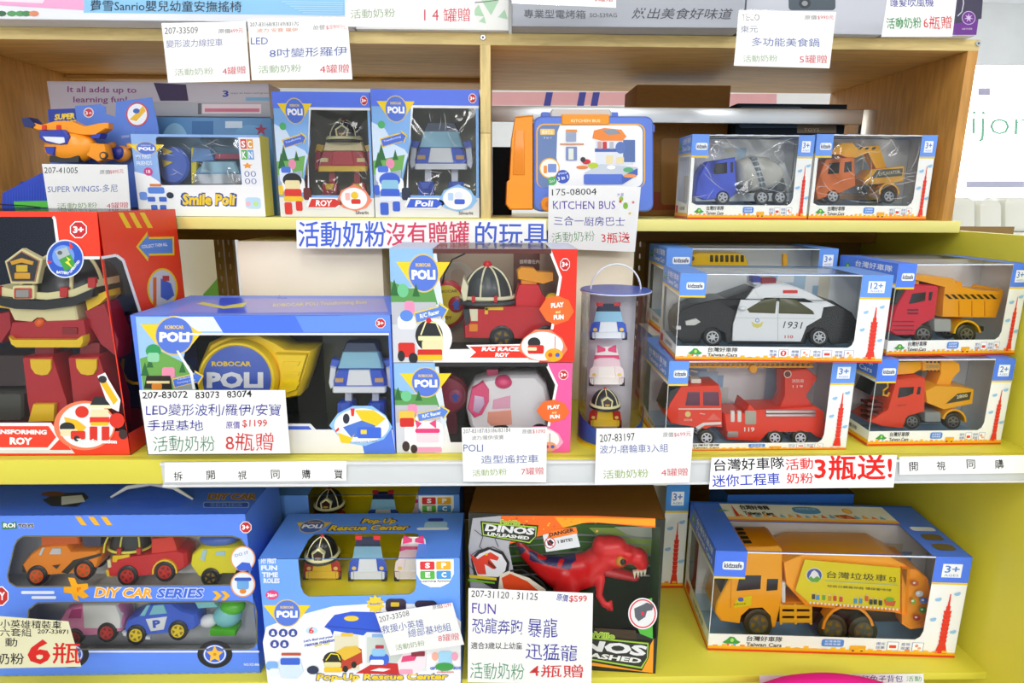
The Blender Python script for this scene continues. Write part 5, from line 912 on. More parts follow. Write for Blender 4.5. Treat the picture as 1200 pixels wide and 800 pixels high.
p = P('handle', t); p.bx(G2, 512, 484, 536, 520, 2, 18, 'k#7a1f3c', 3); p.done()
# ---------------------------------------------------------------- clear tube with three cars
xc, r_ = 715.5, .0345; fT = vert(.055); ct = fT.p(716, 525); R0 = (fT.p(754, 400) - fT.p(676, 400)).length / 2; ct = V((fT.p(713.5, 528).x, .055 + .0, zm)); topz = fT.p(716, 341).z
t = thing('clear_tube_pack', 'clear plastic tube with a handle holding three small toy cars', 'toy pack', tuple(ct))
def circ(z, r, n=36): return [V((ct.x + r * math.cos(2 * math.pi * i / n), ct.y + r * math.sin(2 * math.pi * i / n), z)) for i in range(n)]
p = P('tube_wall', t); n = 36; A = circ(zm + .003, R0); Bq = circ(topz, R0); p.add(A + Bq, [(i, (i + 1) % n, n + (i + 1) % n, n + i) for i in range(n)], 'f#'); p.done()
p = P('lid', t); A = circ(topz, R0 * 1.02); Bq = circ(topz + .003, R0 * 1.02); C_ = circ(topz + .003, R0 * .9); p.add(A + Bq + C_, [(i, (i + 1) % n, n + (i + 1) % n, n + i) for i in range(n)] + [(n + i, n + (i + 1) % n, 2 * n + (i + 1) % n, 2 * n + i) for i in range(n)] + [tuple(range(2 * n, 3 * n))], 'k#4a60b8'); p.done()
p = P('lid_rim', t); p.tube(circ(topz + .001, R0 * 1.03), 1.0, 'k#c9cfe0', 6, True); p.done()
p = P('base', t); A = circ(zm, R0); Bq = circ(zm + .006, R0 * .99); p.add(A + Bq, [(i, (i + 1) % n, n + (i + 1) % n, n + i) for i in range(n)] + [tuple(range(n, 2 * n)), tuple(range(n))[::-1]], 'k#e8c81f'); p.done()
p = P('handle', t); hw_ = R0 * .74; p.tube([V((ct.x + hw_ * math.cos(math.pi * i / 16), ct.y, topz + .001 + .036 * math.sin(math.pi * i / 16))) for i in range(17)], 1.2, 'k#dfe2ea', 8); p.done()
p = P('printed_base_card', t); m = 14; A = [V((ct.x + (R0 - .001) * math.cos(math.pi + math.pi * i / m), ct.y + (R0 - .001) * math.sin(math.pi + math.pi * i / m), zm + .006)) for i in range(m + 1)]; Bq = [v + V((0, 0, .018 + .022 * (abs(i - 7) / 7) ** 1.5)) for i, v in enumerate(A)]; p.add(A + Bq, [(i, i + 1, m + 2 + i, m + 1 + i) for i in range(m)], '#3a62c0'); p.done()
def front_car(G, name, label, cx, yb, w_, h, kind, z=None, d=0, cat='toy car', grp=None, zf=None):
    """small rounded toy car seen from the front: body, bonnet, windscreen, roof, lamps, wheels"""
    X = lambda a: cx + a * w_ / 100; Y = lambda b: yb - b * h / 100
    t = thing(name, label, cat, (G.p(cx, yb).x, G.p(cx, yb).y + .015, zf or G.p(cx, yb).z), grp); k = G.sc(cx, yb) * w_ * 10   # mm per unit of width
    c = {'white': ('k#3558c8', 'k#e3e8f2', 'k#8ec4e4', 'k#1f2a4a', 'k#d8303a'), 'pink': ('k#f1dfe2', 'k#f0e8e4', 'k#e9c8d4', 'k#ece6e8', 'k#e0447a'), 'fire': ('k#b8281c', 'k#efc83a', 'k#e4da9c', 'k#202226', 'k#c9242c')}[kind]
    L = k * (1.25 if G.o.y < .02 or grp else .75)
    for sg in (-1, 1): p = P('wheel', t); p.cyl(Fr(G.p(X(sg * 42), Y(10)), V((0, 1, 0)), Zv), *(0, 0, 0), 0, 0, 'k#1d1d1f') if 0 else p.bx(G, X(sg * 44 - 7), Y(20), X(sg * 44 + 7), Y(0), d + k * .12, d + k * .32, 'k#232326', 1.5); p.done()
    p = P('body', t); p.loft(G, [(X(-48), Y(8)), (X(-50), Y(22)), (X(-47), Y(40)), (X(-38), Y(46)), (X(38), Y(46)), (X(47), Y(40)), (X(50), Y(22)), (X(48), Y(8)), (X(40), Y(3)), (X(-40), Y(3))], [(d, .93), (d + k * .05, 1), (d + L * .9, 1), (d + L, .92)], c[0]); p.done()
    p = P('bumper', t); p.bx(G, X(-44), Y(20), X(44), Y(4), d - k * .05, d + k * .06, c[1], 1.2); p.done()
    p = P('bonnet', t); p.pr(G, [(X(-22), Y(46)), (X(22), Y(46)), (X(26), Y(20)), (X(-26), Y(20))], d - k * .025, d + k * .1, c[1], 1); p.done()
    for sg in (-1, 1): p = P('head_lamp', t); p.ball(G, X(sg * 36), Y(26), 6 * w_ / 100, 5 * w_ / 100, d - k * .01, k * .03, 'k#e8c86a', 10, 6); p.done()
    p = P('windscreen', t); p.loft(G, [(X(-40), Y(44)), (X(-34), Y(72)), (X(34), Y(72)), (X(40), Y(44))], [(d + k * .06, .9), (d + k * .1, 1), (d + L * .7, 1), (d + L * .76, .9)], c[2]); p.done()
    if kind == 'fire': helmet(t, G, cx, Y(60), w_ * .42, h * .38, d + k * .45, 1.0)
    else:
        p = P('roof', t); p.loft(G, [(X(-34), Y(70)), (X(-30), Y(88)), (X(-20), Y(92)), (X(20), Y(92)), (X(30), Y(88)), (X(34), Y(70))], [(d + k * .16, .9), (d + k * .22, 1), (d + L * .6, 1), (d + L * .66, .9)], c[3]); p.done()
        for sg in (-1, 1): p = P('roof_lamp', t); (p.bx(G, X(sg * 24 - 9), Y(95), X(sg * 24 + 9), Y(86), d + k * .13, d + k * .3, c[4], 1) if kind == 'white' else p.pr(G, [(X(sg * 4), Y(88)), (X(sg * 26), Y(96)), (X(sg * 28), Y(78)), (X(sg * 4), Y(82))], d + k * .1, d + k * .22, c[4], 1.2)); p.done()
    if kind == 'pink': p = P('windscreen_brow', t); p.pr(G, [(X(-34), Y(72)), (X(34), Y(72)), (X(36), Y(62)), (X(20), Y(66)), (X(-20), Y(66)), (X(-36), Y(62))], d + k * .02, d + k * .12, c[4], .8); p.done()
    return t
Gt = vert(ct.y - R0 * .4)
front_car(Gt, 'small_toy_car', 'blue and white toy car at the top inside the clear tube', 713, 398, 43, 46, 'white')
front_car(Gt, 'small_toy_car', 'pink and white toy car in the middle of the clear tube', 711, 452, 41, 50, 'pink')
front_car(Gt, 'small_toy_car', 'red toy fire engine with a black dome at the bottom of the clear tube', 709, 501, 38, 46, 'fire')
t0 = P('inner_tray', t); t0.wbox((ct.x - R0 * .7, ct.y + R0 * .35, zm + .007), (ct.x + R0 * .7, ct.y + R0 * .38, topz - .002), 'k#dcd9e2', .3); t0.done()
# ---------------------------------------------------------------- right group of vehicle boxes
Bf = car_box('truck_toy_box', 'clear-fronted toy box with a red fire engine lettered 119', (778, 528), (991, 526), (767, 423), 150, z=zm, agetxt='3+', tabw=.105, colw=.13, back='#cdd0c0', wb=92)
Bh = Box('rear_toy_box', 'pale toy box standing behind the fire engine box', 'toy box', (760, 470), (975, 468), (760, 400), 100, z=zm, Y=Bf.a.y + .16, H=Bf.H)
Bh.shell({f: '#d9dcd8' for f in ('front', 'left', 'right', 'top', 'bottom', 'back')}); p = P('side_print', Bh.t); lc = Bh.cv('left', 100, 100); p.rect(lc, 0, 0, 100, 22, BLU); p.rect(lc, 14, 28, 88, 84, '#3f5a6a', 6); p.rect(lc, 0, 92, 100, 100, '#e2572a'); p.done()
By = car_box('truck_toy_box', 'clear-fronted toy box with a yellow machine, behind the police car box', (775, 400), (970, 400), (793, 306), 110, z=Bh.z1 + .0006, Y=Bf.a.y + .165, agetxt='3+', tabw=.15, colw=.11, back='#cdd0c0', H=(vert(Bf.a.y + .165).p(800, 291).z - Bh.z1))
Bc = car_box('police_car_toy_box', 'clear-fronted toy box with a black and white police car', (791, 422), (1033, 425), (796, 320), 105, z=Bf.z1 + .0006, agetxt='12+', tabw=.125, colw=.145, back='#c4d8e2')
Be = car_box('truck_toy_box', 'clear-fronted toy box with an orange crane truck, lower right', (1016, 522), (1172, 520), (1032, 421), 135, z=zm, agetxt='2+', tabw=.145, colw=.15, back='#cccab8', blue='#5080ec')
Bd = car_box('truck_toy_box', 'clear-fronted toy box with a red and yellow dump truck, top right', (1038, 417), (1188, 415), (1049, 309), 135, z=Be.z1 + .0006, agetxt='3+', tabw=.14, colw=.13, back='#d0ccc0', blue='#5080ec')
# police car
G = Bc.F.off(16); t = thing('toy_police_car', 'black and white toy police sedan numbered 1931', 'toy car', (G.p(890, 405).x, G.o.y + .03, Bc.z0 + .002)); Bk = 'k#26282a'; Wt = 'k#e6eaee'; wd = 52
p = P('body', t); p.loft(G, [(793, 394), (791.5, 380), (793, 371), (799, 363), (815, 356), (842, 350), (866, 350), (960, 352), (975, 352), (998, 366), (1004, 376), (1003, 396), (996, 402), (974, 403), (968, 388), (955, 385), (946, 392), (944, 403), (852, 403), (850, 390), (838, 384), (824, 390), (820, 402), (800, 402)], [(3, .985, .96), (0, 1, 1), (1, 1, 1), (wd - 4, 1, 1), (wd, .98, .95)], Bk); p.done()
p = P('door_panel', t); p.pr(G, [(868, 351), (966, 355), (962, 372), (945, 382), (938, 400), (858, 399), (859, 380)], -1.0, 2, Wt, .3, .995); p.done()
p = P('cabin_glass', t); p.loft(G, [(842, 353), (883, 339), (893, 336), (935, 340), (976, 357), (968, 366), (862, 366)], [(3, .97), (5, 1), (wd - 5, 1), (wd - 3, .97)], 'k#1c1f22'); p.done()
p = P('roof', t); p.loft(G, [(866, 361), (883, 339), (893, 334), (915, 333), (935, 337), (952, 344), (979, 358), (966, 360), (940, 348), (915, 346), (896, 349), (876, 364)], [(2, .98), (.5, 1), (4, 1)], Wt); p.loft(G, [(884, 340), (893, 333.5), (915, 332.5), (935, 336.5), (952, 343.5), (950, 350), (890, 349)], [(1.5, .97), (4, 1), (wd - 5, 1), (wd - 2, .95)], Wt); p.done()
p = P('side_window', t); p.pr(G, [(875, 362), (893, 351), (910, 349), (908, 367), (878, 366)], -1.6, 2, 'k#4f5030', .4); p.done()
p = P('side_window', t); p.pr(G, [(913, 349), (932, 351), (952, 364), (954, 368), (912, 367)], -1.6, 2, 'k#4f5030', .4); p.done()
p = P('door_seam', t, 1.1); p.line(G, [(911, 350), (911, 398)], .4, 'k#9aa0a4'); p.line(G, [(862, 372), (955, 373)], .4, 'k#b4babd'); p.done()
p = P('wing_mirror', t); p.ball(G, 869, 361, 4.5, 2.6, -4, 4, Wt, 12, 6); p.done()
p = P('head_lamp', t); p.pr(G, [(803, 376), (816, 373), (821, 377), (814, 381), (804, 381)], -1, 3, 'k#c9ccc8', .5); p.done(); p = P('number_plate', t); p.bx(G, 792, 382, 798, 386, -.5, 20, 'k#d9dcdf', .4); p.done()
p = P('light_bar', t); p.bx(G, 886, 326, 912, 335, 12, 38, 'k#dfe2e6', 1.5); p.done(); p = P('blue_lamp', t); p.bx(G, 885, 325, 895, 332, 10, 26, 'k#3a3f9a', 1.5); p.done(); p = P('red_lamp', t); p.bx(G, 895, 326, 913, 334, 9, 24, 'k#8a2a34', 1.5); p.done()
p = P('roof_mark', t); p.bx(G, 918, 340, 935, 343.5, 0, 8, 'k#d8362f', .6); p.done()
p = P('door_lettering', t, 1.3); p.text(G, '1931', 917, 384, 940, 385, 8, 'k#3c4044', .0, .2); p.text(G, '110', 919, 396, 929, 396, 3.6, 'k#c9504a', .03); p.ring(G, 887, 375, 2.4, 2.4, .7, 'k#4a74c8', 'k#dfe6f2'); p.poly(G, [(880, 376), (884, 379), (890, 379), (894, 376), (892, 382), (887, 384), (882, 382)], 'k#d9cf6a'); p.done()
for x in (835, 960): wh(t, G, x, 395, 11, -.5, 9, 'k#1d1d1f', 'm#c9ccd0', 7); wh(t, G, x, 395, 11, 0 + wd - 10, 9)
# fire engine 119
G = Bf.F.off(16); t = thing('toy_fire_truck', 'red toy fire truck lettered 119 with a lattice ladder on top', 'toy truck', (G.p(880, 512).x, G.o.y + .03, zm + .002)); Rf = 'k#ee3c22'
p = P('cab', t); p.loft(G, [(798, 452), (806, 452), (843, 451), (846, 461), (847, 501), (835, 500), (828, 503), (786, 496), (780, 485), (785, 472)], [(0, .97), (2, 1), (42, 1), (45, .97)], Rf); p.done()
for q in ([(806, 459), (820, 459), (820, 475), (803, 475)], [(824, 459), (842, 459), (843, 475), (824, 475)]): p = P('cab_window', t); p.pr(G, q, -.6, 2, 'k#6a3a52', .4); p.done()
p = P('windscreen', t); p.pr(G, [(786, 458), (797, 453), (790, 474), (778, 480)], 1, 42, 'k#2c3338', 1); p.done()
p = P('white_stripe', t, .3); p.poly(G, [(815, 500), (824, 495), (845, 494), (845, 497), (826, 498), (818, 503)], 'k#e6e6e2'); p.poly(G, [(828, 492), (836, 484), (845, 492)], 'k#e8685a'); p.line(G, [(795, 479), (845, 479)], 1.6, 'k#e6c8c0'); p.done()
p = P('door_emblem', t, .4); p.ell(G, 806, 485, 3.4, 3.4, 'k#e8d080', 14); p.text(G, '消防局', 801, 493, 811, 493, 2.6, 'k#f0e0c8'); p.line(G, [(820, 484), (826, 485)], 1, 'k#d0c4b8'); p.done()
p = P('rear_body', t); p.loft(G, [(849, 485), (874, 484), (878, 473), (884, 480), (930, 478), (956, 476), (966, 482), (969, 513), (958, 512), (950, 506), (900, 506), (890, 517), (852, 515)], [(0, .985), (2, 1), (42, 1), (45, .98)], Rf); p.done()
for x in (858, 866): p = P('side_bottle', t); p.bx(G, x - 2, 481, x + 2.4, 494, -1.5, 2, 'k#e2e2dc', .6); p.done()
p = P('grey_panel', t); p.bx(G, 873, 481, 886, 497, -1, 2, 'k#b4b0a0', .4); p.done(); p = P('number_lettering', t, .4); p.text(G, '119', 872, 505.5, 884, 505.5, 5.2, 'k#f2efe8', .02); p.done()
p = P('silver_rail', t); p.bx(G, 897, 480, 955, 483, -3, 0, 'm#d6d8da', .5); p.bx(G, 897, 484.5, 955, 487, -3, 0, 'm#d6d8da', .5); p.done(); p = P('silver_cap', t); p.bx(G, 852, 505, 865, 512, -1.5, 2, 'm#c9c9c9', .6); p.done()
p = P('turret', t); p.pr(G, [(922, 436), (950, 434), (962, 444), (955, 455), (948, 466), (956, 478), (916, 480), (922, 466)], 8, 36, 'k#d93a28', 2); p.done(); p = P('turret_lettering', t); p.h = -7.6; p.text(G, '消防局', 931, 450, 945, 450, 4, 'k#f0d8cc'); p.text(G, '119', 932, 456, 944, 456, 3, 'k#f0d8cc'); p.ring(G, 926, 440, 4.5, 4.5, .9, 'k#e8cdb8', 'k#6a2a24'); p.done()
p = P('ladder_boom', t)
for y in (426.5, 432): p.bx(G, 794, y - 1, 958, y + 1, 10, 14, 'k#eda01c', .4); p.bx(G, 794, y - 1, 958, y + 1, 28, 32, 'k#eda01c', .4)
for i in range(27): x = 796 + i * 6; p.pr(G, [(x, 427), (x + 1.2, 427), (x + 4.6, 431.5), (x + 3.4, 431.5)], 10.5, 13.5, 'k#eda01c', 0); p.pr(G, [(x + 3.4, 427), (x + 4.6, 427), (x + 1.2, 431.5), (x, 431.5)], 10.5, 13.5, 'k#eda01c', 0)
p.done('stuff'); p = P('boom_pulley', t); p.cyl(G, 886, 434, 5, 8, 14, 'k#eda01c', 14, .8); p.done()
p = P('roof_beacon', t); p.bx(G, 812, 446, 824, 451, 8, 30, 'k#e6ddd0', 1); p.done(); p = P('water_cannon', t); p.tube([G.p(815, 445, 16), G.p(807, 440, 12), G.p(812, 436, 10), G.p(820, 438, 10)], 1.3, 'k#b9a890'); p.done()
for x in (828, 908, 938): wh(t, G, x, 513, 9.3, -.5, 9, 'k#3a3c2c', 'k#e9e9ee', 6); wh(t, G, x, 513, 9.3, 0 + 35, 9, 'k#3a3c2c', 'k#e9e9ee', 6)
# yellow machine behind
G = By.F.off(20); t = thing('toy_yellow_machine', 'yellow toy machine barely showing above the police car box', 'toy truck', (G.p(840, 360).x, G.o.y + .03, By.z0 + .002))
p = P('body', t); p.pr(G, [(803, 306), (808, 300), (822, 296), (830, 297), (868, 297), (875, 300), (878, 309), (878, 345), (803, 345)], 4, 40, 'k#f0c01c', 2, .97); p.done(); p = P('grille', t)
for i in range(7): p.bx(G, 833 + i * 6, 299, 836.5 + i * 6, 307, 2.6, 5, 'k#4a4020', .3)
p.done('stuff'); p = P('lamp_knob', t); p.cyl(G, 812, 303, 2.6, 2, 6, 'k#6a5a48', 12, .5); p.done(); p = P('rear_post', t); p.bx(G, 921, 298, 926, 345, 10, 16, 'k#f0b01c', .8); p.done()
# dump truck
G = Bd.F.off(18); t = thing('toy_dump_truck', 'red cab toy dump truck with a yellow striped tipper', 'toy truck', (G.p(1110, 395).x, G.o.y + .03, Bd.z0 + .002)); Rc = 'k#d8243c'; Yt = 'k#f6a61c'
truck_cab(G, t, [(1063, 336), (1070, 333), (1098, 334), (1100, 336), (1096, 372), (1085, 378), (1078, 382), (1073, 393), (1050, 393), (1042, 388), (1050, 360)], [[(1069, 344), (1085, 342), (1084, 352), (1072, 355), (1065, 356)], [(1089, 342), (1093, 342), (1091, 352), (1088, 352)]], Rc, 46)
p = P('windscreen', t); p.pr(G, [(1054, 338), (1062, 336), (1056, 356), (1049, 358)], 2, 44, 'k#2a3a3c', 1); p.done(); p = P('roof_visor', t); p.bx(G, 1052, 329, 1080, 334, 4, 42, 'k#e8a01c', 1.5); p.done()
p = P('cab_vents', t, .4)
for y in (362, 366): p.rect(G, 1063, y, 1076, y + 2, 'k#6a1a34')
for y in (376, 381, 386): p.rect(G, 1046, y, 1071, y + 1.2, 'k#7a1830')
p.done()
p = P('hopper', t); p.loft(G, [(1104, 350), (1106, 336), (1070, 327), (1068, 321), (1116, 326), (1120, 334), (1127, 336), (1146, 340), (1170, 341), (1173, 338), (1175, 342), (1172, 354), (1166, 372), (1103, 371)], [(-2, .985), (0, 1), (46, 1), (48, .98)], Yt); p.done()
p = P('hazard_stripes', t); p.h = 2.3; p.rect(G, 1111, 344.5, 1170, 350, 'k#e8a01c')
for i in range(8): p.rect(G, 1111 + i * 7.4, 344.5, 1115 + i * 7.4, 350, 'k#2a2010', 0, -6)
p.done(); p = P('hopper_panels', t)
for x in (1122, 1137, 1152): p.bx(G, x, 352, x + 1, 370, -3, -1.8, 'k#e0921a', .2)
p.done('stuff'); p = P('hopper_hump', t); p.cyl(G, 1129, 334, 4, 8, 30, Yt, 14, 1); p.done()
p = P('chassis', t); p.bx(G, 1096, 374, 1116, 389, 2, 44, 'k#a8aca8', 1); p.bx(G, 1046, 384, 1160, 390, 10, 36, 'k#3c3c2c', 1); p.done()
p = P('mudguard', t); fender(p, G, 1133, 391, 14, -1, 46, 'k#f0b41c', 5, 178); p.done()
for x in (1082, 1133): wh(t, G, x, 392, 11.5, 0, 10, 'k#33332a', 'm#9a9a98', 6); wh(t, G, x, 392, 11.5, 0 + 36, 10, 'k#33332a', 'm#9a9a98', 6)
# crane truck
G = Be.F.off(18); t = thing('toy_crane_truck', 'orange red toy truck with a yellow crane boom and hook', 'toy truck', (G.p(1100, 500).x, G.o.y + .03, zm + .002)); Rc = 'k#ea4420'
truck_cab(G, t, [(1050, 446), (1078, 442), (1085, 443), (1084, 482), (1070, 486), (1062, 490), (1058, 502), (1034, 500), (1018, 494), (1040, 480)], [[(1054, 454), (1071, 453), (1070, 461), (1063, 464), (1052, 466)], [(1076, 453), (1079, 453), (1078, 462), (1074, 462)]], Rc, 46)
p = P('windscreen', t); p.pr(G, [(1030, 448), (1049, 447), (1040, 466), (1022, 464)], 6, 44, 'k#20262a', 1); p.done(); p = P('grille', t)
for y in (472, 478, 484, 490): p.pr(G, [(1018, y), (1036, y + 1), (1036, y + 4), (1018, y + 3)], 2, 20, 'k#5a1c18', .3)
p.done('stuff'); p = P('door_lettering', t, .5); p.text(G, 'CONSTRUCTION', 1051, 476, 1062, 475, 1.8, 'k#5a2018'); p.done()
p = P('boom', t); p.pr(G, [(1050, 430), (1056, 427), (1088, 426), (1088, 436), (1078, 441), (1050, 443)], 14, 30, 'k#f6b01c', 1); p.pr(G, [(1088, 425), (1110, 424), (1109, 437), (1088, 437)], 12, 32, 'k#f2a61c', 1); p.done()
p = P('boom_marks', t); p.h = -11.4
for i in range(4): p.rect(G, 1092 + i * 4.5, 425.5, 1094.4 + i * 4.5, 427.5, 'k#3a2a14'); p.rect(G, 1092 + i * 4.5, 436, 1094.4 + i * 4.5, 438, 'k#3a2a14')
p.text(G, '2800', 1091, 434, 1107, 434, 4.5, 'k#a89a6a', .03); p.done()
p = P('counterweight_arm', t); p.pr(G, [(1108, 424), (1122, 423), (1131, 428), (1132, 436), (1124, 444), (1120, 452), (1122, 456), (1102, 454), (1108, 440)], 10, 36, 'k#f6a81c', 2); p.done()
p = P('turntable', t); p.pr(G, [(1084, 458), (1096, 452), (1126, 453), (1142, 456), (1140, 473), (1106, 480), (1086, 472)], 0, 44, 'k#f6ae1c', 3, .97); p.done(); p = P('turntable_print', t, .3); p.poly(G, [(1108, 473), (1122, 461), (1138, 459), (1136, 468)], 'k#4a4230'); p.text(G, '2800', 1121, 467, 1134, 465, 4, 'k#d8cfa8', .03); p.done()
p = P('hook', t); p.tube([G.p(1044, 446, 8), G.p(1043, 455, 6), G.p(1038, 459, 6), G.p(1038, 464, 6), G.p(1043, 465, 6), G.p(1045, 461, 6)], 1.7, 'k#f2b41c'); p.done()
p = P('engine_block', t); p.bx(G, 1085, 483, 1104, 495, 2, 42, 'k#8f938f', 1); p.bx(G, 1040, 492, 1128, 498, 10, 36, 'k#3c3c2c', 1); p.done()
p = P('mudguard', t); fender(p, G, 1118, 493, 12, -1, 44, 'k#f4ae1c', -5, 170); p.done()
for x in (1069, 1117): wh(t, G, x, 494, 9.5, 0, 10, 'k#33332a', 'm#9a9a98', 6); wh(t, G, x, 494, 9.5, 0 + 34, 10, 'k#33332a', 'm#9a9a98', 6)
# ================================================================ bottom shelf
zb_ = Zbot + .0005
BL2 = '#4a78e0'
# ---------------------------------------------------------------- six car set
B = Box('car_set_box', 'wide blue toy box with two rows of small toy cars, lower left', 'toy box', (-34, 784), (305, 783), (-34, 604), 135, z=zb_, Y=.018); F = B.F; T = B.T
h1 = [(20, 628), (9, 684)] ; h1 = rr(12, 628, 296, 686, 14, 4); h1[0:5] = [(270, 628), (280, 629), (286, 633), (290, 640), (293, 648)]
h1 = [(28, 628), (272, 628), (282, 631), (288, 640), (291, 650), (291, 676), (286, 685), (20, 687), (11, 682), (9, 674), (17, 640), (21, 632)]
h2 = [(44, 706), (290, 704), (299, 709), (301, 718), (301, 752), (297, 758), (290, 760), (50, 760), (38, 752), (34, 730), (34, 714)]
p = P('carton', B.t); h = Zv * B.H; a, b, d = B.a, B.b, B.bk * B.D; bl = '#5a88f0'
p.plate([a, b, b + h, a + h], [[F.p(*q) for q in h1], [F.p(*q) for q in h2]], F.n, .6, bl); p.plate([b, b + d, b + d + h, b + h], [], B.u, .6, '#5a88ea'); p.plate([a + d, a, a + h, a + d + h], [], -B.u, .62, bl)
p.plate([b + d, a + d, a + d + h, b + d + h], [], -F.n, .64, '#d9dad2'); p.plate([a + d, b + d, b, a], [], -Zv, .66, '#d9dad2'); p.plate([a + h, b + h, b + d + h, a + d + h], [], Zv, .6, '#3c68dc'); p.done()
for hh in (h1, h2): p = P('window_film', B.t); p.h = .05; p.poly(F, hh, 'f#'); p.done(smooth=False)
p = P('window_border', B.t)
for hh in (h1, h2): p.line(F, hh + hh[:1], 1.6, '#6a6a55')
p.done()
p = P('backdrop_card', B.t); a1, b1 = F.p(-30, 780, 62), F.p(300, 612, 62); p.wbox((a1.x, a1.y, zb_ + .002), (B.b.x - .003, a1.y + .001, b1.z), '#eef0ea', .2); p.done()
p = P('divider_card', B.t); a1, b1 = F.p(-30, 700, 1.5), F.p(304, 700, 1.5); p.wbox((a1.x, a1.y, a1.z - .001), (B.b.x - .003, a1.y + .055, a1.z), '#e6e8e2', .2); p.done()
p = P('stripe_print', B.t)
for x in (88, 103.5, 118): p.rect(F, x, 605, x + 6, 615, '#f0b024', 0, -6) if 0 else p.poly(F, [(x, 605), (x + 6.5, 605), (x + 14, 615), (x + 7.5, 615)], '#f0b024')
p.rect(F, 25, 692, 64, 695.6, '#dfe6f4', 1.6); p.rect(F, 37, 698, 66, 701.4, '#dfe6f4', 1.6)
for x in (249, 259): p.poly(F, [(x, 692), (x + 5, 692), (x + 11, 697.5), (x + 5, 703), (x, 703), (x + 5, 697.5)], '#f0b024')
p.rect(F, -34, 762, 304, 764, '#dfe4ee'); p.done()
p = P('maker_badge', B.t); p.poly(F, [(2, 611), (10, 613), (19, 611), (20, 619), (3, 620)], '#2f7a3c'); p.text(F, 'ROI', 4, 618, 18, 618, 5.4, '#f4f4f0', .04); p.text(F, 'TOYS', 21, 618, 40, 618, 4.6, '#3a3a44', .05, out=('#e8e8e8', .8)); p.done()
p = P('title_lettering', B.t, .5); p.text(F, 'DIY CAR', 111, 699, 178, 700, 11, '#f0a324', .03, .18, out=('#f4ead8', 2)); p.text(F, 'SERIES', 184, 700, 239, 700, 11, '#3a66d8', .03, .18, out=('#cfdcf8', 2)); p.done()
p = P('starfish_print', B.t, .6); p.poly(F, [(80, 676), (88, 677), (91, 684), (103, 683), (104, 689), (98, 692), (105, 698), (98, 701), (91, 697), (93, 704), (87, 702), (84, 695), (75, 694), (75, 687), (84, 687)], '#f0a81f'); p.text(F, 'P', 91, 693, 96, 692, 5, '#e0602a', .02); p.done()
p = P('age_mark', B.t, .4); age(p, F, 288, 617.5, 6.5); age(p, F, -1, 698, 11, 'DIY'); p.done()
p = P('round_picture', B.t, .9)
for y in (654, 684): p.ell(F, 285, y, 14.5, 15, '#e8a06a', 28); p.ell(F, 285, y, 13, 13.5, '#e4e8f0', 28)
p.poly(F, [(277, 664), (284, 658), (293, 659), (296, 668), (280, 668)], '#3a62d0'); p.rect(F, 278, 678, 292, 690, '#6aa8e0', 3); p.rect(F, 275, 676, 295, 680, '#2f56b8', 2); p.ell(F, 285, 692, 4, 3, '#e0862a', 10); p.text(F, 'DO IT', 276, 652, 292, 648, 3.4, '#5a74b8'); p.done()
p = P('printed_wheel', B.t, .5)
for x in (84, 252): p.ell(F, x, 766, 20.5, 16, '#1c1c1e', 36); p.ell(F, x, 766, 14, 11.5, '#3a62d0', 30); p.ell(F, x, 766, 13, 10.6, '#dfe6f2', 30); p.ell(F, x, 766, 11.5, 9.4, '#3a62d0', 30); p.poly(F, star(x, 766, 10.5, .48), '#f0b83a'); p.ell(F, x, 766, 2, 1.8, '#c8861f', 10)
p.done()
p = P('small_lettering', B.t, .5); p.text(F, 'NO.XZ-886', 286, 779.5, 304, 779.5, 3, '#e6ecf8', .02); p.done()
p = P('top_lettering', B.t, .3); p.text(T, 'DIY CAR', 243, 585, 300, 585.5, 7, '#7a5a34', .04, .2, out=('#c9a070', 1)); p.rect(T, 238, 588, 292, 595, '#8fa6dc', 2); p.rect(T, 239, 589, 291, 594.2, '#2546ae', 2); p.text(T, 'SERIES', 246, 593.6, 284, 593.6, 4, '#5a80d8', .03); p.poly(T, [(50, 586), (66, 578), (98, 577), (104, 583), (90, 594), (60, 593)], '#2a2f44'); p.poly(T, [(72, 582), (96, 580), (100, 588), (72, 592)], '#c9ccd2'); p.ell(T, 62, 579, 14, 3, '#6a4034', 12); p.done()
p = P('carry_handle', B.t); p.tube([T.p(130, 584, -2), T.p(150, 580, -12), T.p(178, 578, -16), T.p(205, 580, -12), T.p(226, 586, -2)], [1.5, 3, 3.4, 3, 1.5], 'k#d6d6d2', 8); p.done(); p = P('handle_recess', B.t, .3); p.ell(T, 178, 589, 42, 6, '#2f5fe0', 26); p.done()
G = F.off(14)
def side_car(name, label, body, wheels, win, C, hub, d=0, wd=36, extra=None, wt='k#c9cfd2'):
    xs = [q[0] for q in body]; ys = [q[1] for q in body]
    t = thing(name, label, 'toy car', (G.p(sum(xs) / len(xs), max(ys)).x, G.o.y + .02, min(G.p(q[0], q[1] + q[2]).z for q in wheels)), 'small cars in the wide blue set box')
    p = P('body', t); p.loft(G, body, [(d, .93), (d + 3, .99), (d + 7, 1), (d + wd - 7, 1), (d + wd, .93)], C); p.done()
    for q in win: p = P('window', t); p.pr(G, q, d - 1.2, d + 3, wt, .5); p.done()
    for x, y, r in wheels: wh(t, G, x, y, r, d - 2.5, 9, 'k#222224', hub, 5); wh(t, G, x, y, r, d + wd - 6, 8, 'k#222224', hub, 5)
    if extra: extra(t, d)
    return t
def pk(t, nm, pts, d0, d1, c, b=1.2): p = P(nm, t); p.pr(G, pts, d0, d1, c, b); p.done()
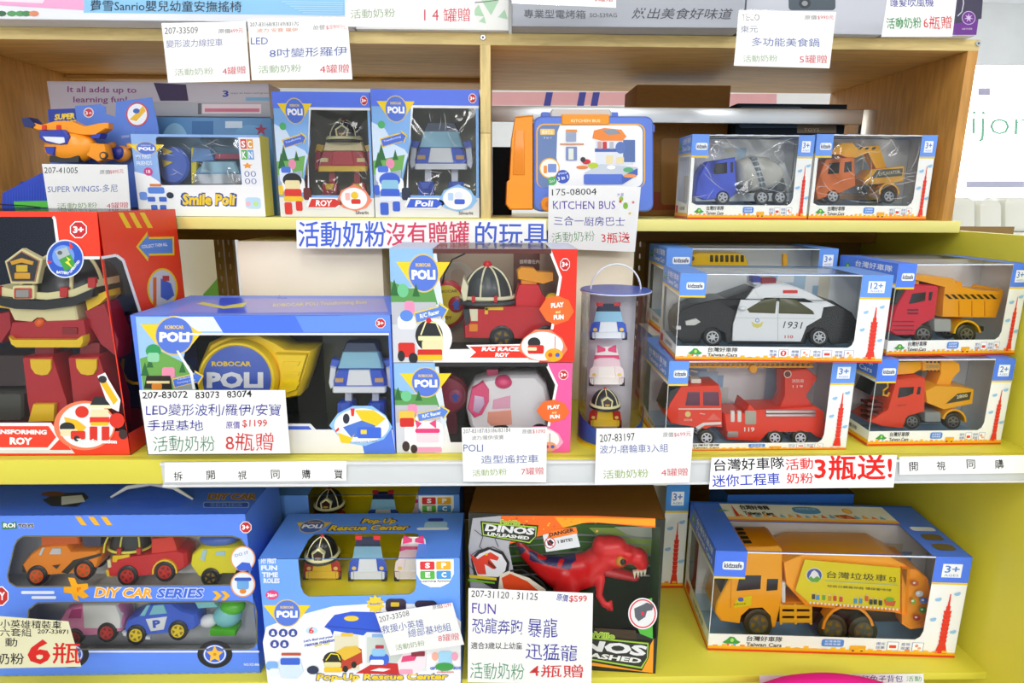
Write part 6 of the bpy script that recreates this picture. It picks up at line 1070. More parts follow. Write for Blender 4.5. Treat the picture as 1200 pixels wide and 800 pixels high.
def e1(t, d): pk(t, 'roof_rack', [(46, 629), (90, 629), (92, 638), (47, 640)], d + 2, 30, 'k#d8601c', 2); pk(t, 'rear_box', [(92, 630), (116, 631), (115, 643), (94, 643)], d + 6, 28, 'k#3a3f5a', 2); pk(t, 'black_trim', [(72, 670), (86, 656), (118, 648), (118, 651), (92, 659), (80, 672)], d - .8, d + 1, 'k#2c2a20', .2); pk(t, 'door_print', [(62, 662), (71, 661), (67, 666)], d - 1.4, d, 'k#3a2c20', .2); pk(t, 'bumper', [(24, 664), (31, 665), (32, 673), (24, 672)], d + 3, 30, 'k#4a4238', 1)
side_car('small_toy_car', 'orange toy pickup at the left of the top row', [(24, 662), (34, 650), (48, 640), (78, 638), (84, 646), (115, 645), (118, 650), (116, 662), (110, 668), (84, 672), (58, 674), (30, 674)], [(44, 674, 12), (99, 667, 12)], [[(58, 649), (62, 642), (72, 642), (72, 649)], [(46, 650), (50, 641), (53, 641), (49, 650)]], 'k#f08a1c', 'k#e2521c', extra=e1)
def e2(t, d):
    p = P('dome', t); p.ball(G, 145, 648, 24, 30, d + 18, 17, 'k#2a3034', 22, 8, top=.66, bot=-.02); p.done()
    for x0, x1 in ((121, 125), (140, 141), (163, 160)): p = P('dome_rib', t); p.tube([G.p(x0, 648, d + 1), G.p((x0 + x1) / 2 + (x0 - 142) * .05, 638, d + 2), G.p(x1, 629, d + 5)], 1.3, 'k#e8df5a', 6); p.done()
    p = P('dome_band', t); pts = [G.p(145 + 25 * math.cos(2 * math.pi * i / 26), 647, d + 18 - 19 * math.sin(2 * math.pi * i / 26)) for i in range(26)]; p.tube(pts, 2.0, 'k#e8df5a', 7, True); p.done()
    for x in (141, 164): pk(t, 'band_clip', [(x - 2.5, 641), (x + 2.5, 641), (x + 2.5, 648), (x - 2.5, 648)], d - 4, d, 'k#c22a2a', .4)
    pk(t, 'rear_box', [(176, 632), (202, 629), (206, 640), (208, 650), (176, 650)], d + 2, 32, 'k#dd3a2c', 2); pk(t, 'yellow_trim', [(132, 651), (152, 649), (152, 652), (138, 655), (137, 658), (132, 658)], d - 1.2, d + 2, 'k#efc820', .4); pk(t, 'bumper', [(123, 669), (130, 669), (131, 677), (124, 676)], d + 2, 32, 'k#efc820', 1)
    p = P('mudguard', t); fender(p, G, 194, 669, 13, d - 3, 30, 'k#efc820', -5, 190, 1.8); p.done()
side_car('small_toy_car', 'red toy fire engine with a black dome in the top row', [(124, 664), (128, 655), (150, 652), (176, 649), (210, 645), (218, 648), (219, 664), (210, 670), (160, 676), (126, 676)], [(150, 674, 12), (194, 669, 12)], [[(126, 656), (130, 655), (131, 664), (127, 665)]], 'k#cb222a', 'k#c3241c', extra=e2, wt='k#e0d8a8')
def e3(t, d):
    p = P('blue_drum', t); p.ball(G, 252, 637, 24, 8, d + 16, 15, 'k#4a6fc8', 20, 8); p.done()
side_car('small_toy_car', 'yellow toy mixer car with a blue drum in the top row', [(222, 662), (224, 650), (234, 642), (256, 641), (284, 640), (288, 656), (282, 672), (262, 672), (250, 676), (232, 676)], [(247, 676, 11), (285, 672, 9)], [[(235, 655), (238, 644), (243, 644), (240, 657)], [(252, 650), (254, 646), (264, 645), (264, 651)]], 'k#e8dc1e', 'k#222224', extra=e3, wt='k#a8cfdc')
def e4(t, d): pk(t, 'white_box', [(96, 708), (136, 708), (142, 722), (142, 736), (98, 736)], d - 1, 38, 'k#dfe0dc', 2)
side_car('small_toy_car', 'pink and white toy van in the lower row', [(66, 732), (76, 715), (98, 708), (138, 710), (144, 728), (142, 740), (120, 744), (84, 746), (68, 742)], [(88, 746, 10), (126, 740, 11.5)], [[(80, 724), (84, 714), (96, 713), (95, 724)]], 'k#e287b0', 'k#c3241c', extra=e4, wt='k#c24a86')
def e5(t, d):
    pk(t, 'door_panel', [(171, 725), (196, 722), (192, 737), (177, 739)], d - 1, d + 2, 'k#e2e6e8', .3); p = P('door_letter', t, 1.4); p.text(G, 'P', 180, 735, 189, 734, 9, 'k#2f56c0', .05); p.done()
    pk(t, 'white_sill', [(143, 740), (176, 746), (176, 749), (145, 744)], d - 1, d + 4, 'k#dfe3e6', .3)
side_car('small_toy_car', 'blue toy police car lettered P in the lower row', [(144, 738), (147, 728), (160, 722), (176, 708), (200, 706), (214, 716), (230, 720), (232, 734), (226, 738), (196, 742), (172, 744), (148, 744)], [(160, 743, 11.5), (209, 738, 11.5)], [[(175, 720), (180, 709), (192, 708), (196, 718)], [(164, 721), (172, 709), (176, 709), (170, 721)]], 'k#3a62d0', 'k#e8cc24', extra=e5, wt='k#7fc4d0')
t = thing('small_toy_helicopter', 'green and white toy helicopter at the right of the lower row', 'toy helicopter', (G.p(262, 752).x, G.o.y + .02, G.p(262, 752).z), 'small cars in the wide blue set box')
p = P('body', t); p.ball(G, 262, 728, 17, 13, 16, 16, 'k#7fc9cc', 20, 10); p.ball(G, 268, 718, 15, 9, 16, 14, 'k#58c22c', 18, 8); p.done(); p = P('tail', t); p.pr(G, [(224, 710), (246, 708), (252, 716), (228, 718)], 10, 20, 'k#7fc9cc', 2); p.done()
p = P('white_pod', t); p.ball(G, 240, 734, 11, 7, 14, 10, 'k#e6e8ea', 14, 8); p.done(); p = P('landing_skid', t); p.bx(G, 244, 740, 275, 747, 4, 28, 'k#58c22c', 2); p.done(); p = P('rotor', t); p.bx(G, 238, 706, 286, 709, 10, 20, 'k#58c22c', 1); p.done()
# ---------------------------------------------------------------- pop-up garage box, front one and the one behind
def garage_box(bl, br, tl, Y, label, full=True, H=None):
    B = Box('garage_toy_box', label, 'toy box', bl, br, tl, 128, z=zb_, Y=Y, H=H); c = B.cv(nx=160); tc = B.cv('top', 160, 100); bl_ = '#6ca2f6'
    # window wraps from the top onto the front
    hw = [(31.5, .4), (124.5, .4), (124.5, 20), (123, 25), (119, 27.5), (38, 28.5), (34, 26), (32, 21)]
    ht = [(31.5, 99.6), (124.5, 99.6), (124.5, 60), (122, 50), (118, 48), (38, 48), (34, 50), (31.5, 60)]
    ht = [(x, 100 - y) for x, y in ht]; ht = [(x, 100 - y) for x, y in ht]
    # top canvas: y=100 is the front edge
    B.shell({'front': bl_, 'left': bl_, 'right': '#3f74dc', 'back': '#e8d21e', 'bottom': '#e8d21e', 'top': '#5c90f4'}, {'front': [hw], 'top': [ht]}, {'front': c, 'top': tc}); B.film('front', hw, c); B.film('top', ht, tc)
    p = B.P('yellow_tray'); a1 = c.p(10, 29, 2); b1 = c.p(150, 29, 2); p.wbox((a1.x, a1.y, a1.z - .002), (b1.x, a1.y + .118, a1.z), 'k#ecd81c', .4); q = c.p(10, 1, 112); p.wbox((a1.x, q.y, a1.z), (b1.x, q.y + .002, q.z), 'k#ecd81c', .3); p.done()
    p = B.P('top_lettering', .3)
    p.text(tc, 'Pop-Up', 70, 28, 100, 28, 14, '#e8c42a', .04, .15, out=('#2a2a50', 3)); p.text(tc, 'Rescue Center', 44, 42, 116 - 3, 42, 13, '#e8c42a', .04, .15, out=('#2a2a50', 3)); p.done()
    p = B.P('top_badge', .3); p.poly(tc, [(13, 22), (44, 22), (38, 38), (20, 38)], '#e0b82a'); p.ell(tc, 28.5, 31, 11, 16, '#c9b46a'); p.ell(tc, 28.5, 31, 10, 14.6, '#3f5fae'); p.text(tc, 'POLI', 20, 36, 37, 36, 9, '#f2f2f4', .05); p.text(tc, 'ROBOCAR', 23, 24.5, 34, 24.5, 3.5, '#e0b82a', .03); p.done()
    p = B.P('vehicle_print', .3); p.rect(tc, 126, 22, 146, 38, '#9cc4e6', 4); p.rect(tc, 128, 14, 142, 22, '#2f3f9c', 3); p.rect(tc, 120, 36, 148, 42, '#e4e8f0', 3); p.done()
    p = B.P('shield_print', .5); q = [(125, 1), (155, 1), (155, 12), (151, 19), (144, 22), (136, 22), (129, 19), (125, 12)]; p.poly(c, q, '#f0f2f2')
    for ch, x, y, cc in (('S', 128, 2.6, '#d8343a'), ('P', 141, 2.6, '#eeb02a'), ('E', 128, 9.6, '#5ab44a'), ('C', 141, 9.6, '#4a9adc')): p.rect(c, x, y, x + 11.6, y + 6.2, cc, 1); p.text(c, ch, x + 4, y + 5, x + 8, y + 5, 4, '#fff', .05)
    p.text(c, 'Learning System', 128, 18.2, 152, 18.2, 1.6, '#3a3a50', .02); p.done()
    if not full: return B
    F = B.F
    p = B.P('corner_lettering', .4)
    for s_, x0, x1, y in (('MY FIRST', 306, 324, 660), ('FUN', 306, 325, 668), ('TIME', 307, 326, 676), ('ROLES', 309, 328, 683)): p.text(F, s_, x0, y, x1, y, 6, '#dfe8fa', .05)
    p.ell(F, 319, 696.5, 7.6, 5.4, '#e0407a'); p.text(F, '36m+', 313.5, 699, 324.5, 699, 4.6, '#fff', .03); p.done()
    p = B.P('front_print'); p.poly(F, [(308, 752), (312, 734), (345, 722), (390, 710), (450, 706), (500, 708), (528, 716), (540, 728), (540, 800), (314, 800)], '#eef0f2'); p.done()
    badge(B, F, 336.5, 718, 15)
    p = B.P('icon_row', .5)
    for x, y in ((320, 741), (332, 741), (343.5, 741), (322, 754), (333.5, 754)): p.ell(F, x, y, 5.2, 4.8, '#3a4a9c', 20); p.ell(F, x, y - 1, 1.6, 1.6, '#e4e8f4', 8); p.rect(F, x - 2, y, x + 2, y + 2.6, '#e4e8f4')
    p.ell(F, 365.5, 738, 7, 4, '#bcdcf2'); p.text(F, '6', 362, 741.5, 368, 741.5, 7.4, '#e0402a', .03); p.done()
    p = B.P('slogan_lettering', .5); p.text(F, "Let's find out your", 356, 753, 391, 747, 3.6, '#4a5ab8', .04, .2); p.text(F, 'rescue missions', 357, 757.5, 395, 750.5, 3.8, '#4a5ab8', .04, .2); p.text(F, 'and go!', 369, 758.5, 387, 755.5, 4.4, '#d8c81f', .04, .2); p.done()
    p = B.P('garage_picture', .6)
    p.poly(F, [(392, 742), (402, 742), (402, 736), (486, 736), (486, 742), (500, 742), (500, 786), (392, 786)], '#dfe3e4'); p.rect(F, 392, 744, 424, 784, '#ded8bc'); p.rect(F, 430, 746, 474, 776, '#c9d2cc'); p.poly(F, [(420, 742), (428, 744), (428, 790), (422, 790)], '#f4f4f4')
    p.poly(F, [(380, 734), (392, 720), (412, 716), (500, 718), (500, 742), (430, 740), (426, 744), (388, 738)], '#3058d0'); p.line(F, [(384, 733), (440, 738), (500, 736)], 1.2, '#2346a8'); p.ell(F, 412, 724, 8.6, 3.2, '#e8c83a'); p.poly(F, [(387, 737), (392, 737), (390, 744)], '#3058d0')
    p.rect(F, 400, 741, 414, 745, '#e8c03a', 1); p.rect(F, 436, 742, 450, 746, '#8ab0e0', 1)
    p.poly(F, [(417, 788), (440, 775), (474, 777), (468, 790)], '#c22a2a'); p.poly(F, [(434, 785), (444, 782), (458, 783), (450, 786)], '#f0f0f0')
    p.rect(F, 452, 701, 476, 717, '#3a2f44', 5); p.rect(F, 458, 705, 468, 710, '#d8b82a', 1); p.rect(F, 486, 703, 512, 712, '#3a2f44', 5); p.poly(F, star(440, 707, 11, .72, 10), '#f0cf3a'); p.text(F, 'Ready!', 434, 709, 447, 708, 3.4, '#4a6ad8', .03); p.done()
    p = B.P('vehicle_picture', .9)
    p.poly(F, [(378, 772), (390, 764), (416, 756), (424, 760), (425, 776), (404, 786), (384, 786)], '#b8402a'); p.poly(F, [(392, 764), (404, 757), (418, 756), (424, 763), (404, 773)], '#e0b83a'); p.ell(F, 390, 772, 11, 9, '#26261e', 20); p.rect(F, 380, 775, 400, 781, '#e0d69a', 2); p.rect(F, 380, 781, 401, 787, '#e8c02a', 2); p.line(F, [(382, 773), (388, 765), (396, 766), (399, 773)], 1.2, '#e8d83a')
    for x, y in ((405, 783), (415, 778)): p.ell(F, x, y, 3.2, 4, '#2a2420', 12)
    p.rect(F, 433, 765, 456, 778, '#3a68d8', 5); p.rect(F, 436, 759, 452, 768, '#8ec4e8', 3); p.rect(F, 440, 755, 450, 759, '#b83040', 1); p.rect(F, 434, 772, 450, 778, '#e8ecf4', 2)
    p.poly(F, [(466, 775), (472, 765), (490, 762), (500, 766), (498, 782), (486, 789), (468, 788)], '#f2dfe6'); p.poly(F, [(472, 768), (490, 765), (486, 773), (470, 775)], '#e0487a'); p.rect(F, 468, 783, 484, 789, '#f0a0ba', 2); p.rect(F, 482, 762, 498, 768, '#8a2a3c', 1)
    p.poly(F, [(326, 774), (334, 770), (352, 771), (356, 786), (348, 794), (330, 793)], '#cfe0f4'); p.rect(F, 329, 770, 352, 778, '#3a62d0', 2); p.rect(F, 330, 764, 353, 767, '#b8503a', 1); p.rect(F, 312, 774, 326, 784, '#7fb0ec', 4); p.rect(F, 316, 782, 328, 791, '#e4ecf6', 3); p.ell(F, 367, 784, 7, 5, '#2a3450', 14)
    p.rect(F, 514, 762, 530, 776, '#9fd0ec', 3); p.ell(F, 510, 768, 4, 5, '#f0b09a', 12); p.ell(F, 533, 768, 4, 5, '#e8a0b8', 12); p.ell(F, 521, 780, 11, 5, '#3f9a4a', 16); p.done()
    p = B.P('small_lettering', 1.2); p.text(F, 'GIFT TOYS CARDS', 504, 784, 540, 783.5, 3.4, '#3a62c8', .04); p.text(F, 'collection', 512, 787.6, 532, 787.4, 2.2, '#d8504a', .02); p.done()
    p = B.P('title_lettering', .9); p.text(F, 'Pop-Up Rescue Center', 371, 798.5, 525, 797.5, 9.5, '#f0d02a', .04, .1, out=('#2a3a8c', 2.2)); p.done()
    return B
Bg = garage_box((316, 803), (541, 799), (302, 655), (-.012, -.012), 'blue toy box with a picture of a garage and three cars in its window')
def garage_cars(B, word, tag_=''):
    G = B.F.off(30); c = B.cv(nx=160); zt_ = c.p(0, 24.3).z
    for nm, lab, cx, k in (('small_toy_car', 'toy fire engine with a black dome, left in ' + word, 375, 'fire'), ('small_toy_car', 'blue and white toy car, centre in ' + word, 430, 'white'), ('small_toy_car', 'pink and white toy car, right in ' + word, 484, 'pink')):
        yield G, nm, lab, cx, k
for Gq, nm, lab, cx, k in garage_cars(Bg, 'the front garage box window'):
    yb = 685 - (2 if cx > 400 else 0); front_car(Gq, nm, lab, cx, yb, 44 if k == 'fire' else 45, 52 if k == 'fire' else 56, k, d=6 if k != 'fire' else 12, grp='cars in the garage boxes', zf=Bg.cv(nx=160).p(0, 29).z + .001)
Bg2 = garage_box((332, 760), (541, 757), (320, 570), (.18, .18), 'blue toy box of the same garage set, mostly hidden behind the front one', False, Bg.H)
Gq = Bg2.F.off(36); yy = 606
for lab, cx, k in (('black domed toy car just visible in the rear garage box', 386, 'fire'), ('dark roofed toy car just visible in the rear garage box', 449, 'white'), ('pink roofed toy car just visible in the rear garage box', 500, 'pink')): front_car(Gq, 'small_toy_car', lab, cx, Bg2 and (618), 38, 46, k, grp='cars in the garage boxes', zf=Bg2.cv(nx=160).p(0, 29).z + .001)
# ---------------------------------------------------------------- dinosaur box
B = Box('dinosaur_toy_box', 'open-fronted toy box with a red toy dinosaur and cracked rock print', 'toy box', (551, 778), (768, 789), (558, 600), 130, z=zb_); F = B.F
B.H = F.p(660, 604).z - B.a.z; B.__dict__['H'] = B.H
hw = [(595, 637), (636, 627), (676, 613), (774, 618), (771, 705), (769, 748), (750, 742), (700, 745), (640, 740), (600, 740), (610, 700), (598, 672)]
p = P('carton', B.t); h = Zv * B.H; a, b, d = B.a, B.b, B.bk * B.D
p.plate([a, b, b + h, a + h], [[F.p(*q) for q in hw]], F.n, .6, '#23261f'); p.plate([b, b + d, b + d + h, b + h], [], B.u, .6, '#3a7a34'); p.plate([a + d, a, a + h, a + d + h], [], -B.u, .62, '#8f9090')
p.plate([b + d, a + d, a + d + h, b + d + h], [], -F.n, .64, '#2f5a24'); p.plate([a + d, b + d, b, a], [], -Zv, .66, '#2a2a24'); p.plate([a + h, b + h, b + d + h, a + d + h], [], Zv, .6, '#6a4420'); p.done()
p = P('window_film', B.t); p.h = .05; p.poly(F, hw, 'f#'); p.done(smooth=False)
pxv = lambda x, y: (x, y)
zt2 = a.z + B.H
def inb(x): return x
p = P('front_print', B.t)
top = 605; p.poly(F, [(554, 607), (587, 604), (589, 622), (600, 632), (596, 640), (600, 660), (606, 690), (604, 700), (552, 700), (549, 640)], '#a9aab0')
p.poly(F, [(587, 604), (690, 604), (768, 607), (768, 618), (700, 612), (676, 613), (636, 627), (596, 637), (601, 631), (591, 622)], '#ee6a1c'); p.poly(F, [(650, 606), (768, 608), (768, 616), (690, 611), (660, 618)], '#f0a01f')
random.seed(11)
for i in range(34): x = random.uniform(595, 700); y = random.uniform(606, 622); p.poly(F, star(x, y, random.uniform(.6, 1.8), .6, 4, x), ('#f2b02a', '#d84a14', '#f08a2a')[i % 3])
for pts in ([(556, 620), (566, 628), (562, 640), (572, 648)], [(552, 650), (560, 644), (578, 640), (590, 646)], [(588, 622), (580, 630), (584, 640)], [(549, 660), (556, 668)]): p.line(F, pts, .8, '#4a4a50')
p.poly(F, [(552, 654), (560, 645), (572, 640), (590, 646), (597, 658), (596, 668), (588, 676), (598, 686), (580, 690), (556, 676)], '#26262a'); p.poly(F, [(554, 656), (562, 648), (574, 643), (588, 649), (594, 659), (592, 668), (584, 675), (560, 674)], '#d9dadc')
p.poly(F, [(551, 648), (560, 654), (566, 650), (575, 646), (585, 652), (583, 656), (574, 654), (582, 664), (578, 666), (568, 660), (570, 672), (560, 672)], '#d8402c'); p.ell(F, 570, 648.5, 1.8, 1.4, '#f0c020', 10); p.poly(F, [(572, 655), (582, 664), (580, 666), (572, 660)], '#7a2a20')
p.poly(F, [(550, 672), (582, 676), (582, 679), (550, 676)], '#d8c02a'); p.poly(F, [(549, 677), (580, 681), (580, 683), (549, 680)], '#6fb42a'); p.poly(F, [(586, 672), (596, 668), (620, 676), (640, 690), (632, 700), (600, 700), (584, 690)], '#dcd8c4'); p.poly(F, [(588, 676), (598, 671), (618, 680), (632, 692), (604, 692), (590, 688)], '#d8481f'); p.line(F, [(598, 668), (612, 666), (634, 680), (642, 692)], 2, '#26262a')
p.done()
p = P('logo_lettering', B.t, .9)
for (x0, y0, x1, y1, sc_) in ((567, 622, 627, 627, 1), (640, 757, 758, 769, 1.9)):
    k = (y1 - y0) / (x1 - x0); h_ = (11 if sc_ == 1 else 17)
    p.poly(F, [(x0 - 4, y0 - h_ - 1), (x1 + 4, y1 - h_ - 1), (x1 + 2, y1 + 1), (x1 - 6, y1 + h_ * .95), (x0 - 2, y0 + h_ * .5)], '#1f2218'); p.poly(F, [(x0 - 2, y0 - h_ + .5), (x1 + 2, y1 - h_ + .5), (x1 + 1, y1 + 1), (x1 - 6, y1 + h_ * .8), (x0 - 1, y0 + h_ * .4)], '#9cc63a'); p.poly(F, [(x0 - 1, y0 - h_ + 2), (x1 + .5, y1 - h_ + 2), (x1, y1 + 1), (x1 - 7, y1 + h_ * .68), (x0, y0 + h_ * .3)], '#2a2c26')
    p.text(F, 'DINOS', x0 + 1, y0 - .5, x1 - 1, y1 - .5, h_ * .75, '#dfe0e0', .05, .1); p.text(F, 'UNLEASHED', x0 + 4, y0 + h_ * .42, x1 - 7, y1 + h_ * .45, h_ * .36, '#e4e6e0', .04, .1)
    p.text(F, 'FunVille', x0 + 20 * sc_, y0 - h_ - .5 + k * 20 * sc_, x0 + 42 * sc_, y0 - h_ - .5 + k * 42 * sc_, h_ * .34, '#7fae2a', .03, out=('#c9e06a', 1.4))
p.done()
p = P('lower_print', B.t, .5); p.poly(F, [(690, 779), (765, 788), (766, 748), (756, 766), (750, 781), (700, 772)], '#f09a1f'); p.poly(F, [(748, 704), (764, 700), (765, 748), (750, 742), (744, 728)], '#4fae3c'); p.poly(F, [(697, 735), (745, 738), (746, 750), (697, 744)], '#3a2c1c'); p.done()
p = P('warning_sign', B.t, 1.2); p.poly(F, [(636, 626), (674, 617), (680, 640), (640, 646)], '#d6d9dc'); p.poly(F, [(645, 621), (675, 616.5), (677, 624), (640, 632)], '#ee7a2a'); p.text(F, 'DANGER', 644, 628.5, 673, 622, 4.6, '#2a1a14', .04); p.ring(F, 644.5, 635.5, 6.4, 6.6, 1, '#c22f2c', '#e4e6e8'); p.poly(F, [(641, 634), (645, 631), (649, 635), (646, 639), (642, 638)], '#2a2a2e'); p.line(F, [(640, 631.5), (649, 640)], 1, '#c22f2c'); p.text(F, 'I BITE!', 654, 636, 671, 633, 3.6, '#2a2a30', .03); p.done()
p = P('round_sticker', B.t, 1.4); p.ell(F, 753, 718, 17, 18.4, '#eef0f0', 34); p.ell(F, 753, 718, 15.6, 17, '#d83048', 34); p.ell(F, 753, 718, 14, 15.4, '#dfe2e2', 34); p.poly(F, [(743, 712), (752, 708), (758, 705), (766, 708), (764, 714), (758, 715), (756, 722), (748, 727), (744, 722)], '#5a6068'); p.ell(F, 753, 718, 2, 2.4, '#d83048', 8); p.done()
p = P('jungle_backdrop', B.t); Gb = F.off(92); o = [(600, 605), (776, 610), (770, 740), (600, 740)]
p.slab(Gb, [(584, 612), (764, 616), (764, 735), (584, 735)], .5, '#4f8f34'); p.h = .3
p.poly(Gb, [(690, 618), (764, 618), (764, 650), (720, 645)], '#b8dc6a'); p.poly(Gb, [(720, 617), (764, 617), (764, 632), (735, 626)], '#e6f0dc'); p.poly(Gb, [(584, 660), (640, 655), (700, 668), (764, 664), (764, 735), (584, 735)], '#22381c')
for i in range(20): x = 600 + i * 8; y = 640 + (i * 37 % 30); p.poly(Gb, star(x, y, 5 + i % 4, .45, 5, i), ('#2f6a24', '#7fb848', '#3f7a2c')[i % 3])
for i, y in enumerate((620, 628, 640, 652, 664)): p.line(Gb, [(584, y + 14 - i), (680, y + 6), (764, y + 10)], 1.0 if i % 2 else 2.2, '#b9c0bc')
p.done()
# the dinosaur
G = F.off(34); t = thing('toy_dinosaur', 'red toy tyrannosaur with blue back marks and white teeth', 'toy dinosaur', (G.p(690, 760).x, G.o.y + .03, zb_ + .003))
def blob(name, parts, col, vox=.0022, cols=None):
    """fuse ellipsoids into one skin"""
    q = P(name); 
    for (x, y, rx, ry, d, rd) in parts: q.ball(G, x, y, rx, ry, d, rd, col, 16, 10)
    me = bpy.data.meshes.new('tmp'); me.from_pydata(q.v, [], q.f); o = bpy.data.objects.new('tmp', me); S.collection.objects.link(o)
    m = o.modifiers.new('r', 'REMESH'); m.mode = 'VOXEL'; m.voxel_size = vox; s_ = o.modifiers.new('s', 'SMOOTH'); s_.iterations = 5; s_.factor = .6
    dg = bpy.context.evaluated_depsgraph_get(); m2 = bpy.data.meshes.new_from_object(o.evaluated_get(dg)); vs = [v.co.copy() for v in m2.vertices]; fs = [tuple(f.vertices) for f in m2.polygons]
    bpy.data.objects.remove(o); r = P(name, t); r.v = vs
    for f in fs:
        c = sum((vs[i] for i in f), V((0, 0, 0))) / len(f); r.f.append(f); r.m.append(r.mi(cols(c) if cols else col))
    return r.done()
def chain(pts, n=5):
    o = []
    for A, B_ in zip(pts, pts[1:]):
        for i in range(n): k = i / n; o.append(tuple(A[j] * (1 - k) + B_[j] * k for j in range(6)))
    o.append(pts[-1]); return o
Rd = 'k#ee2226'; Bd_ = 'k#3a3468'
zz = lambda y: G.p(660, y).z
def dcol(c):
    import mathutils
    v = mathutils.noise.noise(c * 70)
    xb_ = (c - G.p(600, 670)).dot(F.u) / G.sc(660, 680)
    if xb_ < 75 and c.z > zz(664 + xb_ * .12 - 3) - .0 and v > -.12: return Bd_
    return Rd
body = chain([(604, 640, 3, 3, 20, 3), (616, 656, 7, 8, 18, 7), (636, 672, 11, 12, 18, 12), (662, 682, 20, 22, 20, 20), (690, 676, 18, 20, 20, 20), (706, 662, 17, 18, 18, 18), (716, 650, 17, 16, 16, 18)])
head = [(716, 648, 22, 13, 14, 17), (722, 644, 14, 9, 14, 16), (736, 654, 14, 10, 14, 15), (748, 658, 13, 10, 14, 14), (753, 664, 9, 10, 14, 13), (722, 660, 18, 10, 14, 17), (704, 648, 10, 14, 16, 14)]
brow = [(726, 648, 9, 5, 2, 5), (736, 650, 7, 4, 2, 5), (752, 653, 3, 3, 6, 4)]
jaw = chain([(712, 674, 9, 6, 14, 13), (728, 678, 9, 5, 14, 12), (744, 682, 8, 4, 14, 10)], 3)
leg = chain([(664, 690, 16, 20, 6, 10), (660, 712, 12, 12, 6, 9), (668, 732, 7, 9, 8, 7), (660, 752, 6, 6, 8, 6)], 3)
arm = chain([(704, 682, 6, 6, 4, 5), (702, 698, 4.5, 5, 2, 4.5), (708, 708, 4, 4, 0, 4), (715, 710, 4, 3.6, 0, 4)], 3) + [(716, 705, 2.4, 3, 0, 2.6), (717, 714, 2.4, 3, 0, 2.6), (712, 714, 2, 3, 2, 2.4)]
blob('body', body + head + brow + leg + arm, Rd, cols=dcol)
blob('lower_jaw', jaw, 'k#b81c22')
p = P('eye', t); p.ball(G, 727, 657, 6, 6, -1, 5, 'k#d8901c', 16, 10); p.ball(G, 729.5, 656, 3.4, 3.6, -5.4, 2, 'k#101012', 12, 8); p.done()
for i, x in enumerate((744, 748, 752, 756)): p = P('tooth', t); p.loft(G, [(x - 2, 671 - i * .6), (x + 2, 671 - i * .6), (x + .3, 679 - i), (x - .3, 679 - i)], [(3, 1), (8, 1)], 'k#f0e8c8'); p.done()
# ---------------------------------------------------------------- boxes behind and the garbage truck box
Bs = car_box('truck_toy_box', 'vehicle toy box with a printed red tower, standing behind the dinosaur box', (560, 690), (800, 688), (570, 568), 120, z=zb_, agetxt='3+', tabw=.12, colw=.11, back='#8a6a3a', blue='#4690e0')
G = Bs.F.off(24); t = thing('toy_yellow_digger', 'yellow toy digger dimly seen above the dinosaur box', 'toy truck', (G.p(700, 670).x, G.o.y + .03, zb_ + .002)); p = P('body', t); p.bx(G, 640, 606, 740, 660, 4, 50, 'k#f0a01f', 3); p.done(); p = P('arm', t); p.pr(G, [(690, 596), (716, 586), (740, 600), (732, 612), (700, 612)], 14, 40, 'k#f0b01f', 2); p.done()
Bt = car_box('garbage_truck_toy_box', 'large toy box with an orange garbage truck on the bottom shelf', (829, 761), (1118, 770), (839, 645), 160, z=zb_, agetxt='3+', tabw=.125, colw=.14, back='#8a8a70', topcard=True, blue='#4c7aee')
tc = Bt.cv('top', 100, 100); p = Bt.P('top_lettering', .8); p.text(tc, '台灣好車隊', 21, 17, 34, 17, 10, '#333', .02); p.text(tc, 'Taiwan Cars', 21, 29, 34, 29, 8, '#333', .04); p.rect(tc, 44, 8, 56, 24, '#5a9ad8', 5); p.text(tc, '台灣交通工具', 45.5, 15, 54.5, 15, 4, '#dfeaf8'); p.ring(tc, 68, 16, 2, 6, .7, '#e8a03a', '#f0c46a'); p.poly(tc, [(60, 26), (66, 24), (70, 33), (62, 33)], '#c0562a'); p.poly(tc, [(20 - 3, 22), (17.6, 8), (18.2, 22), (18.5, 33), (16.6, 33)], '#d8402a')
for i in range(18): p.poly(tc, [(18 + i * 3.6, 33), (19 + i * 3.6, 27 - (i * 5 % 4)), (20.6 + i * 3.6, 33)], ('#f0b04a', '#e8834a', '#7fb0d8')[i % 3])
p.done()
p = Bt.P('top_tab', .8); p.rect(tc, 88, 46, 98, 54, '#dfe6f4', 2); p.rect(tc, 89, 60, 97, 72, '#6a5a34', 3); p.rect(tc, 89, 78, 97, 90, '#6a5a34', 3); p.done()
Bu = Box('rear_toy_box', 'dark toy box standing behind the garbage truck box', 'toy box', (842, 700), (985, 700), (830, 585), 90, z=zb_, Y=Bt.a.y + .185, H=Bt.H); Bu.shell({f: ('#2a2a24' if f == 'top' else '#2f62b8') for f in ('front', 'left', 'right', 'top', 'bottom', 'back')})
G = Bt.F.off(18); t = thing('toy_garbage_truck', 'orange toy garbage truck with a yellow picture panel', 'toy truck', (G.p(960, 745).x, G.o.y + .03, zb_ + .002)); Oc = 'k#ffae22'; W2 = 62
truck_cab(G, t, [(866, 643), (912, 640), (917, 644), (917, 700), (909, 735), (906, 736), (904, 722), (894, 712), (878, 713), (868, 722), (866, 731), (845, 728), (838, 718), (840, 706), (856, 676), (862, 668)], [[(866, 678), (874, 674), (892, 674), (891, 690), (863, 692)], [(899, 678), (912, 678), (911, 691), (898, 692)]], Oc, W2)
p = P('windscreen', t); p.pr(G, [(850, 680), (861, 676), (855, 698), (843, 704)], 3, W2 - 3, 'k#3a3c3a', 1); p.done(); p = P('roof_fairing', t); p.bx(G, 868, 640, 916, 668, 1.5, W2 - 2, 'k#ee951a', 3); p.done()
p = P('dark_roof_strips', t)
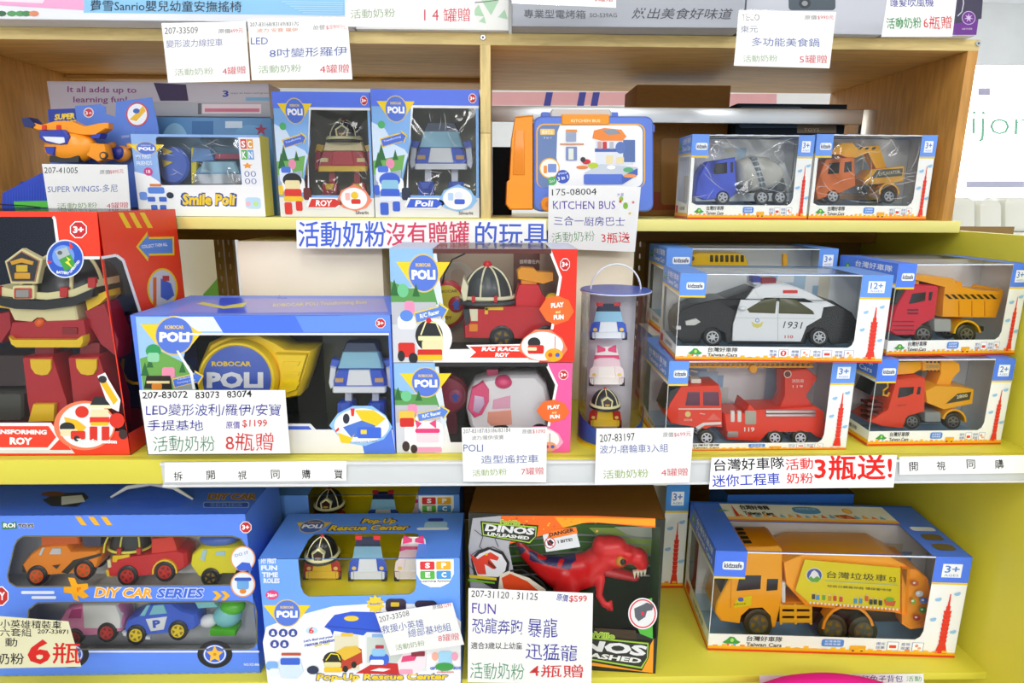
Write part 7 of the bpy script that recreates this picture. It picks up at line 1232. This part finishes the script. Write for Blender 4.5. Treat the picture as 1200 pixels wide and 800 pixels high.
for i in range(4): a1 = G.p(874, 641, 8 + i * 13); p.wbox((a1.x, a1.y, a1.z), (a1.x + .012, a1.y + .008, a1.z + .003), 'k#2a2620', .2)
p.done('stuff'); p = P('door_badge', t, .5); p.poly(G, [(862, 702), (881, 697), (880, 709), (860, 712)], 'k#e8d61c'); p.ell(G, 868, 702, 3.4, 2.6, 'k#4a6ab8', 12); p.text(G, '台灣垃圾車', 860, 709, 874, 708, 2.4, 'k#5a5a20'); p.line(G, [(857, 672), (856, 712)], .6, 'k#c87c14'); p.done()
p = P('white_post', t); p.bx(G, 917, 683, 921, 707, 2, 12, 'k#dfe0dc', .8); p.done()
p = P('hopper', t); p.loft(G, [(918, 658), (940, 649), (1040, 650), (1062, 662), (1066, 666), (1062, 720), (1046, 716), (944, 709), (932, 696), (921, 684)], [(2, .975), (-2, 1), (W2 + 2, 1), (W2 + 6, .97)], Oc); p.done()
p = P('picture_panel', t); p.pr(G, [(942, 654), (1060 - 6, 664), (1053, 712), (946, 704), (931, 690)], -3.6, -2.4, 'k#ecd918', .3, .995); p.done()
p = P('panel_emblem', t); p.h = 4; p.ell(G, 953, 672, 9.4, 8.4, 'k#dfe4ea', 28); p.ell(G, 953, 672, 8.6, 7.6, 'k#4a5aa8', 28); p.poly(G, [(946, 676), (950, 668), (953, 666), (957, 669), (960, 676)], 'k#f4f4f4'); p.poly(G, [(945.5, 676), (949, 673), (952, 676), (956, 673), (961, 676), (957, 680), (950, 680)], 'k#6ab43a'); p.done()
for s_, x0, y0, x1, y1, h_ in (('台灣垃圾車', 967, 675, 1037, 679.5, 8), ('53', 1040, 680, 1048, 680.5, 6), ('垃圾分類靠你我 環保愛地球', 968, 686, 1043, 691, 3)): p = P('panel_lettering', t, 4); p.text(G, s_, x0, y0, x1, y1, h_, 'k#2f3420', .004); p.done()
p = P('panel_figures', t, 4)
for i, (x, y, cc) in enumerate(((952, 697, '#4a4a4a'), (957, 698, '#4a9ad8'), (964, 698, '#6ab43a'), (971, 699, '#d8a02a'), (977, 699, '#d8542a'), (984, 700, '#d8542a'), (1001, 702, '#4a9ab8'), (1007, 702, '#4a9ab8'), (1014, 699, '#d8542a'), (1019, 703, '#2a3a2a'), (1024, 703, '#2a3a2a'), (1030, 704, '#2a3a2a'))): p.rect(G, x - 2, y - 3, x + 2, y + 3, 'k' + cc, .8); p.ell(G, x, y - 4, 1.2, 1.2, 'k#e8c8a0', 8)
p.poly(G, [(1034, 700), (1048, 702), (1046, 708), (1036, 707)], 'k#d8642a'); p.ell(G, 1041, 700, 5, 2.4, 'k#6ab43a', 12)
for i in range(24): p.rect(G, 947 + i * 4.4, 702.5 + i * .33, 949 + i * 4.4, 705 + i * .33, 'k#f4f0e8')
p.line(G, [(965, 678), (1050, 683)], .8, 'k#9ab8a0'); p.done()
p = P('tail_gate', t); p.loft(G, [(1056, 664), (1074, 666), (1086, 676), (1091, 700), (1090, 720), (1082, 734), (1066, 736), (1056, 730)], [(2, .93), (-2, 1), (W2, 1), (W2 + 4, .95)], 'k#f29a1a'); p.done()
p = P('gate_pictures', t, 3); 
for x, y, cc in ((1071, 682, '#b8561f'), (1076, 694, '#c0c8cc'), (1081, 702, '#4a7ad0'), (1069, 703, '#8ab03a'), (1080, 713, '#4a9a3a'), (1073, 722, '#a8301f')): p.ell(G, x, y, 4.6 if cc[1] != '8' else 3, 3.6, 'k' + cc, 14); p.ell(G, x - 1, y - .6, 1.6, 1.2, 'k#e8e4d8', 8)
p.done()
p = P('side_crate', t)
for y in (712, 720, 728): p.bx(G, 914, y - 3, 952, y + 1.6, 0, 3, 'k#f0b020', .8)
for x in (914, 931, 949): p.bx(G, x, 708, x + 3, 732, .4, 3.4, 'k#f0b020', .6)
p.bx(G, 915, 706, 951, 709, 3, 40, 'k#c87a1c', 1); p.done('stuff')
p = P('mudguard', t); fender(p, G, 993, 738, 28, -3, 14, 'k#f0981a', 12, 175, 3); p.done()
p = P('chassis', t); p.bx(G, 850, 724, 1085, 736, 16, W2 - 10, 'k#3a3020', 1); p.done()
for x, y in ((889, 731), (976, 737), (1012, 740)): wh(t, G, x, y, 17, 0, 14, 'k#3a3a20', 'k#5a5a48', 5); wh(t, G, x, y, 17, 0 + W2 - 14, 12, 'k#3a3a20', 'k#5a5a48', 5)
# ---------------------------------------------------------------- below the bottom shelf
f = vert(-.003); t = thing('lower_shelf_label', 'white label strip with blue characters under the bottom shelf', 'shelf label', (f.p(1015, 800).x, -.003, f.p(1015, 806).z)); p = P('paper', t); p.slab(f, [(890, 791), (1082, 789), (1084, 812), (890, 812)], .3, 't#e4e6e2'); p.done(); p = P('lettering', t, .1); p.text(f, '粉紅兔子背包', 1000, 799, 1058, 799, 8, 'r#3a3a8c', 0, 0, 1, 1); p.text(f, '活動', 1062, 798, 1080, 798, 6, 'r#5a9a5a', 0, 0, 1, 1); p.done()
t = P('pink_cloth'); f = vert(-.075)
t.ball(f, 985, 850, 105, 36, 30, 40, 'r#e81f8c', 30, 12); o = t.done(); tagit(o, 'bright pink cloth toy top at the bottom edge of the picture', 'cloth')
zl = min(v.z for v in t.v); a = f.p(1000, 840)
p = P('cloth_stand'); p.wbox((a.x - .06, -.12, 0), (a.x + .06, -.03, .02), 'k#dddddd', 2); p.wbox((a.x - .015, -.09, .02), (a.x + .015, -.06, zl + .0005), 'k#dddddd', 1); tagit(p.done(), 'slim white stand under the pink cloth below the bottom shelf', 'stand')
# ---------------------------------------------------------------- price tags and hand-written signs
K, BL_, GR, RD, GY, PU = '#26262a', '#3a3aa8', '#5d9a5f', '#dc3a3c', '#6b6b70', '#5a3fb0'
LB, LG, LR = '#5468b4', '#8fae6e', '#d84a5a'
Yu = Y1 - .0056
tag('white tag 207-33509 hanging below the left end of the top board', [(189, 27), (288, 25), (293, 95), (197, 97)], Yu - .115, [('207-33509', 193, 40, 232, 39, 7.5, GY), ('原價', 256, 39, 270, 39, 5, GY), ('499元', 270, 39, 285, 38, 5, LR), ('變形波力線控車', 195, 56, 261, 54, 9, '#8c92bc'), ('活動奶粉', 205, 89, 250, 87, 8, '#b4c3a4'), ('4罐贈', 261, 88, 288, 86, 9, LR)])
tag('white tag hanging below the top board, right beside tag 207-33509', [(290, 22), (407, 21), (413, 93), (295, 94)], Yu - .117, [('207-83168/83169/83170', 293, 31, 350, 30, 4.5, GY), ('波力 安寶 羅伊', 301, 38, 349, 37, 4.5, '#e08a5a'), ('LED', 294, 52, 314, 52, 8, LB), ('原價', 367, 35, 381, 35, 6, GY), ('$599元', 382, 35, 406, 34, 6, LR), ('8吋變形羅伊', 316, 68, 407, 65, 11, LB, 0), ('活動奶粉', 303, 86, 353, 84, 9, '#9fb98e'), ('4罐贈', 375, 86, 409, 85, 10, LR)])
tag('white tag reading 14 over the light blue box edge', [(409, -24), (556, -22), (556, 33), (405, 31)], Yu - .119, [('活動奶粉', 411, 22, 463, 20, 10.5, '#a3b494'), ('1 4', 497, 24, 514, 24, 13, LR), ('罐贈', 520, 26, 551, 25, 16, LR)])
tag('white tag cut by the top edge over the grey oven carton', [(600, -22), (722, -22), (722, 9), (600, 4)], Yu - .11, [('3罐贈', 697, 2, 718, 2, 8, LR)])
tag('white tag hanging in front of the pale grey carton with the knob picture', [(866, 12), (980, 14), (972, 80), (860, 77)], Yu - .11, [('TECO', 869, 24, 890, 24, 7.5, GY), ('東元', 868, 38, 888, 38, 8, '#8c90a8'), ('原價', 943, 23, 957, 23, 5, GY), ('$990元', 958, 23, 977, 23, 5, LR), ('多功能美食鍋', 881, 54, 960, 55, 10, LB), ('活動奶粉', 871, 73, 911, 72, 8, '#a9c3a0'), ('5罐贈', 937, 74, 969, 74, 9.5, LR)])
tag('hand-written white tag in green and red under the purple box', [(1043, -24), (1124, -24), (1116, 43), (1033, 43)], Yu - .11, [('護髮吹風機', 1043, 8, 1094, 8, 10, BL_, 0, 1), ('活動奶粉', 1039, 34, 1080, 33, 13, '#3f9a5a', 0.008, 1), ('6瓶贈', 1082, 34, 1115, 34, 15, RD, 0, 1)])
tag('white tag 207-41005 standing below the orange toy plane', [(49, 192), (149, 193), (153, 247), (57, 246)], Yu - .002, [('207-41005', 52, 203, 91, 203, 7, K), ('原價', 117, 204, 129, 204, 5, GY), ('$895元', 129, 204, 145, 203, 5, LR), ('SUPER WINGS-多尼', 56, 226, 138, 225, 9, LB), ('活動奶粉', 67, 244.5, 114, 243.5, 6.5, LG), ('4罐贈', 125, 244.5, 150, 243.5, 7, LR)])
f0 = lambda p, f: [p.ell(f, 728, 233, 2.5, 3, 'r#a9c84a', 10), p.ell(f, 733, 241, 3, 4, 'r#8bc34a', 10), p.poly(f, star(727, 236, 2.4), 'r#d05a4a'), p.poly(f, star(742, 237, 2.2), 'r#e07a8a'), p.poly(f, star(738, 250, 2.2), 'r#f0d050'), p.text(f, '大星', 723, 230, 731, 230, 4, 'r#5a5ac0')]
tag('hand-written white tag with small star stickers in front of the toy case', [(643, 217), (751, 219), (744, 295), (642, 291)], Yu - .002, [('175-08004', 647, 229, 699, 228, 7.5, K, 0, 1), ('KITCHEN BUS', 648, 245, 721, 245, 9.5, PU, 0, 1), ('三合一廚房巴士', 649, 264, 732, 265, 11, BL_, 0, 1), ('活動奶粉', 647, 284, 697, 282, 11.5, GR, -.008, 1), ('3瓶送', 705, 285, 738, 284, 12.5, RD, .005, 1)], f0)
t = tag('long white paper strip with thick blue and red marker characters', [(347, 258), (640, 258), (641, 291), (348, 291)], Yu, [('活動奶粉', 350, 289.5, 452, 289, 30, '#4a6ad8', .012, 1), ('沒有贈罐', 453, 288, 550, 286, 27, '#e04a6a', .012, 1), ('的玩具', 557, 288, 641, 289, 28, '#4a6ad8', .012, 1)], sleeve=False, cat='paper sign', name='paper_sign')
tag('hand-written tag 207-83072 leaning on the robot and case box', [(163, 457), (334, 457), (340, 531), (174, 532)], -.02, [('207-83072', 167, 467, 220, 466, 8, K, .012, 1), ('83073', 229, 467, 257, 466, 8, K, .012, 1), ('83074', 266, 466, 295, 465, 8, K, .012, 1), ('LED變形波利/羅伊/安寶', 171, 487, 329, 487, 14, BL_, 0, 1), ('手提基地', 173, 504.5, 238, 504.5, 12.5, BL_, 0, 1), ('原價', 265, 502, 281, 502, 8.5, PU, .01, 1), ('$1199', 284, 501, 313, 501, 9.5, RD, .01, 1), ('活動奶粉', 180, 529, 252, 528, 18, '#3f8a60', -.008, 1), ('8瓶贈', 264, 528, 320, 528, 21, RD, 0, 1)])
tag('white printed tag on the rail in front of the pink edged box', [(541, 501), (641, 501), (640, 565), (543, 564)], -.022, [('207-83187/83186/83184', 543, 507.5, 598, 506, 5, GY), ('波力/羅伊/安寶', 553, 515.5, 590, 514.5, 5, GY), ('原價', 612, 508, 623, 508, 5, GY), ('$1090', 624, 508, 639, 508, 5, LR), ('POLI', 543, 529, 566, 529, 8.5, LB), ('造型遙控車', 564, 543, 631, 542, 9.5, LB), ('活動奶粉', 554, 558, 594, 556, 7.5, '#98b860'), ('7罐贈', 611, 556.5, 637, 555.5, 8.5, LR)])
tag('white tag 207-83197 in front of the clear tube', [(699, 502), (813, 501), (808, 565), (697, 568)], -.024, [('207-83197', 703, 518, 744, 516, 9, K), ('原價', 777, 512, 789, 512, 5.5, GY), ('$699元', 790, 512, 810, 511, 5.5, LR), ('波力-磨輪車3入組', 703, 531.5, 783, 529.5, 10, LB), ('活動奶粉', 707, 561, 760, 559, 10, '#98b860'), ('4罐贈', 775, 558, 806, 557, 9, LR)])
tag('white banner with black, blue and red marker on the price rail', [(834, 536), (1051, 533), (1047, 571), (831, 573)], -.024, [('台灣好車隊', 837, 552, 919, 549, 14, K, .018, 1), ('迷你工程車', 835, 570.5, 914, 567.5, 14, '#3a4ac0', .018, 1), ('活動', 921, 551, 953, 549, 13, RD, .02, 1), ('奶粉', 922, 566.5, 953, 566, 12.5, RD, .02, 1), ('3瓶送!', 955, 562, 1045, 561, 28, '#e2231f', .03, 1)], sleeve=False, cat='paper sign', name='paper_sign')
f = vert(-.0193)
for lab, a, b, ch in (('paper strip with spaced black characters on the left half of the price rail', (193, 541), (406, 566), (('拆', 204, 563), ('開', 242, 562), ('視', 279, 562), ('同', 318, 561), ('購', 354, 561), ('買', 392, 561))), ('paper strip with spaced black characters at the right end of the price rail', (1054, 534), (1212, 557), (('開', 1066, 552), ('視', 1098, 551), ('同', 1133, 549), ('購', 1166, 549)))):
    q = [f.p(a[0], b[1] - 1), f.p(b[0], b[1] - 3), f.p(b[0], a[1] - 1), f.p(a[0], a[1] + 1)]; c = ctr(q)
    if a[0] > 1000: q[1].x = q[2].x = XR - .002
    t = thing('rail_label', lab, 'shelf label', (c.x, -.017, q[0].z)); p = P('paper', t); p.plate(q, [], f.n, .2, 't#f0f1f0'); p.done()
    p = P('lettering', t, .06)
    for s, x, y in ch: p.text(f, s, x, y, x + 10, y - .4, 10.5, 'r#2a2a2c', .006, 0, 1, 1)
    p.done()
tag('hand-written tag 207-31120 in front of the dinosaur box', [(549, 689), (695, 695), (693, 802), (548, 799)], -.024, [('207-31120 . 31125', 552, 699, 630, 703, 8, K, 0, 1), ('原價', 652, 703, 665, 705, 8, BL_, .012, 1), ('$599', 667, 706, 688, 706, 8.5, RD, .012, 1), ('FUN', 553, 718.5, 581, 719.5, 12, PU, 0, 1), ('恐龍奔跑', 553, 741, 612, 744, 17.5, BL_, 0, 1), ('暴龍', 618, 746, 653, 747, 22, BL_, 0, 1), ('適合3歲以上幼童', 552, 760, 612, 760.5, 8, K, .01, 1), ('迅猛龍', 616, 772, 676, 774.5, 19, BL_, 0, 1), ('活動奶粉', 551, 795, 614, 796, 19, '#4f9a68', -.005, 1), ('4瓶贈', 620, 793, 683, 794, 15, RD, .005, 1)])
tag('tilted white tag 207-33508 stuck on the rescue garage box', [(440, 719), (530, 706), (544, 755), (457, 768)], -.02, [('207-33508', 445, 729, 480, 721, 6.5, GY), ('原價', 507, 714, 517, 712.6, 5, GY), ('$1299', 517, 712.6, 529, 711, 5, LR), ('救援小英雄', 448, 742.5, 497, 734, 9.5, LB), ('總部基地組', 479, 747, 529, 738.5, 9.5, LB), ('8罐贈', 514, 752, 538, 749.5, 8.5, LR), ('活動奶粉', 464, 762, 498, 756, 6.5, LG)])
tag('pale yellow hand-written tag with a large red 6 at the lower left', [(-14, 721), (80, 728), (95, 781), (-14, 783)], -.03, [('小英雄積裝車', 0, 735, 72, 737, 9.5, K, .005, 1), ('六套組', 0, 745.5, 37, 745.5, 9.5, K, .005, 1), ('207-33871', 44, 742, 80, 742.5, 5, K, .02, 1), ('動', 6, 757, 20, 757.5, 10, K, .01, 1), ('奶粉', -4, 778, 28, 778, 13, K, .012, 1), ('6', 32, 777, 60, 777, 28, '#e2231f', .03, 1), ('瓶', 62, 777, 94, 777, 24, '#e2231f', .015, 1)], card='#f0ecc4')
